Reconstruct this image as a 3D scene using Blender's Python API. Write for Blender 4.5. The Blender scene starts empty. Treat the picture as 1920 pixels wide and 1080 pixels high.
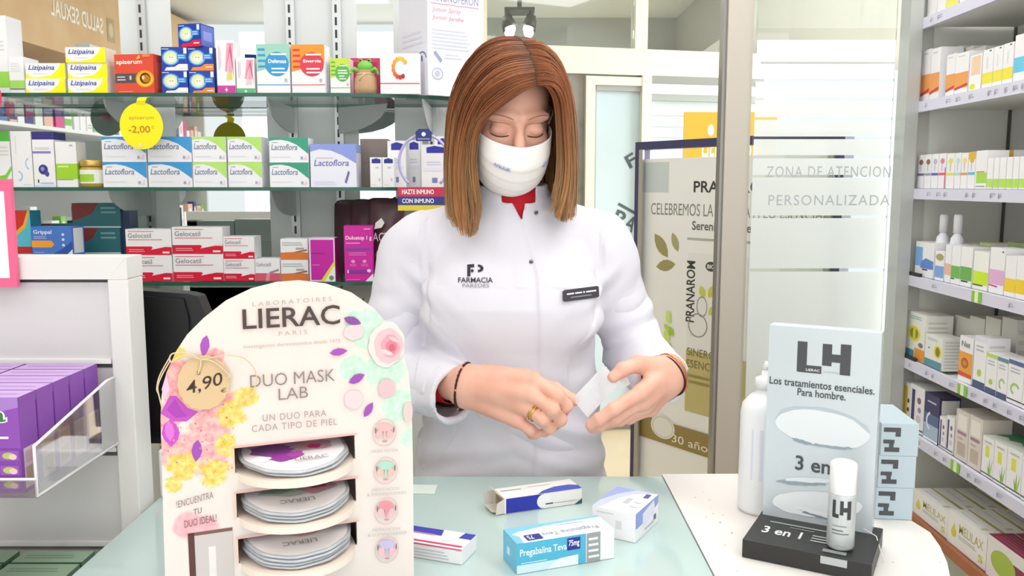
import bpy, math, random
import numpy as np
from mathutils import Vector as V, Matrix, noise
from mathutils.bvhtree import BVHTree
C = bpy.context.scene.collection
random.seed(7)
# ---------------------------------------------------------------- camera
CAMZ, F, TH = 1.42, 1600.0, math.atan(193 / 1600.0)
cam = bpy.data.objects.new('camera', bpy.data.cameras.new('camera'))
C.objects.link(cam); bpy.context.scene.camera = cam
cam.location = (0, 0, CAMZ); cam.rotation_euler = (math.pi / 2 - TH, 0, 0)
cam.data.lens = 36 * F / 1920; cam.data.sensor_width = 36; cam.data.clip_start = .02
# ---------------------------------------------------------------- world, lamps, exposure
wd = bpy.data.worlds.new('daylight'); bpy.context.scene.world = wd; wd.use_nodes = True
wd.node_tree.nodes['Background'].inputs[0].default_value = (.95, .98, 1, 1)
wd.node_tree.nodes['Background'].inputs[1].default_value = 1.1
vs = bpy.context.scene.view_settings
vs.view_transform = 'Standard'; vs.look = 'None'; vs.exposure = 0.0; vs.gamma = 1
LAMP = 4.6          # radiance of the ceiling light panels
CEILING_LAMPS = [(-1.3, .35), (.1, .35), (1.4, .35), (-1.35, 1.75), (0.3, 1.95), (1.0, 1.45), (-1.3, -1.2), (.6, -1.2), (.9, 3.6), (-.6, 5.9), (1.9, 5.6)]

def area(name, loc, rot, sx, sy, e, col=(1, 1, 1)):
    l = bpy.data.lights.new(name, 'AREA'); l.shape = 'RECTANGLE'; l.size = sx; l.size_y = sy; l.energy = e; l.color = col
    o = bpy.data.objects.new(name, l); C.objects.link(o); o.location = loc; o.rotation_euler = rot; return o
area('side_daylight', (4.3, 4.6, 1.5), (0, math.radians(90), 0), 2.4, 3.6, 270, (.97, .99, 1))      # daylight through the glazed side of the shop
area('shopfront_daylight', (.2, -2.5, 1.5), (math.radians(90), 0, 0), 5, 2.4, 42, (.98, .99, 1))       # daylight through the shop front behind the camera
# ---------------------------------------------------------------- pixel <-> place helpers (photo frame 1920 x 1080)
ct, st_ = math.cos(TH), math.sin(TH)
def ray(px, py):
    a, b = (px - 960) / F, (540 - py) / F
    return V((a, ct + b * st_, -st_ + b * ct))
def W(px, py, Y):
    d = ray(px, py); t = Y / d.y
    return V((0, 0, CAMZ)) + d * t
def Wz(px, py, z):
    d = ray(px, py); t = (z - CAMZ) / d.z
    return V((0, 0, CAMZ)) + d * t
def Wp(px, py, o, n):
    d = ray(px, py); c = V((0, 0, CAMZ)); t = (o - c).dot(n) / d.dot(n)
    return c + d * t

# ---------------------------------------------------------------- materials
def lin(h):
    h = h.lstrip('#')
    if len(h) == 3: h = ''.join(c * 2 for c in h)
    o = []
    for i in (0, 2, 4):
        c = int(h[i:i + 2], 16) / 255
        o.append(c / 12.92 if c <= .04045 else ((c + .055) / 1.055) ** 2.4)
    return (*o, 1)
_M = {}
def M(col, rough=.45, metal=0, spec=.4, emit=0, sss=0, alpha=1, bump=None, var=None, trans=0, coat=0):
    key = (col, rough, metal, spec, emit, sss, alpha, bump, var, trans, coat)
    if key in _M: return _M[key]
    m = bpy.data.materials.new('surface_' + col.strip('#')); m.use_nodes = True
    nt = m.node_tree; b = nt.nodes['Principled BSDF']; c = lin(col)
    b.inputs['Base Color'].default_value = c
    b.inputs['Roughness'].default_value = rough; b.inputs['Metallic'].default_value = metal
    b.inputs['Specular IOR Level'].default_value = spec
    if coat: b.inputs['Coat Weight'].default_value = coat; b.inputs['Coat Roughness'].default_value = .05
    if emit: b.inputs['Emission Color'].default_value = c; b.inputs['Emission Strength'].default_value = emit
    if sss:
        b.inputs['Subsurface Weight'].default_value = sss; b.inputs['Subsurface Radius'].default_value = (.012, .005, .003)
        b.inputs['Subsurface Scale'].default_value = .6
    if alpha < 1: b.inputs['Alpha'].default_value = alpha
    if trans: b.inputs['Transmission Weight'].default_value = trans
    if bump or var:
        tc = nt.nodes.new('ShaderNodeTexCoord')
    if bump:
        n = nt.nodes.new('ShaderNodeTexNoise'); n.inputs['Scale'].default_value = bump[0]; n.inputs['Detail'].default_value = 5
        bp = nt.nodes.new('ShaderNodeBump'); bp.inputs['Strength'].default_value = bump[1]; bp.inputs['Distance'].default_value = .002
        nt.links.new(tc.outputs['Object'], n.inputs['Vector']); nt.links.new(n.outputs[0], bp.inputs['Height']); nt.links.new(bp.outputs[0], b.inputs['Normal'])
    if var:   # (scale, second colour, low, high)
        n = nt.nodes.new('ShaderNodeTexNoise'); n.inputs['Scale'].default_value = var[0]; n.inputs['Detail'].default_value = 4
        r = nt.nodes.new('ShaderNodeValToRGB'); r.color_ramp.elements[0].color = c; r.color_ramp.elements[1].color = lin(var[1])
        r.color_ramp.elements[0].position = var[2]; r.color_ramp.elements[1].position = var[3]
        nt.links.new(tc.outputs['Object'], n.inputs['Vector']); nt.links.new(n.outputs[0], r.inputs[0]); nt.links.new(r.outputs[0], b.inputs['Base Color'])
    _M[key] = m; return m
def glassy(name, tint, refl=.1, rough=.02, diffuse=0, dcol=(.9, .93, .93, 1)):
    m = bpy.data.materials.new(name); m.use_nodes = True; nt = m.node_tree; nt.nodes.clear()
    out = nt.nodes.new('ShaderNodeOutputMaterial'); tr = nt.nodes.new('ShaderNodeBsdfTransparent'); tr.inputs[0].default_value = tint
    gl = nt.nodes.new('ShaderNodeBsdfGlossy'); gl.inputs['Roughness'].default_value = rough
    fr = nt.nodes.new('ShaderNodeLayerWeight'); fr.inputs[0].default_value = .35
    ma = nt.nodes.new('ShaderNodeMath'); ma.operation = 'MULTIPLY_ADD'; ma.inputs[1].default_value = .55; ma.inputs[2].default_value = refl * .5
    mx = nt.nodes.new('ShaderNodeMixShader'); nt.links.new(fr.outputs['Fresnel'], ma.inputs[0]); nt.links.new(ma.outputs[0], mx.inputs[0])
    nt.links.new(gl.outputs[0], mx.inputs[2]); src = tr.outputs[0]
    if diffuse:
        df = nt.nodes.new('ShaderNodeBsdfDiffuse'); df.inputs[0].default_value = dcol; tl = nt.nodes.new('ShaderNodeBsdfTranslucent'); tl.inputs[0].default_value = dcol
        m1 = nt.nodes.new('ShaderNodeMixShader'); m1.inputs[0].default_value = .5; nt.links.new(df.outputs[0], m1.inputs[1]); nt.links.new(tl.outputs[0], m1.inputs[2])
        m2 = nt.nodes.new('ShaderNodeMixShader'); m2.inputs[0].default_value = diffuse; nt.links.new(tr.outputs[0], m2.inputs[1]); nt.links.new(m1.outputs[0], m2.inputs[2]); src = m2.outputs[0]
    nt.links.new(src, mx.inputs[1]); nt.links.new(mx.outputs[0], out.inputs[0]); return m
WHITE = '#f1f0f2'
GLASS = glassy('shelf_glass', (.86, .93, .90, 1), .08)
CLEAR = glassy('clear_acrylic', (.95, .94, .96, 1), .1, .05, .05)
PANE = glassy('window_glass', (.95, .98, .97, 1), .04)
FROST = glassy('frosted_film', (.97, 1, 1, 1), .03, .3, .93, (.93, .97, .97, 1))
EDGE = M('#2f5d50', .15); MIRROR = M('#e6ebe8', .015, 1)
CREAM = M('#dfdbc8', .4); GREYW = M('#d9dcdb', .5); STEEL = M('#a8a59d', .35, .6)

# ---------------------------------------------------------------- mesh builder
class MB:
    def __init__(s): s.v = []; s.f = []; s.m = []; s.sm = []; s.mats = []
    def mi(s, mat):
        if mat not in s.mats: s.mats.append(mat)
        return s.mats.index(mat)
    def add(s, vs, fs, mat, smooth=False):
        k = len(s.v); s.v += [tuple(p) for p in vs]; i = s.mi(mat)
        for f in fs: s.f.append([k + j for j in f]); s.m.append(i); s.sm.append(smooth)
        return s
    def box(s, x0, y0, z0, x1, y1, z1, mat):
        x0, x1 = sorted((x0, x1)); y0, y1 = sorted((y0, y1)); z0, z1 = sorted((z0, z1))
        return s.add([(x0, y0, z0), (x1, y0, z0), (x1, y1, z0), (x0, y1, z0), (x0, y0, z1), (x1, y0, z1), (x1, y1, z1), (x0, y1, z1)],
                     [(3, 2, 1, 0), (4, 5, 6, 7), (0, 1, 5, 4), (1, 2, 6, 5), (2, 3, 7, 6), (3, 0, 4, 7)], mat)
    def prism(s, pts, o, u, v, n, t, mat, side=None):
        """outline pts (2D) on plane o,u,v extruded by t along n"""
        k = len(pts); a = [o + u * p[0] + v * p[1] for p in pts]; b = [p + n * t for p in a]
        s.add(a, [list(range(k))[::-1]], mat); s.add(b, [list(range(k))], mat)
        return s.add(a + b, [(i, (i + 1) % k, k + (i + 1) % k, k + i) for i in range(k)], side or mat)
    def tube(s, pts, r, mat, n=8, cap=True, closed=False, flat=1.0):
        pts = [V(p) for p in pts]; k = len(pts); rs = r if isinstance(r, (list, tuple)) else [r] * k
        vs_ = []; up = V((0, 0, 1)); prev = None
        for i, p in enumerate(pts):
            a = pts[(i + 1) % k] if (closed or i < k - 1) else p; b = pts[i - 1] if (closed or i > 0) else p
            t = (a - b).normalized() if (a - b).length > 1e-9 else V((0, 0, 1))
            if prev is None:
                x = t.cross(up)
                if x.length < .05: x = t.cross(V((1, 0, 0)))
            else: x = prev - t * prev.dot(t)
            x.normalize(); prev = x; y = t.cross(x)
            for j in range(n):
                q = 2 * math.pi * j / n; vs_.append(p + (x * math.cos(q) + y * math.sin(q) * flat) * rs[i])
        fs = [(i * n + j, i * n + (j + 1) % n, ((i + 1) % k) * n + (j + 1) % n, ((i + 1) % k) * n + j) for i in range(k if closed else k - 1) for j in range(n)]
        if cap and not closed: fs += [list(range(n))[::-1], [(k - 1) * n + j for j in range(n)]]
        return s.add(vs_, fs, mat, True)
    def lathe(s, prof, mat, n=28, c=(0, 0, 0), sx=1, sy=1):
        k = len(prof); vs_ = [(c[0] + r * sx * math.cos(2 * math.pi * j / n), c[1] + r * sy * math.sin(2 * math.pi * j / n), c[2] + z) for r, z in prof for j in range(n)]
        fs = [(i * n + j, i * n + (j + 1) % n, (i + 1) * n + (j + 1) % n, (i + 1) * n + j) for i in range(k - 1) for j in range(n)]
        if prof[0][0] > 1e-6: fs.append(list(range(n))[::-1])
        if prof[-1][0] > 1e-6: fs.append([(k - 1) * n + j for j in range(n)])
        return s.add(vs_, fs, mat, True)
    def ell(s, c, r, mat, n=16, k=10, R=None):
        vs_ = []; R = R or Matrix.Identity(3); c = V(c)
        for i in range(k + 1):
            a = math.pi * i / k
            for j in range(n):
                q = 2 * math.pi * j / n; vs_.append(c + R @ V((r[0] * math.sin(a) * math.cos(q), r[1] * math.sin(a) * math.sin(q), r[2] * math.cos(a))))
        return s.add(vs_, [((i + 1) * n + j, (i + 1) * n + (j + 1) % n, i * n + (j + 1) % n, i * n + j) for i in range(k) for j in range(n)], mat, True)
    def build(s, name, parent=None, loc=None, rz=0, bevel=0):
        me = bpy.data.meshes.new(name); me.from_pydata(s.v, [], s.f)
        for m in s.mats: me.materials.append(m)
        me.polygons.foreach_set('material_index', s.m); me.polygons.foreach_set('use_smooth', s.sm); me.update()
        o = bpy.data.objects.new(name, me); C.objects.link(o)
        if parent: o.parent = parent
        if loc is not None: o.location = loc
        if rz: o.rotation_euler.z = rz
        if bevel:
            b = o.modifiers.new('edge', 'BEVEL'); b.width = bevel; b.segments = 2; b.limit_method = 'ANGLE'
        return o
def tag(o, label, cat, group=None, kind=None):
    o['label'] = label; o['category'] = cat
    if group: o['group'] = group
    if kind: o['kind'] = kind
    return o
def empty(name, loc=(0, 0, 0), rz=0):
    o = bpy.data.objects.new(name, None); C.objects.link(o); o.location = loc; o.rotation_euler.z = rz; o.empty_display_size = .02; return o
def struct(o): o['kind'] = 'structure'; return o
def dup(o, loc, rz=None):
    c = o.copy(); C.objects.link(c); c.location = loc
    if rz is not None: c.rotation_euler.z = rz
    for ch in o.children:
        d = ch.copy(); C.objects.link(d); d.parent = c
        for g in ch.children:
            e = g.copy(); C.objects.link(e); e.parent = d
    return c
# ---------------------------------------------------------------- printed artwork: flat ink shapes lying on a face
_T = {}
def text_geo(txt, bold=0, ital=0, sp=1.0):
    key = (txt, bold, ital, sp)
    if key not in _T:
        cu = bpy.data.curves.new('t', 'FONT'); cu.body = txt; cu.resolution_u = 3; cu.offset = .018 * bold; cu.shear = .28 * ital; cu.space_character = sp; cu.fill_mode = 'FRONT'
        ob = bpy.data.objects.new('t', cu); C.objects.link(ob)
        me = bpy.data.meshes.new_from_object(ob); vs_ = [(p.co.x, p.co.y) for p in me.vertices]; fs = [list(p.vertices) for p in me.polygons]
        bpy.data.objects.remove(ob); bpy.data.meshes.remove(me); bpy.data.curves.remove(cu)
        xs = [p[0] for p in vs_] or [0, 1]; ys = [p[1] for p in vs_] or [0, 1]; x0, y0 = min(xs), min(ys); dx, dy = max(max(xs) - x0, 1e-6), max(max(ys) - y0, 1e-6)
        _T[key] = ([((x - x0) / dx, (y - y0) / dy) for x, y in vs_], fs)
    return _T[key]
def circ(cx, cy, rx, ry, n=28, a0=0, a1=360):
    full = abs(a1 - a0) >= 360; k = n if full else n + 1
    return [(cx + rx * math.cos(math.radians(a0 + (a1 - a0) * i / n)), cy + ry * math.sin(math.radians(a0 + (a1 - a0) * i / n))) for i in range(k)]
def art(mb, o, u, v, W_, H_, items, lift=.00025, step=.00012):
    n = u.cross(v); rng = random.Random(5)
    for i, it in enumerate(items):
        e = n * (lift + step * i); k = it[0]; P = lambda x, y: o + u * (x * W_) + v * (y * H_) + e; c = it[-1] if k not in 'TV' else None
        def mt(c): return c if not isinstance(c, str) else M(c)
        if k == 'R': x0, y0, x1, y1 = it[1:5]; mb.add([P(x0, y0), P(x1, y0), P(x1, y1), P(x0, y1)], [(0, 1, 2, 3)], mt(c))
        elif k == 'P': mb.add([P(*q) for q in it[1]], [list(range(len(it[1])))], mt(c))
        elif k == 'E': q = circ(*it[1:5]); mb.add([P(*a) for a in q], [list(range(len(q)))], mt(c))
        elif k == 'O':
            cx, cy, rx, ry, th = it[1:6]; c = it[6]; a0, a1 = (it[7], it[8]) if len(it) > 8 else (0, 360)
            a = circ(cx, cy, rx, ry, 32, a0, a1); b = circ(cx, cy, rx * (1 - th), ry * (1 - th), 32, a0, a1); m = len(a); full = a1 - a0 >= 360
            mb.add([P(*q) for q in a + b], [(j, (j + 1) % m, m + (j + 1) % m, m + j) for j in range(m if full else m - 1)], mt(c))
        elif k == 'L':
            x0, y0, x1, y1, nl = it[1:6]; h = (y1 - y0) / max(nl, 1)
            for j in range(nl):
                yy = y1 - (j + .75) * h; xx = x0 + (x1 - x0) * (rng.uniform(.6, 1) if nl > 1 else 1)
                mb.add([P(x0, yy), P(xx, yy), P(xx, yy + h * .42), P(x0, yy + h * .42)], [(0, 1, 2, 3)], mt(c))
        elif k == 'T':
            x0, y0, x1, y1, col = it[2:7]; bo = it[7] if len(it) > 7 else 0; ital = it[8] if len(it) > 8 else 0
            vs_, fs = text_geo(it[1], bo, ital, it[9] if len(it) > 9 else 1.0)
            mb.add([P(x0 + (x1 - x0) * a, y0 + (y1 - y0) * b) for a, b in vs_], fs, mt(col))
        elif k == 'V':   # text running upwards
            x0, y0, x1, y1, col = it[2:7]; vs_, fs = text_geo(it[1], it[7] if len(it) > 7 else 0)
            mb.add([P(x1 - (x1 - x0) * b, y0 + (y1 - y0) * a) for a, b in vs_], fs, mt(col))
    return mb
X, Yv, Z = V((1, 0, 0)), V((0, 1, 0)), V((0, 0, 1))
def carton(name, w, d, h, col, front=(), top=(), side=(), lside=(), rough=.4):
    mb = MB(); mb.box(-w / 2, 0, 0, w / 2, d, h, M(col, rough) if isinstance(col, str) else col)
    art(mb, V((-w / 2, 0, 0)), X, Z, w, h, front); art(mb, V((-w / 2, 0, h)), X, Yv, w, d, top)
    art(mb, V((w / 2, 0, 0)), Yv, Z, d, h, side); art(mb, V((-w / 2, d, 0)), -Yv, Z, d, h, lside)
    return mb.build(name)
# ================================================================ THE ROOM
def sbox(name, x0, y0, z0, x1, y1, z1, mat): return struct(MB().box(x0, y0, z0, x1, y1, z1, mat).build(name))
floor_m = M('#d9c8aa', .25, 0, .5, var=(1.5, '#cdb994', .35, .7))
sbox('floor', -3.2, -2.6, -.05, 4.4, 7.3, 0, floor_m)
sbox('ceiling', -3.2, -2.6, 2.78, 4.4, 7.3, 2.84, M('#e4e6e2', .7))
sbox('wall_left', -3.2, -2.6, 0, -3.1, 7.3, 2.78, M('#e9e6df', .6))
sbox('wall_far', -3.1, 7.2, 0, 2.0, 7.3, 2.78, M('#a9aba6', .6))
sbox('wall_right', 1.75, -.6, 0, 1.82, 2.40, 2.78, M('#dcdcd6', .6))
YB = 2.45
def bx(px): return W(px, 347, YB).x
# shelf-wall: light panels and mirrors side by side
def wallpiece(name, p0, p1, mat, z0=0.0, z1=2.78, y0=YB, y1=YB + .03):
    return struct(MB().box(bx(p0), y0, z0, bx(p1), y1, z1, mat).build(name))
wall_pieces = [(-420, 240, MIRROR), (240, 335, GREYW), (335, 505, MIRROR), (505, 675, GREYW), (675, 742, MIRROR), (742, 905, GREYW)]
for a, b_, m in wall_pieces:
    o = wallpiece('wall_back', a, b_, m)
    if m is MIRROR: o.name = 'wall_mirror'
sbox('wall_back_core', bx(-420), YB + .03, 0, bx(905), YB + .10, 2.78, GREYW)
# slotted uprights
for i, px in enumerate((283, 555, 640, 812)):
    mb = MB(); x = bx(px); m = M('#c9cccb', .35, .5); mb.box(x - .012, YB - .012, .3, x + .012, YB, 2.7, m)
    z = .5
    while z < 2.6:
        mb.box(x - .005, YB - .0128, z, x + .001, YB - .0119, z + .022, M('#33373a')); z += .034
    struct(mb.build('trim_%d' % (i + 1)))
# ceiling light panels
for i, (x, y) in enumerate(CEILING_LAMPS):
    e = empty('ceiling_light', (x, y, 2.78))
    mb = MB(); w = .42
    for a, b_, c, d in ((-w, -w, w, -w + .03), (-w, w - .03, w, w), (-w, -w + .03, -w + .03, w - .03), (w - .03, -w + .03, w, w - .03)): mb.box(a, b_, -.03, c, d, 0, M('#f0f0f0'))
    mb.build('frame', e)
    MB().box(-w + .03, -w + .03, -.022, w - .03, w - .03, -.012, M('#ffffff', emit=LAMP)).build('diffuser', e)
    tag(e, 'square white ceiling light panel set in the shop ceiling', 'ceiling light', 'ceiling light panels')
# ---------------------------------------------------------------- glazed partition with doors, behind the counter
PA = math.radians(13.8); Po = W(1200, 347, 4.9); Pu = V((math.cos(PA), math.sin(PA), 0)); Pn = V((math.sin(PA), -math.cos(PA), 0))
def ps(px, py): q = Wp(px, py, Po, Pn); return (q - Po).dot(Pu), q.z
def pbox(name, s0, z0, s1, z1, t0, t1, mat, kind=True, parent=None):
    mb = MB(); a, b_ = sorted((s0, s1)); c, d = sorted((z0, z1))
    vs_ = []
    for z in (c, d):
        for s, t in ((a, t0), (b_, t0), (b_, t1), (a, t1)): q = Po + Pu * s - Pn * t; vs_.append((q.x, q.y, z))
    mb.add(vs_, [(3, 2, 1, 0), (4, 5, 6, 7), (0, 1, 5, 4), (1, 2, 6, 5), (2, 3, 7, 6), (3, 0, 4, 7)], mat)
    o = mb.build(name)
    return struct(o) if kind else o
zt = ps(1200, 94)[1]; zb = ps(1200, 143)[1]
S = lambda px, py=300: ps(px, py)[0]
pbox('trim_5', S(870, 100), zb, S(1420, 100), zt, -.04, .05, CREAM)
pbox('trim_6', S(1188, 50), zt, S(1211, 50), 2.78, -.03, .04, CREAM)
pbox('trim_7', S(896, 50), 0, S(911, 50), 2.78, -.03, .04, M('#dedcc4'))
pbox('trim_8', S(1196), 0, S(1213), zb, -.05, .05, CREAM)
pbox('wall_partition', S(911), 0, S(1093), zb, -.02, .04, M('#8d8880', .5, var=(9, '#7b766d', .4, .7)))
zh = ps(1140, 161)[1]
pbox('trim_9', S(1093), 0, S(1110), zb - .012, -.045, .03, CREAM)
pbox('trim_10', S(1110), zh, S(1196), zb - .012, -.045, .03, CREAM)
pbox('trim_11', S(1110), 0, S(1114), zh, -.03, .03, M('#9c9e9a', .4))
pbox('trim_12', S(1110), zh - .03, S(1196), zh, -.03, .03, M('#9c9e9a', .4))
pbox('trim_13', S(1213), zb - .045, S(1420), zb, -.045, .03, M('#8f918c', .4))
pbox('trim_14', S(1213), zb - .10, S(1420), zb - .045, -.05, .03, M('#e4e6df', .4))
pbox('trim_15', S(1213), zb - .135, S(1420), zb - .10, -.045, .03, M('#9da3a1', .4))
DOORGL = M('#c4d6de', .22, 0, .5, var=(.9, '#b4c6cc', .3, .75))
door = pbox('door_1', S(1114), .02, S(1196), zh - .03, -.01, .01, DOORGL)
zr0, zr1 = ps(1140, 798)[1], ps(1140, 786)[1]
pbox('trim_16', S(1080), max(zr0, .0), S(1196), max(zr1, .05), -.03, .03, M('#6f6a62', .4))
pbox('window_1', S(1213), .4, S(1420), zb - .135, -.006, .006, M('#cfdcdd', .2, var=(.8, '#bfd0d0', .3, .7)))
for i, y in enumerate((217, 238, 258)):
    pbox('trim_%d' % (17 + i), S(1213), ps(1240, y)[1] - .003, S(1420), ps(1240, y)[1] + .003, -.008, -.006, M('#a9b6b6'))
for k, (a, b_) in enumerate(((911, 1188), (1211, 1420))):
    pbox('window_%d' % (2 + k), S(a, 50), zt, S(b_, 50), 2.78, -.004, .004, PANE)
# shop lettering standing on the door glass
mb = MB(); ink = M('#4c5a60')
def pdecal(txt, px, py, size, ang, asp=.75):
    vs_, fs = text_geo(txt, 1); a = math.radians(ang); s0, z0 = ps(px, py)
    pts = []
    for q in vs_:
        x, y = (q[0] - .5) * size * asp * len(txt), (q[1] - .5) * size
        s, z = s0 + x * math.cos(a) - y * math.sin(a), z0 + x * math.sin(a) + y * math.cos(a)
        pts.append(Po + Pu * s + Pn * .013 + V((0, 0, z - Po.z)))
    mb.add(pts, fs, ink)
pdecal('F', 1182, 301, .075, 30); pdecal('P', 1161, 409, .085, -20); pdecal('A', 1181, 419, .085, -28); pdecal('I', 1176, 392, .13, 62, .12)
o = mb.build('door_1_lettering', door); o['label'] = 'dark shop lettering on the door glass'
# far room: sloped soffit seen through the transom
struct(MB().box(1.35, 5.3, 2.36, 3.3, 7.2, 2.78, M('#b3b1a9', .6)).build('ceiling_soffit'))
# spotlight fixture in the far room
e = tag(empty('spotlight_cluster', W(974, 22, 5.9)), 'ceiling spotlight cluster with lit bulbs seen through the transom glass above the woman', 'spotlight')
k = 5.9 / 1600; mb = MB(); mb.box(-27 * k, -.1, -2 * k, 27 * k, .1, 3 * k, M('#4b4b4b')); mb.box(-4 * k, -.02, 3 * k, 4 * k, .02, 2.78 - e.location.z, M('#4b4b4b')); mb.build('mounting_plate', e)
for j, (x, y) in enumerate(((-20, -.07), (-22, .07), (19, -.07), (21, .07))):
    mb = MB(); mb.tube([(x * k, y, 0), (x * k * 1.1, y, -12 * k)], .008, M('#3a3a3a')); mb.tube([(x * k * 1.15, y, -10 * k), (x * k * .85, y, -30 * k)], [.03, .045], M('#45423f'), 12)
    h = mb.build('lamp_head', e)
    MB().ell((x * k * .82, y - .01, -34 * k), (.034, .034, .034), M('#ffffff', emit=12), 12, 8).build('bulb', h)
o = MB().lathe([(.001, -.02), (.06, -.02), (.075, 0)], M('#ffffff', emit=5)).build('downlight', None, W(1020, 32, 6.1)); o.location.z = 2.775
tag(o, 'small round recessed downlight in the far room ceiling', 'downlight')

# ---------------------------------------------------------------- column, frosted glass and its stripes
yc = 2.5; xa, xb = W(1367, 0, yc).x, W(1415, 0, yc).x
sbox('column', xa, yc, 0, xb, yc + .07, 2.78, M('#bdb5aa', .4, .25))
sbox('trim_20', xa - .010, yc + .012, 0, xa, yc + .058, 2.78, M('#8d8a86', .3, .6))
yg = 2.47; gx0, gx1 = xb, W(1690, 300, 2.40).x
pane = sbox('window_4', gx0, yg, 0, gx1, yg + .008, 2.78, PANE)
def zg(py): return W(1550, py, yg).z
edges = [75, 116, 120, 148, 153, 184, 189, 220, 225, 256, 261, 291, 297, 328, 333, 404, 409, 503, 509]
mb = MB(); zs = [zg(p) for p in edges] + [.05]
for i in range(0, len(zs), 2):
    if i + 1 < len(zs): mb.add([(gx0 + .002, yg - .0015, zs[i + 1]), (gx1 - .002, yg - .0015, zs[i + 1]), (gx1 - .002, yg - .0015, zs[i]), (gx0 + .002, yg - .0015, zs[i])], [(0, 1, 2, 3)], FROST)
f = mb.build('window_4_frosted_stripe_panel', pane); f['label'] = 'frosted film cut into horizontal stripes'
mb = MB(); q0, q1 = W(1437, 332, yg), W(1670, 306, yg); g = M('#b3b9bb', .5)
art(mb, V((q0.x, yg - .002, q0.z)), X, Z, q1.x - q0.x, q1.z - q0.z, [('T', 'ZONA DE ATENCION', 0, 0, 1, .78, g, 0, 0, 1.15)])
q0, q1 = W(1440, 385, yg), W(1668, 362, yg)
art(mb, V((q0.x, yg - .002, q0.z)), X, Z, q1.x - q0.x, q1.z - q0.z, [('T', 'PERSONALIZADA', 0, 0, 1, .85, g, 0, 0, 1.15)])
o = mb.build('window_4_lettering', pane); o['label'] = 'grey lettering on the frosted glass'
# ---------------------------------------------------------------- advertising board on a stand, behind the column
o0 = W(1197, 347, 3.35); bu = V((.74, -1, 0)).normalized(); bn = V((-bu.y, bu.x, 0)) * -1
if bn.y > 0: bn = -bn
def bp(px, py): q = Wp(px, py, o0, bn); return (q - o0).dot(bu), q.z
L = bp(1590, 300)[0]; ztop = bp(1200, 267)[1]; zlow = bp(1215, 800)[1] - .22
e = empty('display_board', (o0.x, o0.y, 0)); e.rotation_euler.z = math.atan2(bu.y, bu.x)
tag(e, 'large aromatherapy advertising board in a dark blue frame, behind the column', 'advertising board')
navy = M('#3b3a63', .3); fw = .030
mb = MB(); mb.box(0, -.02, zlow - .05, fw, .03, ztop, navy); mb.box(L - fw, -.02, zlow - .05, L, .03, ztop, navy); mb.box(fw, -.02, ztop - fw, L - fw, .03, ztop, navy); mb.build('frame', e)
mb = MB(); mb.box(fw, -.03, zlow - .05, fw + .02, -.02, ztop - fw, STEEL); mb.build('inner_rail', e); MB().box(L - fw - .02, -.03, zlow - .05, L - fw, -.02, ztop - fw, STEEL).build('inner_rail', e)
for x in (.012, L - .05): MB().box(x, -.015, 0, x + .038, .025, zlow - .05, STEEL).build('leg', e)
mb = MB(); mb.box(fw, -.004, zlow, L - fw, .004, ztop - fw - .035, M('#f6f5f2', .4))
pw, ph = L - 2 * fw, ztop - fw - .035 - zlow
def q(px, py): s, z = bp(px, py); return (s - fw) / pw, (z - zlow) / ph
def txt(t, px, py, hpx, w, col, bold=0):
    x, y = q(px, py); h = hpx * 3.1 / 1600 / ph; return ('T', t, x, y, min(x + w / pw, .98), y + h, col, bold)
it = [('R', 0, .90, .16, .99, '#cfd6d4')]
x, y = q(1302, 361); it.append(('T', 'PRANAROM', x, y, x + .42, y + .033, '#3a3a3a', 1))
x, y = q(1222, 402); it.append(('T', 'CELEBREMOS LA VUELTA A LO ESENCIAL', x, y, .97, y + .035, '#8c8a86', 0))
x, y = q(1299, 431); it.append(('T', 'Serenidad - Bienestar', x, y, x + .45, y + .026, '#6d6b67', 1))
x, y = q(1290, 449); it.append(('L', x, y - .005, x + .5, y + .012, 1, '#b9b7b2'))
leaf = '#a39a5f'
def leafp(ax, ay, bx_, by_, w, col):
    A, B = V((*q(ax, ay), 0)), V((*q(bx_, by_), 0)); d = B - A; n = V((-d.y * ph / pw, d.x * pw / ph, 0)) * w
    return ('P', [tuple((A + d * t + n * s * math.sin(math.pi * t) ** .8)[:2]) for s, ts in ((1, [0, .2, .4, .6, .8, 1]), (-1, [.8, .6, .4, .2])) for t in ts], col)
it += [leafp(1254, 483, 1229, 438, .22, leaf), leafp(1273, 472, 1262, 436, .22, '#b0a878'), leafp(1232, 500, 1268, 495, .22, leaf)]
a, b_ = q(1283, 860), q(1352, 478)
it.append(('R', a[0], q(1290, 770)[1], .985, b_[1], '#f0efec')); it.append(('R', a[0], q(1290, 770)[1], .985, q(1290, 655)[1], '#cbbd80'))
x, y = q(1287, 602); it.append(('V', 'PRANAROM', x, y, x + .05, q(1287, 488)[1], '#3c3c3c', 1))
x, y = q(1335, 500); it += [('E', x, y, .030, .014, '#4a4a48'), ('T', 'BIO', x - .02, y - .006, x + .02, y + .006, '#ffffff', 1)]
it += [leafp(1322, 560, 1316, 535, .3, '#cdd65a'), leafp(1330, 558, 1345, 535, .3, '#d9cf55'), leafp(1330, 590, 1345, 575, .3, '#cdd65a')]
x, y = q(1310, 610); it.append(('O', x, y, .055, .035, .1, '#9a9a98')); x, y = q(1318, 575); it.append(('O', x, y, .03, .03, .12, '#9a9a98'))
x, y = q(1290, 668); it += [('T', 'SINERGIA', x, y + .005, x + .2, y + .028, '#8a7d45'), ('T', 'ESENCIAL', x, y - .03, x + .2, y - .007, '#8a7d45'), ('L', x, y - .08, x + .3, y - .045, 2, '#9c9055')]
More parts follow.
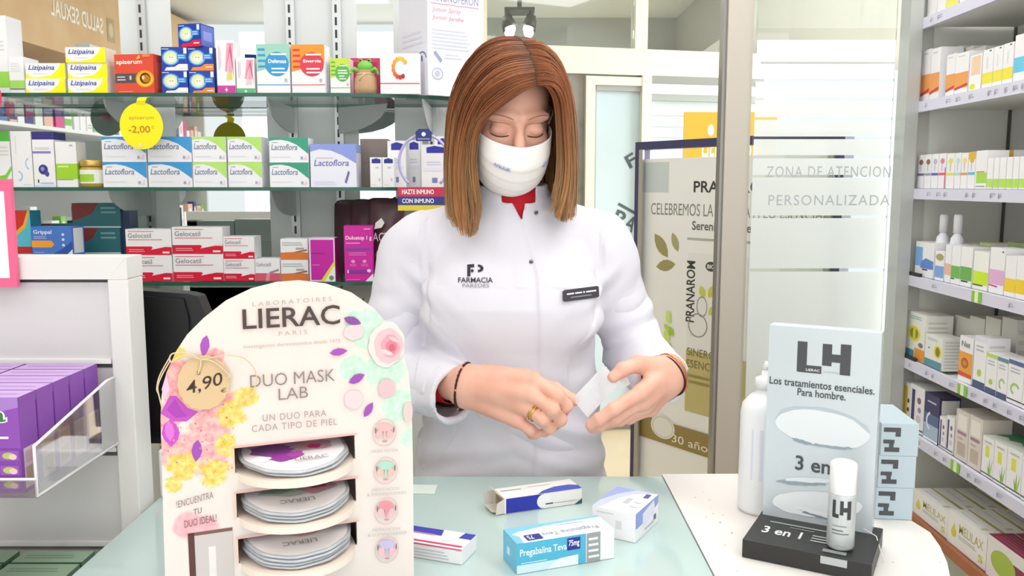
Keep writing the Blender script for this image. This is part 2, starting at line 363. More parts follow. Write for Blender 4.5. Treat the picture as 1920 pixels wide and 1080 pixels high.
for i in range(9): a1 = (1262 + random.uniform(-6, 8), 690 - i * 12); it.append(leafp(a1[0], a1[1], a1[0] + random.choice((-9, 10)), a1[1] - random.uniform(10, 24), .3, random.choice(('#c3e045', '#a9d22c', '#d6ec7a'))))
A = [q(1203, 775), q(1340, 817), q(1340, 866), q(1198, 812)]
ya, yb = q(1270, 796)[1], q(1270, 838)[1]; it.append(('R', 0, yb, 1, ya, '#9b8650'))
x, y = q(1262, 838); it.append(('T', '30 años de experiencia', x, y + .010, .95, y + .042, '#f3efe2'))
x, y = q(1245, 800); it += [('E', x, y, .075, .036, '#eeece6'), ('O', x, y, .066, .032, .06, '#c9c2a8')]
art(mb, V((fw, -.004, zlow)), X, Z, pw, ph, it); mb.build('poster', e)
# orange sun-care placard standing behind the board
p = W(1283, 210, 3.9); p2 = W(1455, 296, 3.9)
e = empty('sun_care_placard', ((p.x + p2.x) / 2, 3.9, 0)); w = (p2.x - p.x) / 2
mb = MB(); mb.box(-w, 0, p2.z - .3, w, .01, p.z, M('#f2b441', .4)); it = [('T', 'HELIOCARE', .2, .52, .8, .72, '#fff6e0', 1), ('T', 'cantabria', .38, .80, .62, .88, '#fff6e0'), ('E', .29, .84, .035, .05, '#fff6e0'), ('L', .2, .1, .8, .4, 3, '#f7cf86')]
art(mb, V((-w, 0, p2.z - .3)), X, Z, 2 * w, p.z - p2.z + .3, it); mb.build('placard', e)
MB().box(-.02, .01, 0, .02, .03, p.z - .1, STEEL).build('post', e); MB().box(-.2, -.12, 0, .2, .15, .015, STEEL).build('base', e)
tag(e, 'orange sun-care placard rising above the dark blue board frame', 'placard')
# ================================================================ GLASS SHELVES ON THE BACK WALL
YF = 2.14                                     # front edge of the glass
SZ = [W(500, 174, YF).z, W(500, 351, YF).z, W(500, 529, YF).z]
SNAME = ('top', 'middle', 'lowest')
for i, z in enumerate(SZ):
    xl = -1.62; xr = W(846, 200, 2.3).x
    if i == 2: xl = -1.40; xr = W(720, 530, YF).x + .2
    out = [(xl, YB - .014), (xl, YF), (W(600, 200, YF).x, YF)]
    for k in range(1, 7): t = k / 6; out.append((W(600, 200, YF).x + (xr - W(600, 200, YF).x) * t, YF + .10 * t ** 2.2))
    out.append((xr, YB - .014))
    mb = MB(); mb.prism(out, V((0, 0, z - .009)), X, Yv, Z, .009, GLASS, EDGE)
    o = mb.build('glass_shelf'); tag(o, 'green-edged glass shelf, the %s of the three on the mirrored back wall' % SNAME[i], 'shelf', 'glass shelves on the back wall')
    for px in (283, 555, 640, 812):
        if (i == 2 and px > 700) or (i == 1 and px == 640): continue
        x = bx(px); mb = MB(); pts = [(0, 0), (0, -.072)] + [(.245 * math.sin(math.radians(a)), -.072 * math.cos(math.radians(a))) for a in range(15, 90, 15)] + [(.245, 0)]
        d = V((.78, -.62, 0)).normalized() if px == 640 else V((0, -1, 0))
        if px == 640: pts = [(a * .8, b) for a, b in pts]
        n = Z.cross(d)
        mb.prism(pts, V((x, YB - .013, z - .0095)) - n * .002, d, Z, n, .004, M('#b9bcbc', .4, .2))
        b_ = mb.build('shelf_bracket'); where = {283: 'first', 555: 'second', 640: 'third, turned outward,', 812: 'fourth'}[px]
        tag(b_, 'grey quarter-round bracket under the %s glass shelf, %s along the wall' % (SNAME[i], where), 'bracket', 'shelf brackets')

ZTOP = {0: SZ[0], 1: SZ[1], 2: SZ[2]}
def shelf_carton(name, label, cat, px0, px1, py0, py1, s=None, z=None, Y=2.17, d=.07, col=WHITE, front=(), side=(), top=(), lside=(), group=None, rz=0):
    a, b_ = W(px0, (py0 + py1) / 2, Y), W(px1, (py0 + py1) / 2, Y); h = W(px0, py0, Y).z - W(px0, py1, Y).z
    zz = SZ[s] if z is None else z
    o = carton(name, b_.x - a.x, d, h, col, front, top, side, lside)
    o.location = ((a.x + b_.x) / 2, Y, zz); o.rotation_euler.z = rz
    tag(o, label, cat, group); o['h'] = h
    return o
def copies(o, spots, labels):
    for (loc, lb) in zip(spots, labels):
        c = dup(o, loc); c['label'] = lb
def dxm(px, Y=2.17): return px / 1600 * Y
# ---- top shelf
shelf_carton('medicine_carton', 'tall white and green carton cut by the picture edge on the top shelf', 'carton', -18, 14, 22, 172, 0, front=[('R', 0, .1, 1, .3, '#9fdc5a'), ('L', .1, .55, .9, .7, 3, '#d5d9d5')], Y=2.2)
shelf_carton('medicine_carton', 'smaller white carton with a green band beside the yellow lozenge cartons', 'carton', 17, 45, 100, 172, 0, front=[('R', 0, .18, 1, .38, '#a6dd62'), ('R', 0, .14, 1, .17, '#5c6f5c'), ('L', .1, .6, .8, .85, 4, '#e0e2e0')], Y=2.19)
liz = [('P', [(0, 0), (1, 0), (1, 1), (.90, 1), (.82, .6), (.64, .22), (.34, .1), (.12, .1), (.03, .35), (0, .38)], '#f7f01c'), ('P', [(.72, .1), (1, .1), (1, .8)], '#ffee00'),
       ('T', 'Lizipaina', .07, .47, .73, .88, '#3c4f9e', .8, 1), ('L', .2, .28, .55, .36, 1, '#d4d6de')]
o = shelf_carton('lozenge_carton', 'yellow and white lozenge carton, bottom of the two-high stack on the top shelf', 'carton', 48, 122, 143, 172, 0, front=liz, side=[('R', .1, .1, .9, .9, '#f2ecd8')], group='yellow lozenge cartons', d=.06)
h = o['h']; L0 = o.location.copy(); dx = dxm(77.5)
copies(o, [L0 + V((0, .004, h + .0005)), L0 + V((dx, 0, 0)), L0 + V((dx, .003, h + .0005)), L0 + V((dx - .002, .001, 2 * h + .001))],
       ['yellow and white lozenge carton, top of the two-high stack on the top shelf', 'yellow and white lozenge carton, bottom of the three-high stack beside the red carton',
        'yellow and white lozenge carton, middle of the three-high stack beside the red carton', 'yellow and white lozenge carton, topmost of the three-high stack beside the red carton'])
api = [('R', 0, .28, .56, .52, '#5b5457'), ('R', .56, .28, .62, .52, '#5b5457'), ('E', .77, .38, .235, .21, '#f3a41f'), ('E', .77, .36, .20, .17, '#ffc93c'), ('E', .78, .39, .14, .14, '#5a2f10'), ('E', .80, .38, .10, .10, '#c07a1c'), ('E', .73, .41, .035, .05, '#f8d68a'),
       ('T', 'apiserum', .05, .72, .72, .86, '#fff7ef', 1), ('L', .06, .33, .3, .47, 2, '#d9d4d4'), ('R', .38, .36, .43, .46, '#d9d4d4'), ('L', .08, .05, .45, .08, 1, '#f6b79f'), ('P', [(.56, .88), (.66, .98), (.68, .9), (.62, .86)], '#f4b340'), ('R', .74, .92, .93, .99, '#f08a5d')]
shelf_carton('royal_jelly_carton', 'red royal jelly carton with a golden capsule on its front', 'carton', 212, 291, 97, 172, 0, front=api, col='#e2523d', side=[('R', .2, .15, .9, .8, '#ea6a55')], d=.05, rz=math.radians(-9))
def vit(c2): return [('P', [(.0, .0), (1, 0), (1, .28), (.66, .28), (.5, .16), (.18, .14), (.1, 0)], c2), ('E', .36, .55, .33, .33, '#5aa7e8'), ('E', .36, .55, .27, .28, '#bfe0f6'), ('E', .36, .55, .22, .23, '#f6e98a'), ('E', .38, .52, .15, .16, '#f4f4ee'), ('E', .33, .56, .03, .03, '#c9a64a'), ('E', .43, .56, .03, .03, '#c9a64a'),
     ('R', .6, .48, .95, .7, '#3f8fdb'), ('L', .64, .5, .92, .68, 2, '#bcdcf6'), ('R', .86, .72, .98, .96, '#e8edf8'), ('L', .7, .1, .95, .2, 1, '#ffffff'), ('L', .04, .88, .3, .95, 1, '#dfe7f8')]
o1 = shelf_carton('vitamin_carton', 'blue vitamin carton with a pale stripe, lower one beside the red carton', 'carton', 303, 352, 128, 172, 0, front=vit('#f0e9ea'), col='#1d3fa8', group='blue vitamin cartons', d=.06)
c = dup(o1, o1.location + V((.001, .002, o1['h'] + .0005))); c['label'] = 'blue vitamin carton with a pale stripe, upper one beside the red carton'
o2 = shelf_carton('vitamin_carton', 'blue vitamin carton with an orange stripe, lower one', 'carton', 354, 402, 128, 172, 0, front=vit('#f28a2e'), col='#1d3fa8', group='blue vitamin cartons', d=.06)
c = dup(o2, o2.location + V((-.001, .002, o2['h'] + .0005))); c['label'] = 'blue vitamin carton with an orange stripe, upper one'
shelf_carton('vitamin_carton', 'blue vitamin carton with a red stripe, alone on top of the blue stack', 'carton', 331, 378, 40, 83, z=SZ[0] + 2 * o1['h'] + .001, front=vit('#e21d3c'), side=[('R', .05, .05, .95, .95, '#6a78c9'), ('R', .2, .3, .8, .7, '#8f9be0')], col='#1d3fa8', group='blue vitamin cartons', d=.06, rz=math.radians(-14))
def cream(band, acc): return [('R', 0, 0, 1, .16, band), ('P', [(.45, .42), (.6, .95), (.95, .95), (.85, .4)], '#e9a6bb'), ('P', [(.5, .45), (.75, .8), (.95, .3), (.9, .6), (.8, .95)], '#d95a88'), ('P', [(.5, .25), (.7, .7), (.62, .25)], '#f0cbd8'), ('R', .62, .27, .85, .4, acc), ('T', '+', .42, .04, .58, .12, '#ffffff', 1), ('R', .12, .45, .17, .9, '#d9c6d2'), ('R', .22, .5, .26, .86, '#e3d3dc')]
shelf_carton('cream_carton', 'tall white and pink cream carton with a magenta foot', 'carton', 406, 440, 70, 171, 0, front=cream('#c8409b', '#d9e04c'), d=.05)
shelf_carton('cream_carton', 'short white and pink cream carton with a green foot', 'carton', 443, 477, 103, 171, 0, front=cream('#5fb77e', '#f2c9d5'), d=.05)
def herb(bg, disc, big): return [('P', [(0, .45), (0, 1), (1, 1), (1, .62)], bg), ('P', [(.0, .6), (.2, .98), (.3, .98), (.05, .5)], '#ffffff44'[:7]) if 0 else ('L', .05, .5, .3, .95, 4, disc), ('E', .62, .60, .36, .245, disc), (('T', big, .36, .62, .90, .70, '#ffffff', 1) if big else ('L', .4, .56, .9, .7, 2, '#ffffff')), ('L', .44, .76, .9, .84, 1, '#f4f4f4'), ('L', .45, .40, .9, .55, 2, '#e7eef2'), ('R', 0, .18, 1, .195, disc), ('R', .84, .24, .92, .31, '#b9b9c2')]
shelf_carton('supplement_carton', 'teal supplement carton with a blue disc on its front', 'carton', 481, 543, 77, 171, 0, front=herb('#9fd2c0', '#359bd2', 'Defensas'), d=.05)
shelf_carton('supplement_carton', 'orange supplement carton with a red disc on its front', 'carton', 546, 609, 78, 171, 0, front=herb('#f5992c', '#dd4050', 'Energia'), d=.05, rz=math.radians(-3))
shelf_carton('supplement_carton', 'small white supplement carton with a green disc beside the frog', 'carton', 619, 656, 104, 172, 0, front=herb('#c8dc4a', '#5cb648', ''), d=.05, Y=2.18)
shelf_carton('supplement_carton', 'narrow white carton seen edge-on between the orange and green-disc cartons', 'carton', 612, 617, 97, 171, 0, d=.06, Y=2.2, col='#dcdce2')
shelf_carton('collagen_carton', 'crimson carton standing behind the frog in a sack', 'carton', 657, 713, 103, 176, 0, col='#c92a5e', d=.03, Y=2.24, front=[('R', .05, .05, .95, .95, '#d23a6b'), ('R', .1, .7, .9, .9, '#b51f50')])
cc = [('R', 0, .245, 1, .27, '#d4345f'), ('L', .05, .1, .3, .17, 1, '#e8e2ea')]
for k in range(11):
    a = 38 + k * 26; colr = ['#f2b233', '#f5bd3a', '#f5c84a', '#f3b030', '#f0a32c', '#ee9428', '#ea8430', '#e66a34', '#d9482f', '#c33a2c', '#a8322c'][k]
    cc.append(('E', .50 + .17 * math.cos(math.radians(a)), .64 + .23 * math.sin(math.radians(a)), .045, .06, colr))
shelf_carton('vitamin_c_carton', 'white carton with a big letter C made of fruit', 'carton', 713, 787, 103, 179, 0, front=cc, d=.028, Y=2.165)
big = [('T', 'INMUNOFERON', .06, .86, .94, .935, '#8d93b4', .6), ('R', .06, .835, .95, .842, '#d9788d'), ('T', 'Junior Spray', .08, .755, .62, .81, '#dc7d8f', 0, 1), ('T', 'Junior Jarabe', .08, .685, .66, .735, '#dc7d8f', 0, 1), ('L', .07, .42, .8, .62, 6, '#cfd1e2'), ('P', [(.10, .39), (.14, .41), (.26, .33), (.23, .30)], '#9aa0bf'), ('L', .3, .34, .72, .4, 2, '#d5d7e6'), ('O', .17, .2, .10, .055, .15, '#b4b9cf'), ('E', .17, .2, .045, .03, '#c2c6da'), ('E', .93, .28, .05, .03, '#33439b'), ('E', .90, .22, .06, .03, '#e36b84'), ('R', .86, .15, .97, .2, '#d8455f')]
a35 = math.radians(34); c0_ = W(803, 180, 2.185); o = carton('display_carton', .158, .155, W(803, -30, 2.185).z - SZ[0], '#eaeaf2', big, (), (), [('O', .42, .33, .16, .06, .2, '#6c74b4', 0, 180), ('O', .80, .34, .16, .07, .2, '#6c74b4', 0, 180), ('E', .42, .335, .03, .02, '#8b92c6'), ('R', .78, .32, .82, .37, '#4c55a5'), ('L', .1, .47, .9, .62, 3, '#dfe0ec')])
o.location = c0_ + V((math.cos(a35), math.sin(a35), 0)) * .079; o.location.z = SZ[0]; o.rotation_euler.z = a35; tag(o, 'very tall white display carton turned cornerwise, rising out of the picture beside the woman', 'carton')
shelf_carton('medicine_carton', 'blue carton peeping out behind the woman beside the tall white display carton', 'carton', 897, 925, 76, 180, 0, col='#4a4fb5', d=.02, Y=2.42)
# frog in a paper sack
fz = SZ[0]; p = W(686, 172, 2.185); e = empty('frog_toy', (p.x, 2.185, fz)); k = 2.185 / 1600; gr = M('#79c655', .6); sk = M('#c7a27c', .8, bump=(60, .5))
MB().lathe([(.001, 0), (19 * k, 0), (21 * k, 12 * k), (20 * k, 30 * k), (15 * k, 38 * k), (19 * k, 44 * k)], sk, 18, sy=.7).build('paper_sack', e)
mb = MB(); mb.tube([(16 * k * math.cos(a / 8 * math.pi), 11 * k * math.sin(a / 8 * math.pi), 37 * k) for a in range(16)], .0022, M('#d9c3a0'), 6, closed=True)
mb.tube([(2 * k, -12 * k, 37 * k), (-6 * k, -14 * k, 31 * k), (-9 * k, -13 * k, 24 * k)], .0018, M('#d9c3a0'), 6); mb.build('raffia_tie', e)
MB().ell((0, -2 * k, 50 * k), (14 * k, 11 * k, 11 * k), gr).build('head', e)
for sx in (-1, 1):
    ey = MB().ell((sx * 8 * k, -4 * k, 60 * k), (4.2 * k, 4 * k, 4 * k), gr, 12, 8).build('eye_bump', e)
    MB().ell((sx * 8 * k, -7.4 * k, 60.6 * k), (2.4 * k, 1.2 * k, 1.8 * k), M('#3b3020'), 10, 6).build('pupil', ey)
    mb = MB(); mb.tube([(sx * 10 * k, -5 * k, 40 * k), (sx * 19 * k, -8 * k, 46 * k), (sx * 24 * k, -9 * k, 41 * k)], [4 * k, 3.4 * k, 2.5 * k], gr, 10)
    for j in (-1, 0, 1): mb.tube([(sx * 23 * k, -9 * k, 41 * k), (sx * (26 + j) * k, (-9 + 2.5 * j) * k, (36 - abs(j)) * k)], [2 * k, 1.5 * k], gr, 8)
    mb.build('arm', e)
tag(e, 'small plain green frog toy sitting in a tied brown paper sack', 'toy')
# ---- yellow price flag and pink one hanging from the top shelf
def wobbler(label, px, py, r, col, txts, Y=2.12):
    c = W(px, py, Y); k = Y / 1600; e = empty('price_wobbler', (c.x, Y, c.z))
    mb = MB(); R_ = r * k; m = M(col, .4); back = M('#b9ad1e' if col.startswith('#f') and col[3] != '4' else '#8f9a97', .5)
    mb.prism(circ(0, 0, R_, R_ * 1.07, 40), V((0, .0012, 0)), X, Z, -Yv, .0012, m)
    mb.add([(R_ * math.cos(t), .0014, R_ * 1.07 * math.sin(t)) for t in [-2 * math.pi * i / 40 for i in range(40)]], [list(range(40))], back)
    art(mb, V((-R_, 0, -R_)), X, Z, 2 * R_, 2 * R_, txts, .0004); mb.build('disc', e)
    w = .011; zz = SZ[0] - .0095 - c.z
    mb = MB(); pts = [(0, -.0004, R_ * .95), (.004, -.003, R_ * 1.15), (.006, 0, zz - .004), (.006, .02, zz - .0006), (.006, .05, zz - .0004)]
    for i in range(len(pts) - 1):
        a, b_ = V(pts[i]), V(pts[i + 1]); mb.add([a - X * w, a + X * w, b_ + X * w, b_ - X * w, a - X * w + Yv * .0006, a + X * w + Yv * .0006, b_ + X * w + Yv * .0006, b_ - X * w + Yv * .0006], [(0, 1, 2, 3), (7, 6, 5, 4), (0, 4, 5, 1), (2, 6, 7, 3)], m)
    mb.build('strap', e); return tag(e, label, 'price tag')
wobbler('round yellow price tag hanging from the top shelf under the red carton', 265, 236, 40, '#f9ee12', [('T', 'apiserum', .22, .62, .80, .73, '#c9b01e', .3), ('T', '-2,00', .20, .32, .70, .50, '#c8781e', .6), ('T', 'C', .74, .44, .80, .5, '#c8781e'), ('E', .46, .06, .05, .05, '#f3e9a0')])
wobbler('round crimson price tag cut by the picture edge, hanging from the top shelf', -38, 182, 40, '#e5406f', [])
# ---- middle shelf
shelf_carton('medicine_carton', 'white carton with green top and green swoosh at the picture edge on the middle shelf', 'carton', -20, 20, 245, 350, 1, front=[('R', 0, .82, 1, 1, '#58b947'), ('P', [(.4, .2), (.7, .22), (1, .38), (1, .3), (.75, .14), (.4, .12)], '#7fce3c'), ('L', .5, .55, .95, .75, 3, '#d2dad2')])
shelf_carton('medicine_carton', 'white carton with two pale blue arcs on the middle shelf', 'carton', 22, 60, 245, 350, 1, front=[('O', .85, .42, .2, .11, .3, '#a5cdeb', 100, 260), ('O', .25, .2, .25, .1, .3, '#a5cdeb', -80, 80), ('R', .2, .6, .26, .92, '#dfe5ee'), ('L', .5, .03, .9, .06, 1, '#c9ced6')])
mol = [('R', 0, .86, 1, 1, '#37347c'), ('R', .0, .61, .85, .65, '#8a80b8'), ('E', .45, .32, .22, .09, '#3c3b85'), ('E', .62, .24, .1, .05, '#4d4d95'), ('E', .42, .33, .09, .04, '#8f93c9'), ('R', .17, .08, .23, .14, '#3b3a55'), ('L', .3, .05, .9, .1, 1, '#b7bddf'), ('R', 0, 0, 1, .04, '#cfdcf4'), ('L', .1, .68, .8, .74, 1, '#d6d6e6')]
shelf_carton('medicine_carton', 'white carton with a dark blue cap band and a molecule picture', 'carton', 62, 102, 246, 350, 1, front=mol, side=[('R', 0, .86, 1, 1, '#37347c')], d=.06)
shelf_carton('medicine_carton', 'white carton with a lime green label band beside the honey jar', 'carton', 105, 144, 265, 350, 1, front=[('R', 0, .18, 1, .52, '#a2d42e'), ('L', .08, .42, .6, .5, 1, '#d6f09a'), ('R', 0, .16, .8, .175, '#777f6a'), ('R', .68, .9, .85, .94, '#b8bdc0')], side=[('R', 0, .18, 1, .52, '#b7e04a')], d=.05)
p = W(168, 345, 2.17); k = 2.17 / 1600; e = empty('honey_jar', (p.x, 2.19, SZ[1]))
MB().lathe([(.001, 0), (20 * k, 0), (22 * k, 3 * k), (22 * k, 34 * k), (19 * k, 38 * k), (.001, 38 * k)], M('#b79b45', .15, 0, .5), 24).build('glass_body', e)
MB().lathe([(.001, 38 * k), (21 * k, 38 * k), (21.5 * k, 40 * k), (21.5 * k, 48 * k), (20 * k, 50 * k), (.001, 50 * k)], M('#c9a85a', .3, .6), 24).build('lid', e)
mb = MB(); R_ = 22.3 * k; n = 12
for c0, z0, z1 in (('#f3f2ea', 7, 32), ('#a4d23c', 10, 24)):
    R_ += .0003; vs_ = [(R_ * math.cos(math.radians(a)), R_ * math.sin(math.radians(a)), z * k) for z in (z0, z1) for a in np.linspace(200, 345 if z1 == 32 else 300, n)]
    mb.add(vs_, [(i, i + 1, n + i + 1, n + i) for i in range(n - 1)], M(c0), True)
mb.build('paper_label', e); tag(e, 'small honey jar with golden lid and green label on the middle shelf', 'jar')
def lac(c1, small=1): return [('P', [(0, 1), (0, .86), (.1, .9), (.3, .92), (.5, .86), (.7, .72), (.86, .52), (1, .34), (1, 1)], c1), ('T', 'Lactoflora', .05, .50, .72, .74, '#6f7f9a', .6, .7), ('L', .08, .78, .22, .84, 1, '#8894ab'), ('L', .05, .18, .55, .26, 1, '#dfe2ea'), ('R', .80, .12, .86, .24, '#9fb0c8'), ('P', [(.87, .1), (.95, .3), (.95, .1)], '#f1cfdb')]
pos = {}
def lacto(tone, label_tone, px0, px1, y0, y1, fr, n_cols, gap, d=.06):
    names = ['first', 'second']
    o = None
    for cidx in range(n_cols):
        for r in range(2):
            lb = 'white probiotic carton with a %s corner, %s row%s' % (label_tone, ('lower', 'upper')[r], '' if n_cols == 1 else (', %s column' % names[cidx]))
            if o is None:
                o = shelf_carton('probiotic_carton', lb, 'carton', px0, px1, y0, y1, 1, front=fr, col='#f0f0f5', group='probiotic cartons with a %s corner' % label_tone, d=d); o0_ = o.location.copy()
            else:
                c = dup(o, o0_ + V((dxm(gap) * cidx, .002 * r, (o['h'] + .0006) * r))); c['label'] = lb
lacto('#3d9fdc', 'sky blue', 193, 275, 303, 350, lac('#3e9bd8'), 2, 84.5)
lacto('#b4e07c', 'lime green', 362, 425, 303, 350, lac('#b6e573'), 2, 65.5)
lacto('#2f8f78', 'teal green', 506, 579, 304, 350, lac('#3ba283'), 1, 0)
shelf_carton('probiotic_carton', 'large probiotic carton with a lavender blue top beside the teal ones', 'carton', 582, 668, 269, 350, 1, front=[('P', [(0, 1), (0, .82), (.2, .88), (.45, .85), (.7, .74), (1, .55), (1, 1)], '#8f9fe2'), ('T', 'Lactoflora', .08, .49, .84, .64, '#6f6fae', .6, .7), ('L', .12, .66, .5, .7, 1, '#d7a9c4'), ('L', .08, .05, .6, .15, 2, '#d8d8ee'), ('P', [(.78, .08), (.86, .35), (.82, .38), (.74, .12)], '#6a6f9f')], col='#e9ebf6', side=[('R', 0, .8, 1, 1, '#9fb0ea')], d=.07)
o = shelf_carton('reflection_stand_in', 'plain taupe carton behind the baby care packs, lower of two', 'carton', 676, 727, 305, 350, 1, Y=2.27, col='#8d7f79', d=.06)  # solid cartons added in place of boxes reflected in the mirror
c = dup(o, o.location + V((0, .003, o['h'] + .0005))); c['label'] = 'taupe stand-in for a mirror reflection behind the baby care packs, upper of two'
navy_lab = lambda x: ('P', [(x, .80), (x + .2, .80), (x + .2, .94), (x + .1, .97), (x, .94)], '#23308f')
for i, px in enumerate((694, 717)):
    shelf_carton('lotion_carton', 'small white lotion carton with a dark blue shield, %s one' % ('outer' if i == 0 else 'inner'), 'carton', px, px + 22, 294, 350, 1, front=[('P', [(.15, .80), (.9, .80), (.9, .93), (.52, .97), (.15, .93)], '#23308f'), ('L', .45, .6, .75, .72, 1, '#c4c8dc'), ('L', .1, .06, .5, .1, 1, '#ccc'), ('R', .7, .2, .85, .3, '#c8cbe0')], d=.045, Y=2.18, group='small white lotion cartons')
for i, (px, w, yt) in enumerate(((727, 34, 263), (763, 26, 262), (790, 50, 270), (815, 30, 255))):
    shelf_carton('lotion_carton', 'tall white lotion carton with blue shield, %s of four behind the display ring' % ('outermost', 'second', 'third', 'innermost')[i], 'carton', px, px + w, yt, 350, 1, front=[('P', [(.2, .80), (.85, .80), (.85, .93), (.5, .97), (.2, .93)], '#2a33a0'), ('L', .2, .5, .8, .62, 2, '#ced1e6'), ('R', .4, .1, .6, .22, '#7f86b5'), ('R', .1, .38, .9, .46, '#e7a9b6' if i == 3 else '#e8e8f2')], d=.04, Y=2.215 + .045 * (i % 2), group='tall white lotion cartons')
# round immune-care display ring with banner strips
p = W(797, 350, 2.15); k = 2.15 / 1600; e = empty('immune_care_display', (p.x, 2.135, SZ[1])); ring = M('#b9b4e0', .3); mb = MB()
mb.tube([(46 * k * math.cos(a), 0, (46 + 50 * math.sin(a)) * k) for a in np.linspace(-.9, math.pi + .9, 40)], 2.6 * k, ring, 8); mb.build('ring', e)
mb = MB(); mb.prism([(-14, 84), (14, 84), (15, 100), (9, 106), (-9, 106), (-15, 100)], V((0, -.003, 0)), X * k, Z * k, -Yv, .003, M('#2b347c')); art(mb, V((-14 * k, -.006, 84 * k)), X, Z, 28 * k, 20 * k, [('E', .5, .62, .14, .2, '#e9ebf6'), ('L', .1, .1, .9, .3, 1, '#aab0d8')]); mb.build('badge', e)
mb = MB()
for (y0, y1, c0, t) in ((-17, 0, '#c92f52', 'HAZTE INMUNO'), (-33, -17, '#333a86', 'CON INMUNO'), (-43, -33, '#e3cf3a', '')):
    mb.box(-49 * k, -.006, y0 * k, 49 * k, -.002, y1 * k, M(c0))
    if t: art(mb, V((-49 * k, -.006, y0 * k)), X, Z, 98 * k, (y1 - y0) * k, [('T', t, .08, .24, .68, .76, '#ffffff', 1)])
mb.build('banner', e); tag(e, 'round ring display with red and blue banner strips clipped to the middle shelf', 'display')
# ---- lowest shelf
def gel(full=True, c='#d9143a'):
    return [('P', [(0, 0), (1, 0), (1, .30), (.8, .31), (.6, .24), (.56, .33), (0, .33)], c), ('T', 'Gelocatil', .05, .66, .56, .84, '#7b7f8b', .3), ('R', .05, .9, .62, .925, '#e2506c'), ('R', .05, .58, .8, .605, '#e2506c'), ('P', [(.55, .2), (.6, .3), (.96, .42), (1, .36)], '#f1ecee'), ('L', .06, .1, .45, .24, 2, '#f0a3b0'), ('R', .8, .06, .95, .13, '#fbe3e7')]
o = shelf_carton('painkiller_carton', 'white and red painkiller carton, lower row, outermost column', 'carton', 238, 323, 479, 527, 2, front=gel(), group='white and red painkiller cartons', d=.06)
o0_ = o.location.copy(); c = dup(o, o0_ + V((0, .002, o['h'] + .0006))); c['label'] = 'white and red painkiller carton, upper row, outermost column'
o = shelf_carton('painkiller_carton', 'wider white and red painkiller carton, lower row, middle column', 'carton', 325, 419, 477, 527, 2, front=gel(), group='white and red painkiller cartons', d=.06)
o0_ = o.location.copy(); c = dup(o, o0_ + V((0, .002, o['h'] + .0006))); c['label'] = 'wider white and red painkiller carton, upper row, middle column'
o = shelf_carton('painkiller_carton', 'small white and red painkiller carton, lower of two in the short column', 'carton', 420, 478, 486, 527, 2, front=gel(), group='white and red painkiller cartons', d=.06)
o0_ = o.location.copy(); c = dup(o, o0_ + V((0, .002, o['h'] + .0006))); c['label'] = 'small white and red painkiller carton, upper of two in the short column'
shelf_carton('painkiller_carton', 'low single painkiller carton with a pink foot, between the red and the orange ones', 'carton', 479, 525, 486, 527, 2, front=[('R', 0, 0, 1, .35, '#d4596e'), ('T', 'Gelocatil', .04, .66, .64, .84, '#8b8f9b', .3), ('P', [(.55, .4), (.95, .55), (.95, .45), (.6, .32)], '#9a8d94'), ('P', [(.4, 0), (.55, 0), (.6, .35), (.45, .35)], '#e48d9b')], d=.06)
orf = [('P', [(0, 0), (1, 0), (1, .34), (.6, .38), (0, .34)], '#dd7a3c'), ('P', [(.5, .38), (.95, .5), (.97, .42), (.6, .34)], '#8a6d5b'), ('L', .06, .66, .9, .86, 2, '#aab4bc'), ('R', .56, .48, .86, .58, '#b9aaa4')]
o = shelf_carton('tablet_carton', 'white and orange tablet carton, lower of the two beside the magenta cartons', 'carton', 527, 578, 488, 527, 2, front=orf, group='white and orange tablet cartons', d=.06)
o0_ = o.location.copy(); c = dup(o, o0_ + V((0, .002, o['h'] + .0006))); c['label'] = 'white and orange tablet carton, upper of the two beside the magenta cartons'
shelf_carton('sachet_carton', 'plain magenta carton with a yellow and white corner', 'carton', 580, 628, 446, 527, 2, Y=2.16, front=[('R', .06, .03, .95, .96, '#c523a5'), ('P', [(.45, 0), (1, .5), (1, 0)], '#f0f0f0'), ('P', [(.42, 0), (.58, 0), (1, .38), (1, .5)], '#e5df4c'), ('E', .85, .08, .09, .055, '#6f8f6a'), ('L', .1, .62, .6, .68, 1, '#8e2a86'), ('L', .1, .36, .4, .4, 1, '#dd7fce')], col='#ead9ea', side=[('R', 0, 0, 1, 1, '#b3218f')], d=.05)
dol = [('T', 'Dolostop 1 g', .06, .73, .96, .82, '#fbe4f6', .9), ('L', .06, .67, .55, .71, 1, '#eea6dd'), ('R', .05, .56, .9, .6, '#7a3fae'), ('L', .15, .46, .85, .53, 2, '#e27ccb'), ('E', .3, .36, .07, .03, '#ea95d6'), ('E', .7, .36, .07, .03, '#ea95d6'), ('L', .18, .27, .42, .32, 2, '#e27ccb'), ('L', .58, .27, .84, .32, 2, '#e27ccb'), ('R', .15, .15, .85, .21, '#8a2fa0'), ('R', .1, .15, .14, .21, '#fbe4f6'), ('E', .85, .19, .07, .03, '#d9d9ea'), ('P', [(.72, 0), (1, .14), (1, 0)], '#e9e9e9'), ('L', .05, .02, .55, .05, 1, '#e27ccb'), ('R', .7, .93, .92, .95, '#e9a3db')]
shelf_carton('sachet_carton', 'tall magenta carton with white print and pictograms', 'carton', 646, 699, 425, 529, 2, Y=2.16, front=dol, col='#cb1a9e', lside=[('R', .1, 0, .9, .14, '#ecd6e8')], d=.055, rz=math.radians(6))
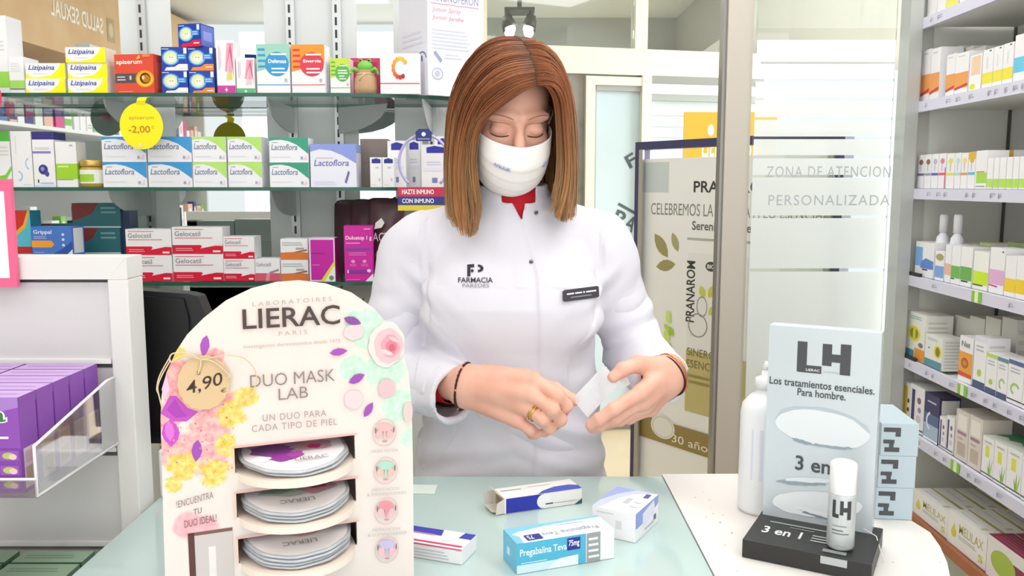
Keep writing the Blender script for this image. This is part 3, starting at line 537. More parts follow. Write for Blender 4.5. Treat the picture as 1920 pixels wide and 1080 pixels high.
def pouch(label, px0, px1, py0, py1, Y, txt):
    a, b_ = W(px0, 450, Y), W(px1, 450, Y); w = b_.x - a.x; h = W(px0, py0, Y).z - SZ[2]; m = M('#4d2d38', .35, 0, .5); mb = MB(); nx, nz = 10, 12; vs_ = []
    for s in (-1, 1):
        for j in range(nz + 1):
            for i in range(nx + 1):
                u, v_ = i / nx, j / nz; d = .03 * math.sin(math.pi * min(max(u, .02), .98)) ** .6 * (1 - v_ ** 2.5) + .0015
                ins = .012 * max(0, v_ - .86) / .14 * abs(2 * u - 1) ** 6
                vs_.append(((u - .5) * w * (1 - .02 * v_), s * d + .035 + .012 * v_, v_ * h - ins))
    n1 = (nx + 1) * (nz + 1); idx = lambda i, j: j * (nx + 1) + i
    fs = [(idx(i, j), idx(i + 1, j), idx(i + 1, j + 1), idx(i, j + 1)) for j in range(nz) for i in range(nx)]; fs += [tuple(n1 + q_ for q_ in f_[::-1]) for f_ in fs]
    mb.add(vs_, fs, m, True); bd = [idx(i, 0) for i in range(nx + 1)] + [idx(nx, j) for j in range(1, nz + 1)] + [idx(i, nz) for i in range(nx - 1, -1, -1)] + [idx(0, j) for j in range(nz - 1, 0, -1)]
    mb.f += [[bd[(q_ + 1) % len(bd)], bd[q_], n1 + bd[q_], n1 + bd[(q_ + 1) % len(bd)]] for q_ in range(len(bd))]; mb.m += [0] * len(bd); mb.sm += [False] * len(bd)
    if txt: art(mb, V((-w / 2, .0025, 0)), X, (Z + Yv * .04).normalized(), w, h, [('P', [(.22, .62), (.26, .70), (.42, .76), (.5, .70), (.42, .64), (.3, .63)], '#e8e4e0'), ('T', 'ACTIVE', .18, .47, .92, .58, '#d8c9cc', .6), ('O', .52, .3, .26, .12, .12, '#b9a3a8', 150, 300), ('O', .56, .3, .2, .09, .14, '#b9a3a8', 150, 300), ('E', .5, .36, .03, .015, '#d8c9cc')], .004)
    else: art(mb, V((-w / 2, .0025, 0)), X, (Z + Yv * .04).normalized(), w, h, [('P', [(.7, .60), (.74, .66), (.84, .69), (.84, .60)], '#e8e4e0')], .004)
    o = mb.build('drink_pouch', None, ((a.x + b_.x) / 2, Y, SZ[2])); return tag(o, label, 'pouch', 'dark drink powder pouches')
pouch('dark maroon pouch behind the tall magenta carton, furthest from the woman', 622, 678, 375, 529, 2.33, 0); pouch('dark maroon pouch, middle of the three behind the magenta carton', 652, 708, 374, 529, 2.265, 0)
pouch('maroon pouch with pale lettering half hidden behind the woman sleeve', 686, 756, 372, 529, 2.20, 1)
# cold remedy cartons at the far end of the lowest shelf
cold = [('P', [(0, .55), (0, 1), (.9, 1), (.75, .8), (.4, .62)], '#d8301f'), ('P', [(0, .5), (0, .55), (.4, .62), (.75, .8), (.9, 1), (.97, 1), (.8, .76), (.42, .56)], '#f3b63c'), ('R', 0, 0, 1, .12, '#c9281d'), ('L', .1, .7, .6, .9, 2, '#f7d9cf')]
o = shelf_carton('cold_remedy_carton', 'light blue and red cold remedy carton at the end of the lowest shelf', 'carton', -30, 60, 400, 529, 2, Y=2.2, front=[('P', [(.4, .62), (.4, 1), (.95, 1), (.85, .8), (.62, .66)], '#d8301f'), ('P', [(.4, .58), (.4, .62), (.62, .66), (.85, .8), (.95, 1), (1, 1), (.9, .76), (.64, .6)], '#f3b63c'), ('R', .4, .38, 1, .48, '#c9281d')], col='#5fc3dc', side=[('R', 0, 0, 1, 1, '#3aa3c4')], d=.05)
gp = [('T', 'Grippal', .05, .70, .50, .88, '#eef2fb', .9), ('L', .05, .55, .4, .68, 2, '#aebfe8'), ('P', [(0, .25), (.48, .25), (.56, .37), (.48, .5), (0, .5)], '#f0a43c'), ('E', .78, .72, .035, .05, '#dfe8fa'), ('E', .78, .54, .035, .05, '#dfe8fa'), ('E', .78, .34, .035, .05, '#dfe8fa'), ('P', [(.55, .05), (.8, .25), (1, .5), (1, 0), (.5, 0)], '#2d55a8'), ('P', [(.86, 0), (1, .2), (1, 0)], '#e8edf6'), ('L', .05, .05, .3, .1, 1, '#aebfe8')]
o = shelf_carton('cold_remedy_carton', 'blue cold remedy carton with an orange arrow just above the grey panel', 'carton', 57, 138, 425, 477, z=SZ[2] + dxm(52.3, 2.14), Y=2.14, front=gp, col='#4a7bd0', side=[('R', .1, .05, .9, .95, '#e4e8ee')], d=.05, rz=math.radians(-6))
c = dup(o, o.location + V((0, .001, -o['h'] - .0005))); c['label'] = 'blue cold remedy carton hidden below its twin behind the grey panel'; o['group'] = c['group'] = 'blue cold remedy cartons'
tl = [('P', [(0, .3), (0, 1), (.55, 1), (.42, .6), (.2, .4)], '#8a3a35'), ('L', .6, .55, .95, .9, 2, '#7fa9b0'), ('R', 0, 0, 1, .06, '#d5e0ee')]
for i, (x0, x1, y0, y1, z_, Y_) in enumerate(((136, 226, 436, 484, 0, 2.26), (136, 226, 390, 436, 1, 2.262), (44, 140, 388, 484, 0, 2.31))):  # first two are solid boxes standing in for mirror reflections
    zz = SZ[2] + (.062 if z_ == 0 and i < 2 else 0) + (dxm(48.5, 2.26) if z_ == 1 else 0) + (.0625 if z_ == 1 else 0)
    oo = shelf_carton('tablet_carton', ('dark teal carton with a rust red corner, lower of the pair above the grey panel', 'dark teal carton with a rust red corner, upper of the pair above the grey panel', 'dark teal carton standing behind the blue cold remedy carton')[i], 'carton', x0, x1, y0, y1, z=(SZ[2] if i == 2 else zz), Y=Y_, col='#37747c', front=tl, d=.05)
    if i == 0:
        bse = MB().box(-.062, 0, 0, .062, .05, .0615, M('#e7e9ea')).build('shelf_riser', None, (oo.location.x, Y_, SZ[2])); tag(bse, 'low white riser block under the dark teal cartons', 'riser')
shelf_carton('medicine_carton', 'narrow dark navy carton at the end of the teal cartons', 'carton', 224, 246, 406, 529, 2, Y=2.27, col='#2c3d60', d=.05)
# ---------------------------------------------------------------- shop gondola along the side wall (seen only in the mirrors)
e = empty('shop_shelving', (-2.62, -.75, 0)); wood = M('#dcb98d', .5, var=(2.5, '#d1a877', .35, .65))
tag(e, 'side wall shelving with a wooden header, seen reflected in the mirrors', 'shelving')
mb = MB(); mb.box(-.45, -1.75, 0, -.42, 1.6, 2.2, M('#e6e6e4')); mb.build('back_panel', e)
o = MB().box(-.42, -1.75, 2.18, .02, 1.6, 2.72, wood).build('header_board', e)
y0, y1 = .07, .69
mb = MB(); art(mb, V((.02, y0, 2.36)), Yv, Z, y1 - y0, .12, [('T', 'SALUD SEXUAL', .0, .1, 1, .9, M('#fbf4e6', .4), 1)], .002)
art(mb, V((.02, y0 - .16, 2.34)), Yv, Z, .1, .15, [('R', 0, 0, 1, 1, '#b49a72'), ('E', .5, .5, .3, .3, '#d8c09a')], .002); l = mb.build('header_lettering', e); l['label'] = 'white lettering and symbol on the wooden header'
for z in (.35, .75, 1.1, 1.42, 1.75):
    MB().box(-.42, -1.75, z - .02, 0, 1.6, z, M('#f0f1f2')).build('shelf_board', e)
for y in (-1.75, 1.57): MB().box(-.42, y, 0, 0, y + .03, 2.18, M('#dfe2e2')).build('side_panel', e)
random.seed(11); cols = ['#f2f2f4', '#f2f2f4', '#eef3f6', '#f4eef0', '#5c78b8', '#e8f0ea', '#d8408a', '#7fc24a', '#f0f0f2', '#e9b9a9', '#f2f2f4', '#37347c']
for z in (1.1, 1.42, 1.75):
    y = -2.45
    while y < .68:
        w, h, d = random.uniform(.05, .1), random.uniform(.10, .2), .05; c = random.choice(cols)
        fr = random.choice(([('R', 0, .1, 1, .3, random.choice(cols))], [('L', .1, .5, .9, .85, 3, '#8b93b0')], [('E', .5, .6, .3, .2, random.choice(cols)), ('L', .1, .1, .9, .3, 2, '#aab')]))
        oo = carton('reflected_carton', w, d, h, c, fr); oo.location = (-2.64, y + w / 2, z + .001); oo.rotation_euler.z = math.pi / 2
        tag(oo, 'small product carton on the side wall shelving, seen only as a reflection in the mirrors', 'carton', 'cartons on the reflected shelving'); y += w + random.uniform(.006, .03)
# ================================================================ COUNTER
ZC = .905
ge0, ge1 = Wz(1243, 893, ZC), Wz(1325, 1048, ZC)
yb = ge0.y; xg = (ge0.x + ge1.x) / 2; xp_ = W(243, 600, 1.30).x + .004; e = empty('glass_counter', (0, 1.1, 0)); tag(e, 'long white shop counter with a pale green glass top in front of the woman', 'counter')
def lb(x0, y0, z0, x1, y1, z1): return (x0, y0 - 1.1, z0, x1, y1 - 1.1, z1)
CTOP = M('#bccfcb', .05, 0, .6, var=(2.2, '#b4cccb', .35, .7))
MB().box(*lb(xp_, .70, ZC - .012, xg - .002, yb, ZC), CTOP).build('glass_top', e, bevel=.0015)
MB().box(*lb(xp_ + .02, .74, .06, xg - .006, yb - .16, ZC - .012), M('#e9ecee', .4)).build('cabinet', e)
MB().box(*lb(xp_ + .03, .78, 0, xg - .006, yb - .2, .06), M('#8d9092', .4)).build('plinth', e)
pts = [Wz(a, b_, ZC) for a, b_ in ((1430, 888), (1540, 893), (1620, 915), (1672, 950), (1712, 978), (1744, 998), (1763, 1025), (1776, 1055), (1785, 1100))]
out = [(xg, .70), (.50, .70), (.60, .76), (.635, .86)] + [(p.x, p.y) for p in pts[::-1]] + [(ge0.x, yb + .012), (xg, yb)]
SPECK = M('#e6e2de', .3)
e2 = empty('side_counter', (.4, 1.1, 0)); mb = MB(); mb.prism([(x - .4, y - 1.1) for x, y in out], V((0, 0, ZC - .03)), X, Yv, Z, .03 + .0, SPECK)
rng = random.Random(3); tops = []
for i in range(150):
    x, y = rng.uniform(.29, .60), rng.uniform(.75, 1.43); r = rng.uniform(.0007, .0022)
    tops.append((x - .4, y - 1.1, r, rng.choice(('#c9a98c', '#8f8690', '#bdb3a8', '#d8c6b0', '#6d6680'))))
for x, y, r, c0 in tops:
    if any(False for _ in ()): pass
    px_ = x + .4; lim = np.interp(y + 1.1, [.86, 1.0, 1.1, 1.2, 1.3, 1.45], [.62, .62, .60, .56, .50, .34])
    if px_ < lim: mb.add([(x + r * math.cos(a) * rng.uniform(.6, 1.3), y + r * math.sin(a) * rng.uniform(.6, 1.3), ZC + .0002) for a in np.linspace(0, 6.28, 6)[:-1]], [(0, 1, 2, 3, 4)], M(c0))
mb.build('speckled_top', e2)
mb = MB(); mb.prism([((x - .4) * .9 + (.018), (y - 1.1) * .86 - .02) for x, y in out], V((0, 0, 0)), X, Yv, Z, ZC - .03, M('#eceae6', .4)); mb.build('cabinet', e2)
tag(e2, 'rounded white counter with coloured specks under the black and silver display', 'counter')

# ================================================================ GREY GONDOLA PANEL, TRAYS, PURPLE AND GREEN CARTONS
YG = 1.30; xr = W(243, 600, YG).x; zt_ = W(150, 482, YG).z; xl = -1.35
e = empty('slatwall_display', ((xl + xr) / 2, YG, 0)); ox = (xl + xr) / 2; PG = M('#d3d2d0', .45); PF = M('#e2e1de', .4)
fw = W(243, 600, YG).x - W(205, 600, YG).x; ft = zt_ - W(150, 524, YG).z
mb = MB(); mb.box(xr - fw - ox, 0, 0, xr - ox, .055, zt_ - ft, PF); mb.prism([(xr - fw - ox, zt_ - ft), (xr - ox, zt_ - ft), (xr - ox, zt_)], V((0, .055, 0)), X, Z, -Yv, .055, PF)
mb.build('side_frame', e, bevel=.002)
mb = MB(); mb.prism([(xl - ox, zt_ - ft), (xr - fw - ox, zt_ - ft), (xr - ox - .0004, zt_), (xl - ox, zt_)], V((0, .054, 0)), X, Z, -Yv, .054, PF); mb.build('top_frame', e, bevel=.002)
mb = MB(); zz = [0] + [W(150, y, YG).z for y in (1030, 852, 686)] + [zt_ - ft]
for i in range(4): mb.box(xl - ox, .012, zz[i] + (.004 if i else 0), xr - fw - ox, .05, zz[i + 1] - .006, PG)
mb.box(xl - ox, .03, 0, xr - fw - ox, .05, zt_ - ft, M('#8f8e8c')); mb.build('slatted_backboard', e)
for y in (680, 846, 1024):
    z = W(150, y, YG).z; MB().box(xl - ox, .006, z - .003, xr - fw - ox - .004, .013, z + .004, M('#f4f3f2', .3)).build('hook_rail', e)
tag(e, 'light grey slatted display panel with a mitred frame and clear trays hooked onto it', 'panel')
def tray(zb_, yf, label, top_f, top_b):
    e = empty('acrylic_tray', (0, YG, zb_)); x1 = xr - fw + .004; x0 = -1.2; d = YG - yf
    MB().box(x0, -d, -.003, x1, -.001, 0, CLEAR).build('tray_floor', e)
    mb = MB(); mb.prism([(0.001, 0), (d, 0), (d, top_f), (.03, top_b), (.001, top_b)], V((x1 - .003, 0, 0)), -Yv, Z, X, .003, CLEAR)
    w = M('#f6f2f8', .2); rr = .0022
    mb.tube([(x1, -.002, 0), (x1, -d, 0), (x1, -d, top_f), (x1, -.03, top_b), (x1, -.004, top_b)], rr, w, 6); mb.build('side_wall', e)
    mb = MB(); mb.box(x0, -d - .003, 0, x1, -d, .022, CLEAR); mb.tube([(x0, -d, .022), (x1, -d, .022)], rr, w, 6); mb.build('front_lip', e)
    return tag(e, label, 'tray')
zt1 = W(65, 926, 1.075).z; tray(zt1, 1.068, 'clear acrylic tray holding the purple cartons on the grey panel', .066, .105)
zt2 = zt1 - .285; tray(zt2, 1.068, 'clear acrylic tray holding the green cartons, lower on the grey panel', .066, .105)
pw_, pd_, ph_ = .105, .0395, .128
def fruit(y): return [('R', .74, y, .97, y + .1, '#9457b5'), ('E', .85, y + .05, .08, .035, '#b9c06b'), ('E', .9, y + .04, .05, .03, '#e6c7c0')]
pf = [('P', [(0, 1), (1, 1), (1, .9), (.7, .84), (0, .82)], '#a77fcb'), ('T', 'a', .62, .74, .86, .87, '#ffffff', 4), ('T', 'a', .64, .75, .84, .86, '#3f7a44', 1), ('L', .3, .64, .72, .68, 1, '#efe2f5'), ('L', .24, .56, .86, .62, 1, '#efe2f5'), ('R', .05, .12, .68, .45, '#efe9ea'), ('R', .05, .30, .68, .40, '#6f9a82'), ('E', .5, .2, .1, .07, '#d8574e'), ('R', .72, .02, 1, .47, '#7f43a6')] + fruit(.35) + fruit(.2) + fruit(.05)
psd = [('R', 0, .52, 1, 1, '#8a50ad'), ('R', .12, .04, .9, .46, '#d9c0cf'), ('R', .2, .1, .8, .26, '#b9a08f'), ('R', .2, .3, .8, .42, '#cdaab8')]
o = None; rows = ['front', 'second', 'third', 'fourth', 'back']
for cx_, cl in ((0, 'nearest the panel edge'), (1, 'further from the panel edge')):
    for r in range(5):
        loc = V((xr - fw - .004 - .012 - pw_ / 2 - cx_ * (pw_ + .004), 1.0735 + r * (pd_ + .0035), zt1 + .0008)); lb_ = 'purple food carton in the upper clear tray, %s row, column %s' % (rows[r], cl)
        if o is None: o = carton('food_carton', pw_, pd_, ph_, '#8e4fb4', pf, [('R', 0, 0, 1, 1, '#c3a3d8'), ('L', .1, .3, .9, .7, 1, '#ab86c6')], psd); o.location = loc; tag(o, lb_, 'carton', 'purple cartons in the upper tray')
        else: c = dup(o, loc); c['label'] = lb_
gfr = [('R', 0, .5, 1, 1, '#3f7350'), ('L', .2, .62, .8, .86, 1, '#f4f6f0'), ('R', .1, .1, .9, .42, '#dfe7d8')]; gs_ = [('R', 0, 0, 1, 1, '#587a60'), ('R', .1, .05, .8, .5, '#c9d6c6')]
o = None
for cx_, cl in ((0, 'nearest the panel edge'), (1, 'further from the panel edge')):
    for r in range(4):
        loc = V((xr - fw - .004 - .015 - pw_ / 2 - cx_ * (pw_ + .010), 1.074 + (r + (0 if cx_ == 0 else -0)) * (pd_ + .006), zt2 + .0008)); lb_ = 'green food carton in the lower clear tray, %s row, column %s' % (('front', 'second', 'third', 'back')[r], cl)
        if o is None: o = carton('food_carton', pw_, pd_, ph_, '#4d7b5b', gfr, [('R', 0, 0, 1, 1, '#8fa98f'), ('L', .1, .3, .9, .7, 2, '#6f8f74')], gs_); o.location = loc; tag(o, lb_, 'carton', 'green cartons in the lower tray')
        else: c = dup(o, loc); c['label'] = lb_
# pink framed price card clipped on the panel
a, b_ = W(-60, 336, 1.29), W(33, 538, 1.29); w, h = b_.x - a.x, a.z - b_.z; mb = MB(); mb.box(-w / 2, 0, 0, w / 2, .008, h, M('#e9678f', .4))
art(mb, V((-w / 2, 0, 0)), X, Z, w, h, [('R', .16, .085, .84, .89, '#f7f4f4'), ('E', .64, .8, .035, .03, '#f2b57a'), ('L', .22, .3, .6, .6, 3, '#e4dfe4')])
o = mb.build('price_card', None, ((a.x + b_.x) / 2, 1.289, b_.z)); tag(o, 'pink bordered white card standing up in front of the grey panel top edge', 'price card')
# ---------------------------------------------------------------- black till screen on a white till base
YM = 1.42; zb_ = W(300, 812, YM).z; x0 = W(150, 700, YM).x
a_, b_ = W(286, 815, 1.36), W(420, 815, 1.36)
e = empty('cash_drawer', (-.63, 1.362, ZC)); MB().box(xp_ + .632, 0, 0, a_.x + .63 + .14, .085, zb_ - ZC - .012, M('#ececea', .4)).build('body', e, bevel=.004)
MB().box(.075, -.003, .03, .16, 0, .055, M('#cfcfcd')).build('drawer_front', e); tag(e, 'low white till base behind the mask display', 'till')
e = empty('till_screen', (W(320, 700, YM).x, YM, zb_ - .012)); BK = M('#1d1c1f', .45, 0, .4)
def sp(px, py): q_ = W(px, py, YM); return (q_.x - e.location.x, q_.z - e.location.z)
out = [sp(200, 540), sp(352, 551), sp(371, 556), sp(386, 592), sp(388, 800), sp(200, 800)]
mb = MB(); mb.prism(out, V((0, .035, 0)), X, Z, -Yv, .035, BK); inn = [sp(205, 550), sp(346, 560), sp(356, 596), sp(358, 785), sp(205, 785)]
mb.prism(inn, V((0, .0, 0)), X, Z, -Yv, .006, M('#141315', .5)); mb.build('screen_housing', e, bevel=.003)
MB().box(-.05, .005, 0, .02, .035, sp(300, 795)[1], BK).build('stand', e); MB().box(-.09, -.02, 0, .06, .06, .008, BK).build('foot', e)
tag(e, 'black till screen seen from behind between the grey panel and the mask display', 'screen')

# ================================================================ ARCHED FACE MASK DISPLAY
ya = math.radians(22); du = V((math.cos(ya), math.sin(ya), 0)); dn = V((math.sin(ya), -math.cos(ya), 0)); DO = W(540, 800, 1.0); DO = V((DO.x, DO.y, ZC + .0006))
def DP(px, py): q_ = Wp(px, py, DO, dn); d = q_ - DO; return (d.dot(du), d.z)
md = empty('mask_display', DO, ya); tag(md, 'arched white cardboard display of round face masks with flower print', 'display')
CARDC = '#e9dcd6'
def printed_card():
    m = bpy.data.materials.new('watercolour_card'); m.use_nodes = True; nt = m.node_tree; b = nt.nodes['Principled BSDF']; b.inputs['Roughness'].default_value = .5; b.inputs['Specular IOR Level'].default_value = .3
    tc = nt.nodes.new('ShaderNodeTexCoord'); nz = nt.nodes.new('ShaderNodeTexNoise'); nz.inputs['Scale'].default_value = 55; nz.inputs['Detail'].default_value = 9; nz.inputs['Roughness'].default_value = .7; nt.links.new(tc.outputs['Object'], nz.inputs['Vector'])
    n2 = nt.nodes.new('ShaderNodeTexNoise'); n2.inputs['Scale'].default_value = 130; n2.inputs['Detail'].default_value = 6; nt.links.new(tc.outputs['Object'], n2.inputs['Vector'])
    cur = None
    for blobs, ca_, cb_, amt in (([(345, 735, 66), (338, 845, 66), (395, 795, 66), (388, 862, 58), (330, 690, 40), (428, 760, 38), (402, 668, 28), (316, 780, 46)], '#f6c3b9', '#ee92a2', .85), ([(333, 664, 26), (342, 872, 46), (402, 888, 44), (432, 778, 42), (462, 744, 34), (424, 834, 34), (446, 852, 22), (324, 908, 28)], '#f4dd8c', '#eab63a', 1.2),
            ([(692, 618, 70), (722, 690, 70), (748, 762, 60), (662, 690, 46), (742, 628, 60), (768, 820, 34), (664, 600, 34)], '#d3eadb', '#b9dec8', .5), ([(380, 996, 52), (352, 985, 44)], '#f4bcc2', '#f0aab4', .25)):
        acc = None
        for px, py, r in blobs:
            p = DP(px, py); vm = nt.nodes.new('ShaderNodeVectorMath'); vm.operation = 'DISTANCE'; vm.inputs[1].default_value = (p[0], 0, p[1]); nt.links.new(tc.outputs['Object'], vm.inputs[0])
            mr = nt.nodes.new('ShaderNodeMapRange'); mr.interpolation_type = 'SMOOTHSTEP'; mr.inputs[1].default_value = 0; mr.inputs[2].default_value = r / 1600 * 1.05; mr.inputs[3].default_value = 1; mr.inputs[4].default_value = 0; nt.links.new(vm.outputs['Value'], mr.inputs[0])
            if acc is None: acc = mr.outputs[0]
            else:
                mx = nt.nodes.new('ShaderNodeMath'); mx.operation = 'MAXIMUM'; nt.links.new(acc, mx.inputs[0]); nt.links.new(mr.outputs[0], mx.inputs[1]); acc = mx.outputs[0]
        ma = nt.nodes.new('ShaderNodeMath'); ma.operation = 'MULTIPLY_ADD'; ma.inputs[1].default_value = amt * 1.6; nt.links.new(nz.outputs[0], ma.inputs[0]); sb = nt.nodes.new('ShaderNodeMath'); sb.operation = 'SUBTRACT'; sb.inputs[1].default_value = amt * .8; nt.links.new(acc, sb.inputs[0]); nt.links.new(sb.outputs[0], ma.inputs[2])
        al = nt.nodes.new('ShaderNodeMapRange'); al.interpolation_type = 'SMOOTHSTEP'; al.inputs[1].default_value = .28; al.inputs[2].default_value = .55; nt.links.new(ma.outputs[0], al.inputs[0])
        gt = nt.nodes.new('ShaderNodeMath'); gt.operation = 'GREATER_THAN'; gt.inputs[1].default_value = .01; nt.links.new(acc, gt.inputs[0]); ml = nt.nodes.new('ShaderNodeMath'); ml.operation = 'MULTIPLY'; nt.links.new(al.outputs[0], ml.inputs[0]); nt.links.new(gt.outputs[0], ml.inputs[1])
        rp = nt.nodes.new('ShaderNodeValToRGB'); rp.color_ramp.elements[0].position = .38; rp.color_ramp.elements[1].position = .66; rp.color_ramp.elements[0].color = lin(ca_); rp.color_ramp.elements[1].color = lin(cb_); nt.links.new(n2.outputs[0], rp.inputs[0])
        mc = nt.nodes.new('ShaderNodeMix'); mc.data_type = 'RGBA'; nt.links.new(ml.outputs[0], mc.inputs[0]); nt.links.new(rp.outputs[0], mc.inputs[7])
        if cur is None: mc.inputs[6].default_value = lin(CARDC)
        else: nt.links.new(cur, mc.inputs[6])
        cur = mc.outputs[2]
    nt.links.new(cur, b.inputs['Base Color']); return m
CARD = printed_card(); outl = [(301, 785), (303, 742), (312, 700), (330, 660), (351, 628), (382, 597), (424, 564), (472, 541), (520, 529), (562, 526), (612, 532), (660, 549), (700, 577), (730, 611), (752, 650), (766, 700), (772, 760), (774, 850)]
P0 = [DP(*p) for p in outl]; xl_, xr_ = DP(303, 1000)[0], DP(775, 1000)[0]; P0 = [(xl_, 0)] + [(max(p[0], xl_), p[1]) for p in P0] + [(xr_, 0)]
P0 = P0[::-1]
hl, hr = DP(441, 900)[0], DP(667, 900)[0]
zh = [(DP(552, 826)[1], DP(552, 874)[1]), (DP(552, 909)[1], DP(552, 956)[1]), (DP(554, 992)[1], DP(554, 1040)[1]), (DP(554, 1075)[1], DP(554, 1120)[1])]
holes = [[(hl, b_), (hr, b_), (hr, a), (hl, a)] for a, b_ in zh if b_ > .02]
from mathutils.geometry import tessellate_polygon
loops = [[V((p[0], 0, p[1])) for p in P0]] + [[V((p[0], 0, p[1])) for p in h] for h in holes]
flat = [p for l in loops for p in l]; tri = tessellate_polygon([[V((p.x, p.z, 0)) for p in l] for l in loops]); T = .004; n0 = len(flat)
mb = MB(); fs = []
for t in tri:
    a, b_, c = [flat[i] for i in t]; ccw = (b_.x - a.x) * (c.z - a.z) - (b_.z - a.z) * (c.x - a.x)
    f = list(t) if ccw > 0 else list(t)[::-1]; fs.append(f); fs.append([i + n0 for i in f[::-1]])
k = 0
for l in loops:
    m_ = len(l); fs += [[k + i, k + (i + 1) % m_, n0 + k + (i + 1) % m_, n0 + k + i] for i in range(m_)]; k += m_
mb.add([p for p in flat] + [p + V((0, T, 0)) for p in flat], fs, CARD)
# printed artwork (flat ink on the card)
def dpoly(pts, c): return ('P', [DP(*p) for p in pts], c)
def dell(px, py, rx, ry, c, n=22, jag=0, rot=0, seed=1):
    rg = random.Random(seed); q_ = []
    for i in range(n):
        a = 2 * math.pi * i / n; f = 1 + rg.uniform(-jag, jag); x, y = rx * f * math.cos(a), ry * f * math.sin(a); r = math.radians(rot)
        q_.append((px + x * math.cos(r) - y * math.sin(r), py + x * math.sin(r) + y * math.cos(r)))
    return dpoly(q_[::-1], c)
def petal(px, py, L_, w_, rot, c):
    q_ = [(-L_, 0), (-L_ * .6, w_ * .75), (0, w_), (L_ * .5, w_ * .7), (L_, 0), (L_ * .5, -w_ * .75), (0, -w_), (-L_ * .6, -w_ * .65)]; r = math.radians(rot)
    return dpoly([(px + x * math.cos(r) - y * math.sin(r), py + x * math.sin(r) + y * math.cos(r)) for x, y in q_][::-1], c)
def dtext(t, x0, yb_, x1, yb1, hpx, c, b=0, ital=0, sp=1.0):
    a, b2 = DP(x0, yb_), DP(x1, yb1); vs_, fs_ = text_geo(t, b, ital, sp); h = hpx / 1600 * 1.0; L_ = b2[0] - a[0]; dz = b2[1] - a[1]
    return ('G', [(a[0] + L_ * x, a[1] + dz * x + h * y) for x, y in vs_], fs_, c)
ink = '#4b3d3c'; gry = '#a79c98'
wash = [dell(352, 735, 44, 55, '#f3b9b9', 26, .12, 0, 2), dell(345, 830, 36, 80, '#f6c6bd', 30, .12, 0, 3), dell(395, 800, 52, 52, '#f5c4c2', 30, .16, 0, 4), dell(380, 855, 50, 42, '#f4cfb4', 26, .16, 10, 5), dell(330, 665, 12, 22, '#efc75a', 18, .25, 20, 6), dell(345, 860, 22, 40, '#f1cd62', 22, .28, 0, 7), dell(400, 880, 36, 24, '#f0c650', 24, .3, 20, 8), dell(430, 770, 40, 14, '#f2c94e', 22, .25, -14, 9), dell(458, 745, 26, 8, '#eec055', 18, .25, -12, 10), dell(422, 820, 26, 18, '#f3cf6a', 20, .3, 0, 11), dell(428, 838, 14, 10, '#efc040', 14, .3, 0, 12), dell(370, 760, 24, 14, '#f09aa8', 18, .2, 0, 13), dell(335, 700, 22, 16, '#f2a4ac', 18, .25, 30, 14), dell(418, 742, 20, 12, '#f1b0c4', 18, .2, -20, 15), dell(400, 660, 14, 12, '#f6cfc9', 14, .25, 0, 16),
    dpoly([(640, 570), (690, 585), (728, 625), (752, 672), (764, 730), (768, 810), (738, 760), (690, 715), (655, 700), (642, 640)][::-1], '#cfe6d6'), dell(690, 640, 34, 40, '#c4e1cd', 22, .12, 0, 17), dell(735, 740, 24, 40, '#c9e5d3', 20, .12, 0, 18), dell(765, 805, 6, 26, '#d5e9da', 14, .1, 0, 19), dell(660, 690, 18, 40, '#d8ebdd', 18, .15, 0, 20)]
wash_base = len(wash); wash += [dpoly([(301, 775), (318, 742), (330, 742), (352, 765), (372, 772), (350, 790), (325, 790)][::-1], '#c04fc0'), dpoly([(312, 768), (328, 748), (340, 768), (352, 780), (330, 784)][::-1], '#a940b2'), petal(320, 812, 26, 17, 88, '#c64cc4'), petal(318, 808, 20, 9, 86, '#d873d3'), petal(384, 648, 20, 9, 100, '#a551b8'), petal(369, 845, 21, 10, 96, '#a04cb6'), dpoly([(303, 730), (312, 700), (318, 730), (308, 745)][::-1], '#e9c6e9')]
wash = wash[wash_base:]
for i in range(46):
    r2 = random.Random(100 + i); wash.append(dell(r2.uniform(315, 440), r2.uniform(720, 900), r2.uniform(.8, 2.4), r2.uniform(.8, 2.2), r2.choice(('#e0708a', '#e8b13a', '#d96f7a', '#c98aa8', '#efc35a')), 7, .2, 0, i))
wash += [dell(724, 645, 34, 42, '#f6d9d8', 26, .05, 10, 21), dell(728, 648, 27, 33, '#f1bcc2', 24, .05, 0, 22), dell(731, 648, 18, 22, '#eaa0ae', 20, .06, 0, 23), dell(733, 650, 11, 13, '#da7f92', 18, .08, 0, 24), dell(734, 651, 6, 7, '#c96379', 14, .08, 0, 25), dell(724, 660, 12, 4, '#f5cdd2', 14, .05, 20, 26), dell(738, 636, 10, 3.5, '#f3c0c8', 14, .05, 25, 27),
    dell(662, 622, 19, 15, '#f3ccd0', 20, .08, 0, 28), petal(660, 601, 17, 8, 18, '#8a4a9a'), petal(634, 659, 17, 7, -8, '#a44fb4'), petal(668, 709, 17, 8, -28, '#9a4cb0'), petal(690, 767, 16, 7, -58, '#9d4fb3'), dell(724, 727, 16, 17, '#f0b9c2', 18, .05, 0, 29), dell(662, 748, 17, 18, '#f4cdd3', 18, .05, 0, 30), dell(764, 772, 9, 20, '#f3c4c4', 14, .05, 0, 31)]
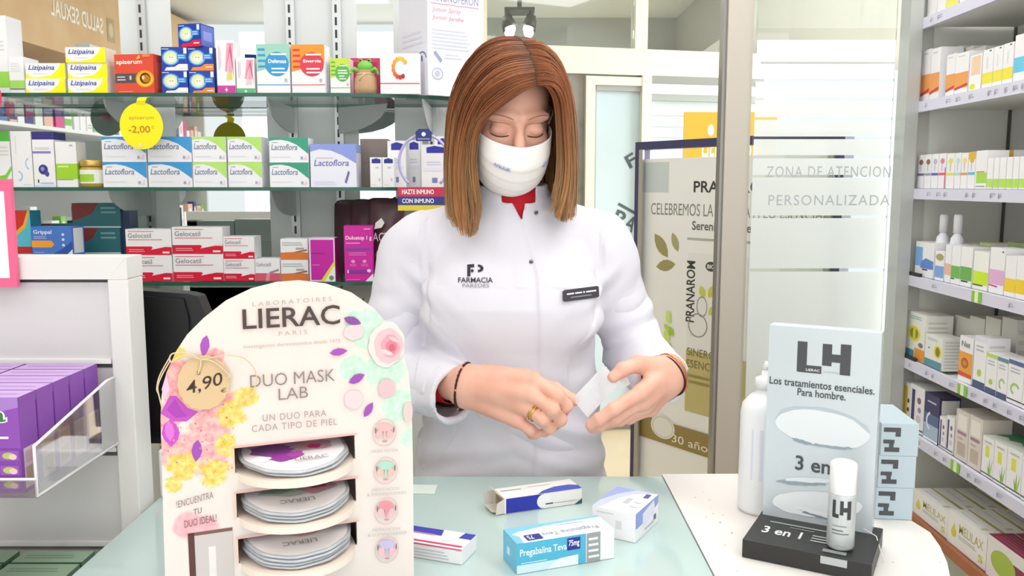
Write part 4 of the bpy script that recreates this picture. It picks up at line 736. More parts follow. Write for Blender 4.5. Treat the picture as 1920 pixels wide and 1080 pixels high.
lines = [dtext('LABORATOIRES', 473, 574, 621, 563, 8, '#b3a9a6', 0, 0, 1.5), dtext('LIERAC', 455, 617, 637, 607, 38, ink, .6), dtext('PARIS', 522, 629, 575, 625, 8, '#b3a9a6', 0, 0, 1.6), dtext('Investigacion dermoestetica desde 1975', 456, 655, 637, 643, 9, '#b9afac', 0, .3),
    dtext('DUO MASK', 469, 726, 627, 713, 24, '#8b7f7c', -.3), dtext('LAB', 522, 749, 577, 744, 22, '#8b7f7c', -.3), dtext('UN DUO PARA', 492, 789, 611, 779, 13, '#a39893', -.2, 0, 1.15), dtext('CADA TIPO DE PIEL', 472, 809, 631, 795, 13, '#a39893', -.2, 0, 1.15),
    dtext('!ENCUENTRA', 331, 951, 400, 932, 13, '#8a7d79', -.1), dtext('TU', 363, 964, 378, 960, 11, '#6d6360', 0), dtext('DUO IDEAL!', 346, 988, 406, 975, 14, '#6d6360', 0)]
faces = []
for i, (cx_, cy_, c1, c2, w1, w2) in enumerate(((720, 810, '#eab3b6', '#eab3b6', 'HIDRATACION', ''), (722, 881, '#a9d6c0', '#efb9b3', 'HIDRATACION', '& IMPERFECCIONES'), (723, 956, '#e38f9a', '#f0b7bb', 'HIDRATACION', '& LUMINOSIDAD'), (724, 1028, '#c3b9dd', '#efb9c3', '', ''))):
    a = DP(cx_, cy_); r = .0155
    faces += [('C', a, r, '#d8b3b0', .06), dell(cx_, cy_ - 10, 14, 8, c1, 16), dell(cx_ - 10, cy_ + 3, 6, 8, c2, 12), dell(cx_ + 10, cy_ + 3, 6, 8, c2, 12), dell(cx_, cy_ + 4, 2, 9, c1, 8), dell(cx_, cy_ + 16, 5, 2, '#d98c94', 8), dell(cx_ - 17, cy_ - 4, 1.4, 6, '#7d6f6d', 8), dell(cx_ + 17, cy_ - 6, 1.4, 6, '#7d6f6d', 8)]
    if w1: faces.append(dtext(w1, cx_ - 25, cy_ + 38, cx_ + 25, cy_ + 35, 6, '#b9b0ac', 0))
    if w2: faces.append(dtext(w2, cx_ - 35, cy_ + 48, cx_ + 38, cy_ + 43, 6, '#b9b0ac', 0))
for x in (450, 500, 555, 610): faces.append(dpoly([(x, 665), (x + .7, 665), (x + .7, 700), (x, 700)], '#e2d8d2'))
SOFT = {'#f3b9b9': '#f0a0a8', '#f6c6bd': '#f4a9a6', '#f5c4c2': '#f3dccf', '#f4cfb4': '#f0b3a2', '#f1cd62': '#f3e2c0', '#f0c650': '#f3e3c6', '#f2c94e': '#f1e2c8', '#eec055': '#efe3d0', '#f3cf6a': '#efe5dc', '#efc75a': '#f0e4d4', '#cfe6d6': '#bfe0cb', '#c4e1cd': '#d6ebdc', '#c9e5d3': '#dcefe2'}
def inkit(mb, its, lift=.0004, step=.00004):
    for i, it in enumerate(its):
        y = -lift - step * i
        if it[0] == 'P': mb.add([(p[0], y, p[1]) for p in it[1]], [list(range(len(it[1])))], (M(it[2], .5) if it[2] not in SOFT else M(it[2], .5, var=(70, SOFT[it[2]], .38, .66))))
        elif it[0] == 'G': mb.add([(p[0], y, p[1]) for p in it[1]], it[2], M(it[3], .5))
        elif it[0] == 'C':
            a = circ(it[1][0], it[1][1], it[2], it[2] * 1.15, 32); b_ = circ(it[1][0], it[1][1], it[2] * (1 - it[4]), it[2] * 1.15 * (1 - it[4]), 32)
            mb.add([(p[0], y, p[1]) for p in a + b_], [(j, (j + 1) % 32, 32 + (j + 1) % 32, 32 + j) for j in range(32)], M(it[3], .5))
rim = []
for a, b_ in zh[:3]: rim.append(('P', [(hl - .002, a), (hr + .002, a), (hr + .002, a + .0022), (hl - .002, a + .0022)], '#e6b0ab')); rim.append(('P', [(hl - .002, b_), (hl, b_), (hl, a), (hl - .002, a)], '#f0cbb6'))
inkit(mb, wash + lines + faces + rim); mb.build('front_card', md)
mb = MB(); dk = M('#d9c4bd', .6); hz = zh[0][0] + .012; x0, x1 = xl_ + .02, xr_ - .02; x0 = hl - .012; x1 = hr + .012
mb.box(x0, T, 0, x0 + .003, .15, hz, dk); mb.box(x1 - .003, T, 0, x1, .15, hz, dk); mb.box(x0, .147, 0, x1, .15, hz, dk); mb.box(x0, T, hz - .003, x1, .15, hz, dk); mb.box(x0, T, 0, x1, .15, .003, dk); mb.build('back_box', md)
R_ = (hr - hl) / 2 - .002; cxm = (hl + hr) / 2; cyd = R_ * .22; stacks = []
for si, (a, b_) in enumerate(zh[:3]):
    lift_ = .012; zf = b_ + .0012; mb = MB(); arc = [(cxm + (R_ + .001) * math.cos(t), cyd - (R_ + .001) * math.sin(t)) for t in np.linspace(math.asin(min(.99, (cyd - T) / R_)) if 0 else .0, math.pi, 25)]
    pl = [(x, y) for x, y in arc]; pl = [(cxm + R_, .12)] + pl + [(cxm - R_, .12)]
    mb.prism(pl[::-1], V((0, 0, zf - .0095)), X, Yv, Z, .0085, M('#f3e3d6', .5)); t_ = mb.build('tray_shelf', md)
    stacks.append((zf - .0006, a))
mk = M('#b9bcc2', .35, .3); tones = [('#a05aa8', '#b83a78', '#8c6a9a'), ('#7f9f86', '#c05a78', '#b58a98'), ('#c98a98', '#c06a84', '#d9a4b0')]
def sachet(seed, top, r):
    rg = random.Random(seed); mb = MB(); n = 40; h = .0032; prof = []
    for zz_, rr_ in ((0, r * .96), (.0009, r), (.0024, r), (h, r * .93)): prof.append([(rr_ * (1 + .012 * math.cos(10 * t + seed)) * math.cos(t), rr_ * (1 + .012 * math.cos(10 * t + seed)) * math.sin(t), zz_ + .0008 * math.sin(3 * t + seed)) for t in [2 * math.pi * i / n for i in range(n)]])
    vs_ = [p for l in prof for p in l]; mb.add(vs_, [(i * n + j, i * n + (j + 1) % n, (i + 1) * n + (j + 1) % n, (i + 1) * n + j) for i in range(3) for j in range(n)] + [list(range(n))[::-1]], mk, True)
    mb.add(prof[3], [list(range(n))], M('#efebee', .35))
    if top is not None:
        c = tones[top]; E = lambda x, y, a, b_, col, s: ('P', [(x + a * math.cos(t) * (1 + .15 * math.sin(5 * t + s)), y + b_ * math.sin(t) * (1 + .15 * math.sin(4 * t + s))) for t in [2 * math.pi * i / 20 for i in range(20)]], col)
        its = {0: [E(-.3, .1, .5, .34, '#b69cc0', 1), E(-.4, .0, .4, .26, '#8f5a9c', 2), E(-.22, -.32, .26, .2, '#9d3fa0', 3), E(.0, -.28, .15, .12, '#b94fb0', 4), E(.35, .02, .38, .2, '#c9a0a8', 5), E(.38, -.02, .13, .1, '#cf3f7a', 6), E(-.62, -.36, .17, .13, '#f6f3f7', 7)],
               1: [E(-.15, .05, .6, .32, '#b9c4ba', 1), E(-.3, .02, .35, .18, '#8faa93', 2), E(.38, -.02, .35, .28, '#c99aa6', 3), E(.4, .0, .17, .12, '#b84f6c', 4)],
               2: [E(0, .25, .75, .5, '#d6a3ad', 1), E(.2, .3, .4, .25, '#c98797', 2), E(-.4, .3, .25, .18, '#e6c3c9', 3), E(-.6, .15, .16, .12, '#efe4e6', 5)]}[top]
        art(mb, V((0, 0, h + .0009)), X * r, Yv * r, 1, 1, its, .0004, .00006)
        vs_, fs_ = text_geo('LIERAC', .3); mb.add([(r * (-.05 + .6 * x if top == 0 else -.35 + .62 * (1 - x)), r * ((-.62 if top == 0 else -.62) + .14 * (y if top == 0 else 1 - y)), h + .0022) for x, y in vs_], fs_, M('#8d8a90'))
    return mb.build('mask_sachet')
names = ('top', 'middle', 'lowest')
for si, (zf, za) in enumerate(stacks):
    nn = (2, 3, 4)[si]; base = None
    for j in range(nn):
        top = j == nn - 1; hgap = (za - zf - .012) / nn * .92; hgap = min(hgap, .0062)
        if top: o = sachet(3 + si, si, R_ - .004)
        elif base is None: o = base = sachet(9 + si, None, R_ - .005)
        else: o = base.copy(); C.objects.link(o)
        rg = random.Random(si * 10 + j); lx, ly = cxm + rg.uniform(-.0015, .0015), cyd + .001 + rg.uniform(-.0015, .0015)
        o.location = DO + du * lx - dn * ly + V((0, 0, zf + .0092 + j * .0042)); o.rotation_euler = (math.radians(7), 0, ya)
        tag(o, ('round printed face mask sachet on top of the %s stack in the arched display' if top else 'round silver-edged face mask sachet lying inside the %s stack of the arched display') % names[si], 'face mask', 'face mask sachets, %s stack' % names[si])
# small white carton in the lower window of the display
o = mb = MB(); a, b_ = DP(352, 1000), DP(436, 1000); mb.box(a[0], -.0008, .0, b_[0], -.0004, a[1], M('#cdc3c0', .6)); mb.box(a[0], -.0010, .0, a[0] + .007, -.0008, a[1], M('#5a3a34', .6)); mb.box(a[0], -.0010, a[1] - .004, b_[0], -.0008, a[1], M('#7a5a52', .6)); mb.box(a[0] + .022, -.0010, 0, a[0] + .030, -.0008, a[1] - .02, M('#e6dfdc', .6)); x = mb.build('printed_window', md)
# kraft price tag tied with string
e = empty('kraft_price_tag', DO, ya); n = 54; cpx, cpy = 382, 715; a = DP(cpx, cpy); r = .0285
mb = MB(); q_ = []
for i in range(108):
    t = 2 * math.pi * i / 108; rr = r * (1 + .022 * math.cos(18 * t)); q_.append((a[0] + rr * math.cos(t), a[1] + rr * 1.12 * math.sin(t)))
KR = M('#d8ba92', .7); mb.prism(q_, V((0, -.0055, 0)), X, Z, -Yv, .001, KR)
inkit(mb, [dtext('4,90', 350, 742, 417, 722, 28, '#3d2e24', .3, .1), dtext('€', 413, 735, 424, 732, 8, '#6d5a48'), dell(372, 697, 3.5, 4, '#8f6f52', 10)], .0068); mb.build('tag_card', e)
def SP(px, py, d=.008): p = DP(px, py); return (p[0], -d, p[1])
TW = M('#d9c6a4', .8); mb = MB()
def curve(pts, d=.009, n=6):
    P_ = [V(SP(*p, d)) for p in pts]; o_ = []
    for i in range(len(P_) - 1):
        p0, p1, p2, p3 = P_[max(i - 1, 0)], P_[i], P_[i + 1], P_[min(i + 2, len(P_) - 1)]
        for j in range(n):
            t = j / n; o_.append(.5 * ((2 * p1) + (-p0 + p2) * t + (2 * p0 - 5 * p1 + 4 * p2 - p3) * t * t + (-p0 + 3 * p1 - 3 * p2 + p3) * t ** 3))
    return o_ + [P_[-1]]
mb.tube(curve([(371, 698), (376, 682), (378, 672), (400, 676), (428, 700), (425, 706)]), .0011, TW, 6)
mb.tube(curve([(378, 672), (350, 660), (325, 660), (318, 668), (322, 676), (345, 665), (378, 672)]), .0009, TW, 6)
mb.tube(curve([(320, 672), (304, 700), (296, 722), (299, 742), (304, 762)]), .0008, TW, 6); mb.tube(curve([(320, 664), (300, 700), (294, 725), (297, 735), (302, 752)]), .0008, TW, 6)
mb.tube(curve([(378, 672), (420, 664), (455, 668), (476, 690), (479, 712), (470, 735), (452, 752)]), .0007, TW, 6); mb.build('string_bow', e)
tag(e, 'round brown price tag reading 4,90 tied with string on the arched display', 'price tag')

# ================================================================ CARTONS LYING ON THE GLASS COUNTER
def counter_box(name, label, A, B, d, h, col, front=(), top=(), side=(), lside=()):
    a, b_ = Wz(*A, ZC), Wz(*B, ZC); u = b_ - a; w = u.length; o = carton(name, w, d, h, col, front, top, side, lside)
    o.location = (a.x + b_.x) / 2, (a.y + b_.y) / 2, ZC + .0008; o.rotation_euler.z = math.atan2(u.y, u.x); return tag(o, label, 'carton'), w
navy = '#2b35a8'
o, w = counter_box('medicine_carton', 'white and deep blue carton with a torn open end, nearest the woman on the glass', (946, 965), (1091, 944), .047, .025, '#eeeae8',
    [('R', .02, .02, .50, .98, navy), ('E', .5, .5, .09, .47, '#f0eef0'), ('L', .52, .2, .62, .4, 1, '#3c3f6a'), ('L', .64, .22, .93, .34, 1, '#b9bac4'), ('P', [(.9, 0), (1, .35), (1, 0)], '#3a5a6a')],
    [('P', [(.42, .0), (1, .0), (1, .35), (.9, .5), (.7, .48), (.52, .25)], '#4453b4'), ('L', .04, .6, .3, .8, 1, '#aeb0bd'), ('L', .4, .7, .7, .82, 1, '#c5c6d0')], (), [('R', .05, .08, .95, .92, '#c9b49b'), ('R', .18, .2, .85, .8, '#8f7a64')])
mb = MB(); FL = M('#ded6cb', .5); hw = -w / 2
mb.add([(hw, 0, 0), (hw, .047, 0), (hw - .020, .040, .004), (hw - .020, .006, .004)], [(0, 1, 2, 3)], FL); mb.add([(hw, 0, .025), (hw, 0, .001), (hw - .017, -.006, .003), (hw - .014, -.005, .021)], [(0, 1, 2, 3)], FL); mb.add([(hw, .047, .001), (hw, .047, .025), (hw - .018, .050, .02), (hw - .016, .05, .004)], [(0, 1, 2, 3)], FL)
mb.add([(hw, .047, .025), (hw, 0.0, .025), (hw - .012, .002, .034), (hw - .012, .045, .034)], [(0, 1, 2, 3)], M('#cdbfae', .5)); mb.build('open_flap', o)
pt = [('R', 0, .0, 1, .62, '#f3f3f6'), ('P', [(0, .5), (.15, .62), (.4, .8), (.6, .86), (1, .88), (1, 1), (0, 1)], '#7cc3e8'), ('P', [(0, 0), (.06, 0), (.1, .3), (.3, .62), (0, .7)], '#7cc3e8')]
o, w = counter_box('medicine_carton', 'light blue and white carton with large printed name lying in the middle of the glass', (969, 1078), (1151, 1047), .052, .042, '#f0f1f4',
    [('R', 0, 0, .70, 1, '#52b1d2'), ('R', 0, .0, .62, .28, '#cfe6f2'), ('P', [(.30, .0), (.62, .0), (.62, .34), (.42, .30)], '#e8f2f8'), ('T', 'Pregabalina Teva', .03, .50, .50, .80, '#eaf7fc', .8), ('R', .505, .52, .64, .93, '#2b2f8a'), ('T', '75mg', .52, .6, .63, .86, '#ffffff', .8), ('L', .04, .30, .3, .38, 1, '#bfe3f0'), ('R', .71, 0, .85, 1, '#9b9fa0'), ('L', .725, .1, .84, .9, 4, '#e8e8e8')], (), (), [('R', 0, 0, 1, 1, '#6fc0e0'), ('L', .3, .2, .5, .8, 1, '#d9eff8')])
mb = MB(); art(mb, V((w / 2, .052, .042)), -X, -Yv, w, .052, [('P', [(1, 0), (1, .45), (.9, .3), (.6, .16), (.35, .12), (0, .1), (0, 0)], '#7cc3e8'), ('P', [(1, 1), (.93, 1), (.92, .6), (1, .3)], '#7cc3e8'), ('T', 'Pregabalina Teva', .12, .52, .70, .80, '#8d97ad', .2), ('R', .72, .58, .88, .92, '#2b2f8a'), ('T', '75', .80, .64, .86, .86, '#f4f4fa', .5), ('L', .2, .2, .5, .3, 1, '#c9cfe0')]); mb.build('top_print', o)
counter_box('medicine_carton', 'white and lilac carton standing cornerwise on the glass beside the speckled counter', (1110, 1001), (1191, 1019), .092, .043, '#efedf0', [('R', .55, .35, .68, .65, '#dcd6da'), ('L', .1, .8, .5, .9, 1, '#d6d3de')],
    [('P', [(0, 0), (0, 1), (1, 1), (.5, .8), (.3, .5), (.15, 0)], '#c3c9ee'), ('P', [(0, .3), (0, 1), (.5, 1), (.2, .7)], '#9aa6e2'), ('L', .5, .2, .62, .8, 1, '#b9bccd'), ('R', .78, .72, .9, .9, '#5a5f8f'), ('L', .7, .2, .9, .6, 2, '#d3d3df')], [('P', [(0, .45), (0, 1), (1, 1), (1, .7), (.5, .45)], '#8f9cd8'), ('P', [(.3, .3), (.3, .8), (.8, .95), (.85, .5)], '#dfe0f0'), ('R', .8, .2, .9, .4, '#5a5f8f'), ('L', .4, .1, .8, .25, 1, '#c0c1ca')])
counter_box('medicine_carton', 'white carton with blue bar and pink line, partly behind the arched display', (722, 1036), (866, 1060), .052, .022, '#f0eff1', [('L', .1, .1, .9, .7, 3, '#c9c9ce'), ('R', 0, .88, 1, .97, '#e04a7c')],
    [('P', [(.1, .6), (.62, .6), (.58, .98), (.1, .98)], '#3a3fb0'), ('P', [(.84, .62), (1, .62), (1, .98), (.86, .98)], '#3a3fb0'), ('E', .72, .6, .09, .3, '#e9e9f4'), ('E', .68, .6, .035, .12, '#ffffff'), ('E', .77, .6, .035, .12, '#ffffff'), ('R', .1, .08, .98, .16, '#e0487a'), ('R', .1, .56, .55, .6, '#e58ab0')])
a, b_ = Wz(770, 932, ZC), Wz(818, 906, ZC); mb = MB(); mb.box(-.03, -.02, 0, .02, .022, .0012, M('#e3efe8', .3)); o = mb.build('paper_slip', None, (Wz(796, 919, ZC).x, Wz(796, 919, ZC).y, ZC + .0005), -.05); tag(o, 'small pale paper slip on the glass beside the arched display', 'paper')

# ================================================================ BLACK AND SILVER DISPLAY WITH BOTTLE
yl = math.radians(-29); lu = V((math.cos(yl), math.sin(yl), 0)); ln = V((math.sin(yl), -math.cos(yl), 0)); LO = W(1530, 900, 1.19); LO = V((LO.x, LO.y, ZC + .0006))
def LP(px, py): q_ = Wp(px, py, LO, ln); d = q_ - LO; return (d.dot(lu), d.z)
ld = empty('grooming_display', LO, yl); tag(ld, 'tall silver display with a black base on the speckled counter', 'display')
SV = M('#cbd3d8', .3, .25); x0, x1 = LP(1436, 800)[0], LP(1645, 800)[0]; z1 = LP(1545, 617)[1]; BKH = .026
mb = MB(); mb.box(x0, 0, BKH, x1, .028, z1, SV); gk = '#4a4d4f'
def lt(t, px0, py0, px1, hpx, c, b=0): a, c2 = LP(px0, py0), LP(px1, py0); vs_, fs_ = text_geo(t, b); return ('G', [(a[0] + (c2[0] - a[0]) * x, a[1] + hpx / 1600 * 1.16 * y) for x, y in vs_], fs_, c)
def lp(pts, c): return ('P', [LP(*p) for p in pts], c)
def lrect(px0, py0, px1, py1, c): a, b_ = LP(px0, py0), LP(px1, py1); m0 = LP((px0 + px1) / 2, py0)[1]; m1 = LP((px0 + px1) / 2, py1)[1]; return ('P', [(a[0], m1), (b_[0], m1), (b_[0], m0), (a[0], m0)], c)
its = [lrect(1496, 640, 1512, 697, gk), lrect(1496, 685, 1540, 699, gk), lrect(1543, 645, 1559, 686, gk), lrect(1577, 646, 1594, 704, gk), lrect(1557, 665, 1580, 680, gk), lt('LIERAC', 1511, 695, 1537, 5, '#e9eef0', .6), lt('HOMME', 1545, 699, 1572, 4, '#aab4b8', 0),
    lt('Los tratamientos esenciales.', 1443, 719, 1641, 15, gk, .8), lt('Para hombre.', 1495, 741, 1586, 15, gk, .8)]
def lell(px, py, rx, ry, c, seed, jag=.05, rot=0):
    rg = random.Random(seed); a = LP(px, py); q_ = []
    for i in range(28):
        t = 2 * math.pi * i / 28; f = 1 + rg.uniform(-jag, jag); x, y = rx * f * math.cos(t), ry * f * math.sin(t); r = math.radians(rot); q_.append((a[0] + (x * math.cos(r) - y * math.sin(r)) * .00074 * 1.1, a[1] + (x * math.sin(r) + y * math.cos(r)) * .00073))
    return ('P', q_, c)
its += [lell(1540, 799, 79, 36.5, '#b5c1c8', 1, .03, -4), lell(1540, 804, 78, 36, '#dce2e5', 2, .03, -4), lell(1505, 828, 18, 4, '#8fa0a9', 3, .2, -10), lell(1560, 836, 34, 5, '#93a3ac', 4, .15, 2), lell(1560, 832, 34, 4, '#dce2e5', 41, .15, 2),
    lell(1500, 905, 42, 5, '#93a3ac', 5, .15, 6), lell(1520, 900, 44, 5, '#dfe6ea', 51, .15, 8), lell(1530, 945, 76, 26, '#e3e9ec', 6, .04, 8), lell(1545, 968, 40, 5, '#7f8f97', 7, .2, -6), lell(1540, 963, 44, 5, '#e9eef0', 71, .15, -6), lt('3 en 1', 1491, 880, 1583, 30, gk, .8)]
inkit(mb, its); mb.build('back_panel', ld, bevel=.0015)
BD = .105; mb = MB(); bx0, bx1 = x0 - .004, x1 + .012; mb.box(bx0, -BD, 0, bx1, .03, BKH, M('#2c2c2b', .4))
art(mb, V((bx0, -BD, BKH)), X, Yv, bx1 - bx0, BD, [('T', '3 en 1', .10, .36, .42, .60, '#eef0f0', 1), ('L', .12, .74, .66, .84, 1, '#9ea1a1'), ('L', .3, .66, .5, .72, 1, '#8a8d8d'), ('L', .5, .34, .80, .6, 3, '#b9bcbc'), ('R', .62, .10, .80, .2, '#8f9293')])
art(mb, V((bx0, -BD, 0)), X, Z, bx1 - bx0, BKH, [('R', .62, .55, .82, .95, '#b4b8b8')]); mb.build('base_tray', ld, bevel=.001)
# bottle
bc = LO + lu * LP(1583, 1000)[0] - ln * 0; q_ = Wz(1577, 1022, ZC + BKH) - lu * 0 ; q_ = q_ + ln * .010; k = q_.y / 1600; e = empty('grooming_bottle', (q_.x, q_.y, ZC + BKH + .0028), yl)
R_ = 26 * k; H1 = W(1583, 927, q_.y).z - (ZC + BKH); H2 = W(1583, 868, q_.y).z - (ZC + BKH); mb = MB()
mb.lathe([(.001, 0), (R_ * .93, 0), (R_, .004), (R_, H1 - .002), (R_ * .98, H1)], M('#c3c9ca', .3, .2), 32)
def cyl(mb, t, a0, a1, z0, z1, R, c, b=.6):
    vs_, fs_ = text_geo(t, b) if t else ([(0, 0), (.33, 0), (.66, 0), (1, 0), (1, 1), (.66, 1), (.33, 1), (0, 1)], [(0, 1, 6, 7), (1, 2, 5, 6), (2, 3, 4, 5)])
    mb.add([((R + .0004) * math.cos(math.radians(a0 + (a1 - a0) * x)), (R + .0004) * math.sin(math.radians(a0 + (a1 - a0) * x)), z0 + (z1 - z0) * y) for x, y in vs_], fs_, M(c))
for a0, a1, z0, z1 in ((238, 252, .60, .92), (238, 266, .60, .67), (270, 284, .66, .92), (300, 316, .58, .92), (280, 304, .72, .80)): cyl(mb, '', a0, a1, H1 * z0, H1 * z1, R_, '#3a3c3e')
cyl(mb, '', 240, 300, H1 * .44, H1 * .46, R_, '#8a8f90'); cyl(mb, '', 240, 285, H1 * .36, H1 * .38, R_, '#5a5f60'); cyl(mb, '', 240, 310, H1 * .30, H1 * .32, R_, '#6a6f70'); cyl(mb, 'LIERAC', 250, 300, H1 * .06, H1 * .10, R_, '#9aa0a1', 0)
mb.build('bottle_body', e); MB().lathe([(R_ * .9, H1), (R_ * .97, H1 + .001), (R_ * .97, H2 - .006), (R_ * .9, H2 - .002), (R_ * .7, H2), (.0005, H2)], M('#f3f3f4', .25), 32).build('cap', e)
tag(e, 'grey bottle with a white cap standing on the black display base', 'bottle')
mb = MB(); p0 = LO + lu * (x1 - .01) + V((0, 0, BKH + .01)) + ln * .01; p1 = Wz(1655, 1052, ZC + .002)
mb.tube([p0, (p0 + p1) / 2 + V((.004, 0, .012)), p1 + V((0, -.005, 0))], .0007, M('#e9e9ea'), 6); o = mb.build('security_cord'); tag(o, 'thin white cord running from the silver display to the counter', 'cord')
# stack of three small cartons beside the display
lab = ('topmost', 'middle', 'lowest'); 
for i in range(3):
    py1 = 1010 - i * 65; Yq = 1.27; a, b_ = W(1640, 1010, Yq), W(1706, 1010, Yq); w = b_.x - a.x; h = .0503
    mb = MB(); mb.box(-w / 2, 0, 0, w / 2, .12, h, M('#b7c8d1', .35)); g2 = '#4a4d50'
    fr = [('R', .10, .70, .52, .88, g2), ('R', .10, .70, .24, .96, g2), ('R', .10, .44, .56, .60, g2), ('R', .10, .10, .56, .24, g2), ('R', .28, .2, .42, .5, g2)]
    fr = [('R', .06, .74, .50, .88, g2), ('R', .38, .60, .52, .88, g2), ('R', .06, .38, .36, .50, g2), ('R', .10, .12, .50, .26, g2), ('R', .22, .2, .34, .5, g2)]
    art(mb, V((-w / 2, 0, 0)), X, Z, w, h, fr); o = mb.build('grooming_carton', None, ((a.x + b_.x) / 2 + .0015 * i, Yq, ZC + .0008 + i * (h + .0004)), math.radians(-6))
    tag(o, 'pale blue carton with dark block letters, %s of the three stacked beside the silver display' % lab[2 - i], 'carton', 'pale blue cartons beside the silver display')
# white pump bottle behind the display
q_ = Wz(1426, 955, ZC); k = q_.y / 1600; e = empty('pump_bottle', (q_.x, q_.y, ZC + .0008)); WB = M('#eef0f2', .3, 0, .4, sss=.1); Ht = W(1426, 735, q_.y).z - ZC; R_ = 44 * k
MB().lathe([(.001, 0), (R_ * .93, 0), (R_, .006), (R_, Ht * .82), (R_ * .93, Ht * .90), (R_ * .6, Ht * .97), (R_ * .36, Ht), (R_ * .36, Ht + .012)], WB, 32).build('bottle_body', e)
mb = MB(); mb.lathe([(R_ * .42, Ht + .006), (R_ * .42, Ht + .022), (.006, Ht + .026), (.005, Ht + .038), (.0005, Ht + .038)], M('#f4f4f4', .3), 20); mb.tube([(0, 0, Ht + .036), (.0, -.0, Ht + .043), (.035, -.012, Ht + .040)], [.006, .006, .004], M('#f4f4f4', .3), 10); mb.build('pump', e)
mb = MB(); cyl(mb, '', 225, 300, Ht * .3, Ht * .72, R_, '#dcdfec'); mb.build('label', e); tag(e, 'white pump dispenser bottle half hidden behind the silver display', 'bottle')
# ================================================================ SHELF UNIT ON THE SIDE WALL
YE = 2.40; XF0 = W(1713, 202, YE).x; XBK = W(1905, 30, YE).x
def XF(y): return XF0 + .018 * (y - YE)
def Yof(px, z, off=0.0):
    y = 2.2
    for _ in range(6): y = ((XF(y) + off) * 1600 / (px - 960) + (z - CAMZ) * st_) / ct
    return y
RZ = [W(1717, 38, YE).z, W(1714, 193, YE).z, W(1706, 354, YE).z, W(1697, 514, YE).z, W(1684, 667, YE).z, W(1678, 793, YE).z]
RZ.append(RZ[5] - .225)
GB = M('#e4e4dc', .5)
e = empty('wall_shelving', (XBK, YE, 0)); tag(e, 'grey side wall shelving with white price rails, beside the frosted glass', 'shelving')
def lo(x, y, z): return V((x - XBK, y - YE, z))
mb = MB(); mb.box(W(1712, 300, YE).x + .012 - XBK, 0, 0, .02, .02, 2.76, GB); mb.build('end_panel', e)
mb = MB(); mb.box(W(1690, 300, 2.38).x - XBK, -.03, 0, W(1711, 300, 2.38).x + .004 - XBK, .03, 2.76, M('#b7bab6', .35, .3)); mb.box(W(1711, 300, 2.38).x + .004 - XBK, -.006, 0, W(1736, 300, YE).x - XBK, .0, 2.76, M('#bdbeb8', .4, .1)); mb.build('end_post', e)
MB().box(0, -1.6, 0, .02, 0, 2.76, M('#dededa', .5)).build('back_board', e)
for y in (0, -.19, -.38, -.57, -.9):
    MB().box(-.004, y - .012, .1, 0, y - .002, 2.7, M('#55564f')).build('wall_slot', e)
RAIL = M('#dad9ea', .35)
for i, z in enumerate(RZ):
    y1, y0 = YE - .001, .95
    mb = MB(); mb.prism([(XF(y0) - XBK + .012, y0 - YE), (-.005, y0 - YE), (-.005, y1 - YE - .012), (XF(y1) - XBK + .012, y1 - YE - .012)], V((0, 0, z - .02)), X, Yv, Z, .012, M('#e6e6e0', .5)); b_ = mb.build('shelf_board', e)
    mb = MB(); A = lo(XF(y0), y0, z - .028); B = lo(XF(y1), y1, z - .028); mb.prism([(A.x, A.y), (A.x + .012, A.y), (B.x + .012, B.y), (B.x, B.y)], V((0, 0, z - .028)), X, Yv, Z, .0285, RAIL if i < 6 else M('#a8643a', .5))
    rg = random.Random(i); u = (A - B); Ln = u.length; its = []
    s = .02
    while s < .62 and i < 6:
        w_ = rg.uniform(.012, .03)
        if rg.random() < .6: its.append(('L', s / Ln, .35, (s + w_) / Ln, .75, 2, '#b4b4c6')); its.append(('R', s / Ln, .3, (s + .004) / Ln, .6, '#9a9aae'))
        s += w_ + rg.uniform(.012, .04)
    for px in {3: (1832,), 4: (1806,), 5: (1792,)}.get(i, ()):
        s = YE - Yof(px, z); its += [('R', (s - .022) / Ln, .05, (s + .022) / Ln, .98, '#e9f3da'), ('R', (s - .022) / Ln, .05, (s - .008) / Ln, .98, '#8ac926'), ('R', (s + .008) / Ln, .05, (s + .022) / Ln, .98, '#8ac926')]
    if i == 6: its = []
    art(mb, B, u.normalized(), Z, Ln, .0285, its); r_ = mb.build('price_rail', b_); r_['label'] = 'white price rail with small printed tickets' if i < 6 else 'brown front edge'
    if i in (3, 4, 5): A2 = lo(XF(YE), YE - .012, z + .001); MB().box(A2.x + .0015, A2.y - .075, z + .0006, A2.x + .008, A2.y, z + .010, M('#2b2a30')).build('end_clip', b_)
ordn = ('top', 'second', 'third', 'fourth', 'fifth', 'sixth', 'bottom')
def rbox(j, px0, px1, pyt, label, col=WHITE, front=(), off=.014, d=.05, rows=0, top=(), side=(), group=None, dz=0, base=None, cat='carton', name='carton_box'):
    """a carton on side shelf j: picture x of its far and near front edges, picture y of its far top corner"""
    z = RZ[j] + .0012 + dz; ya_, yb_ = Yof(px0, z, off), Yof(px1, z, off); w = ya_ - yb_ - .0012; ym = (ya_ + yb_) / 2
    h = W(px0, pyt, ya_).z - z
    o = carton('medicine_carton', w, d, h, col, front, top, side); o.location = (XF(ym) + off, ym, z); o.rotation_euler.z = -math.pi / 2
    tag(o, label, 'carton', group); o['h'] = h
    for r in range(rows):
        c = dup(o, o.location + V(((d + .0015) * (r + 1), 0, 0))); c['label'] = label.split(',')[0] + ', row %d behind the front one' % (r + 1) if 0 else '%s behind: %s' % (('directly', 'second', 'third', 'fourth')[r], label)
        if len(c['label'].split()) > 16: c['label'] = ' '.join(c['label'].split()[:16])
    return o
OR = lambda c, c2: [('R', 0, .14, 1, .52, c), ('P', [(0, .1), (1, .18), (1, .24), (0, .16)], c2), ('L', .2, .9, .7, .94, 1, '#b9b9c6')]
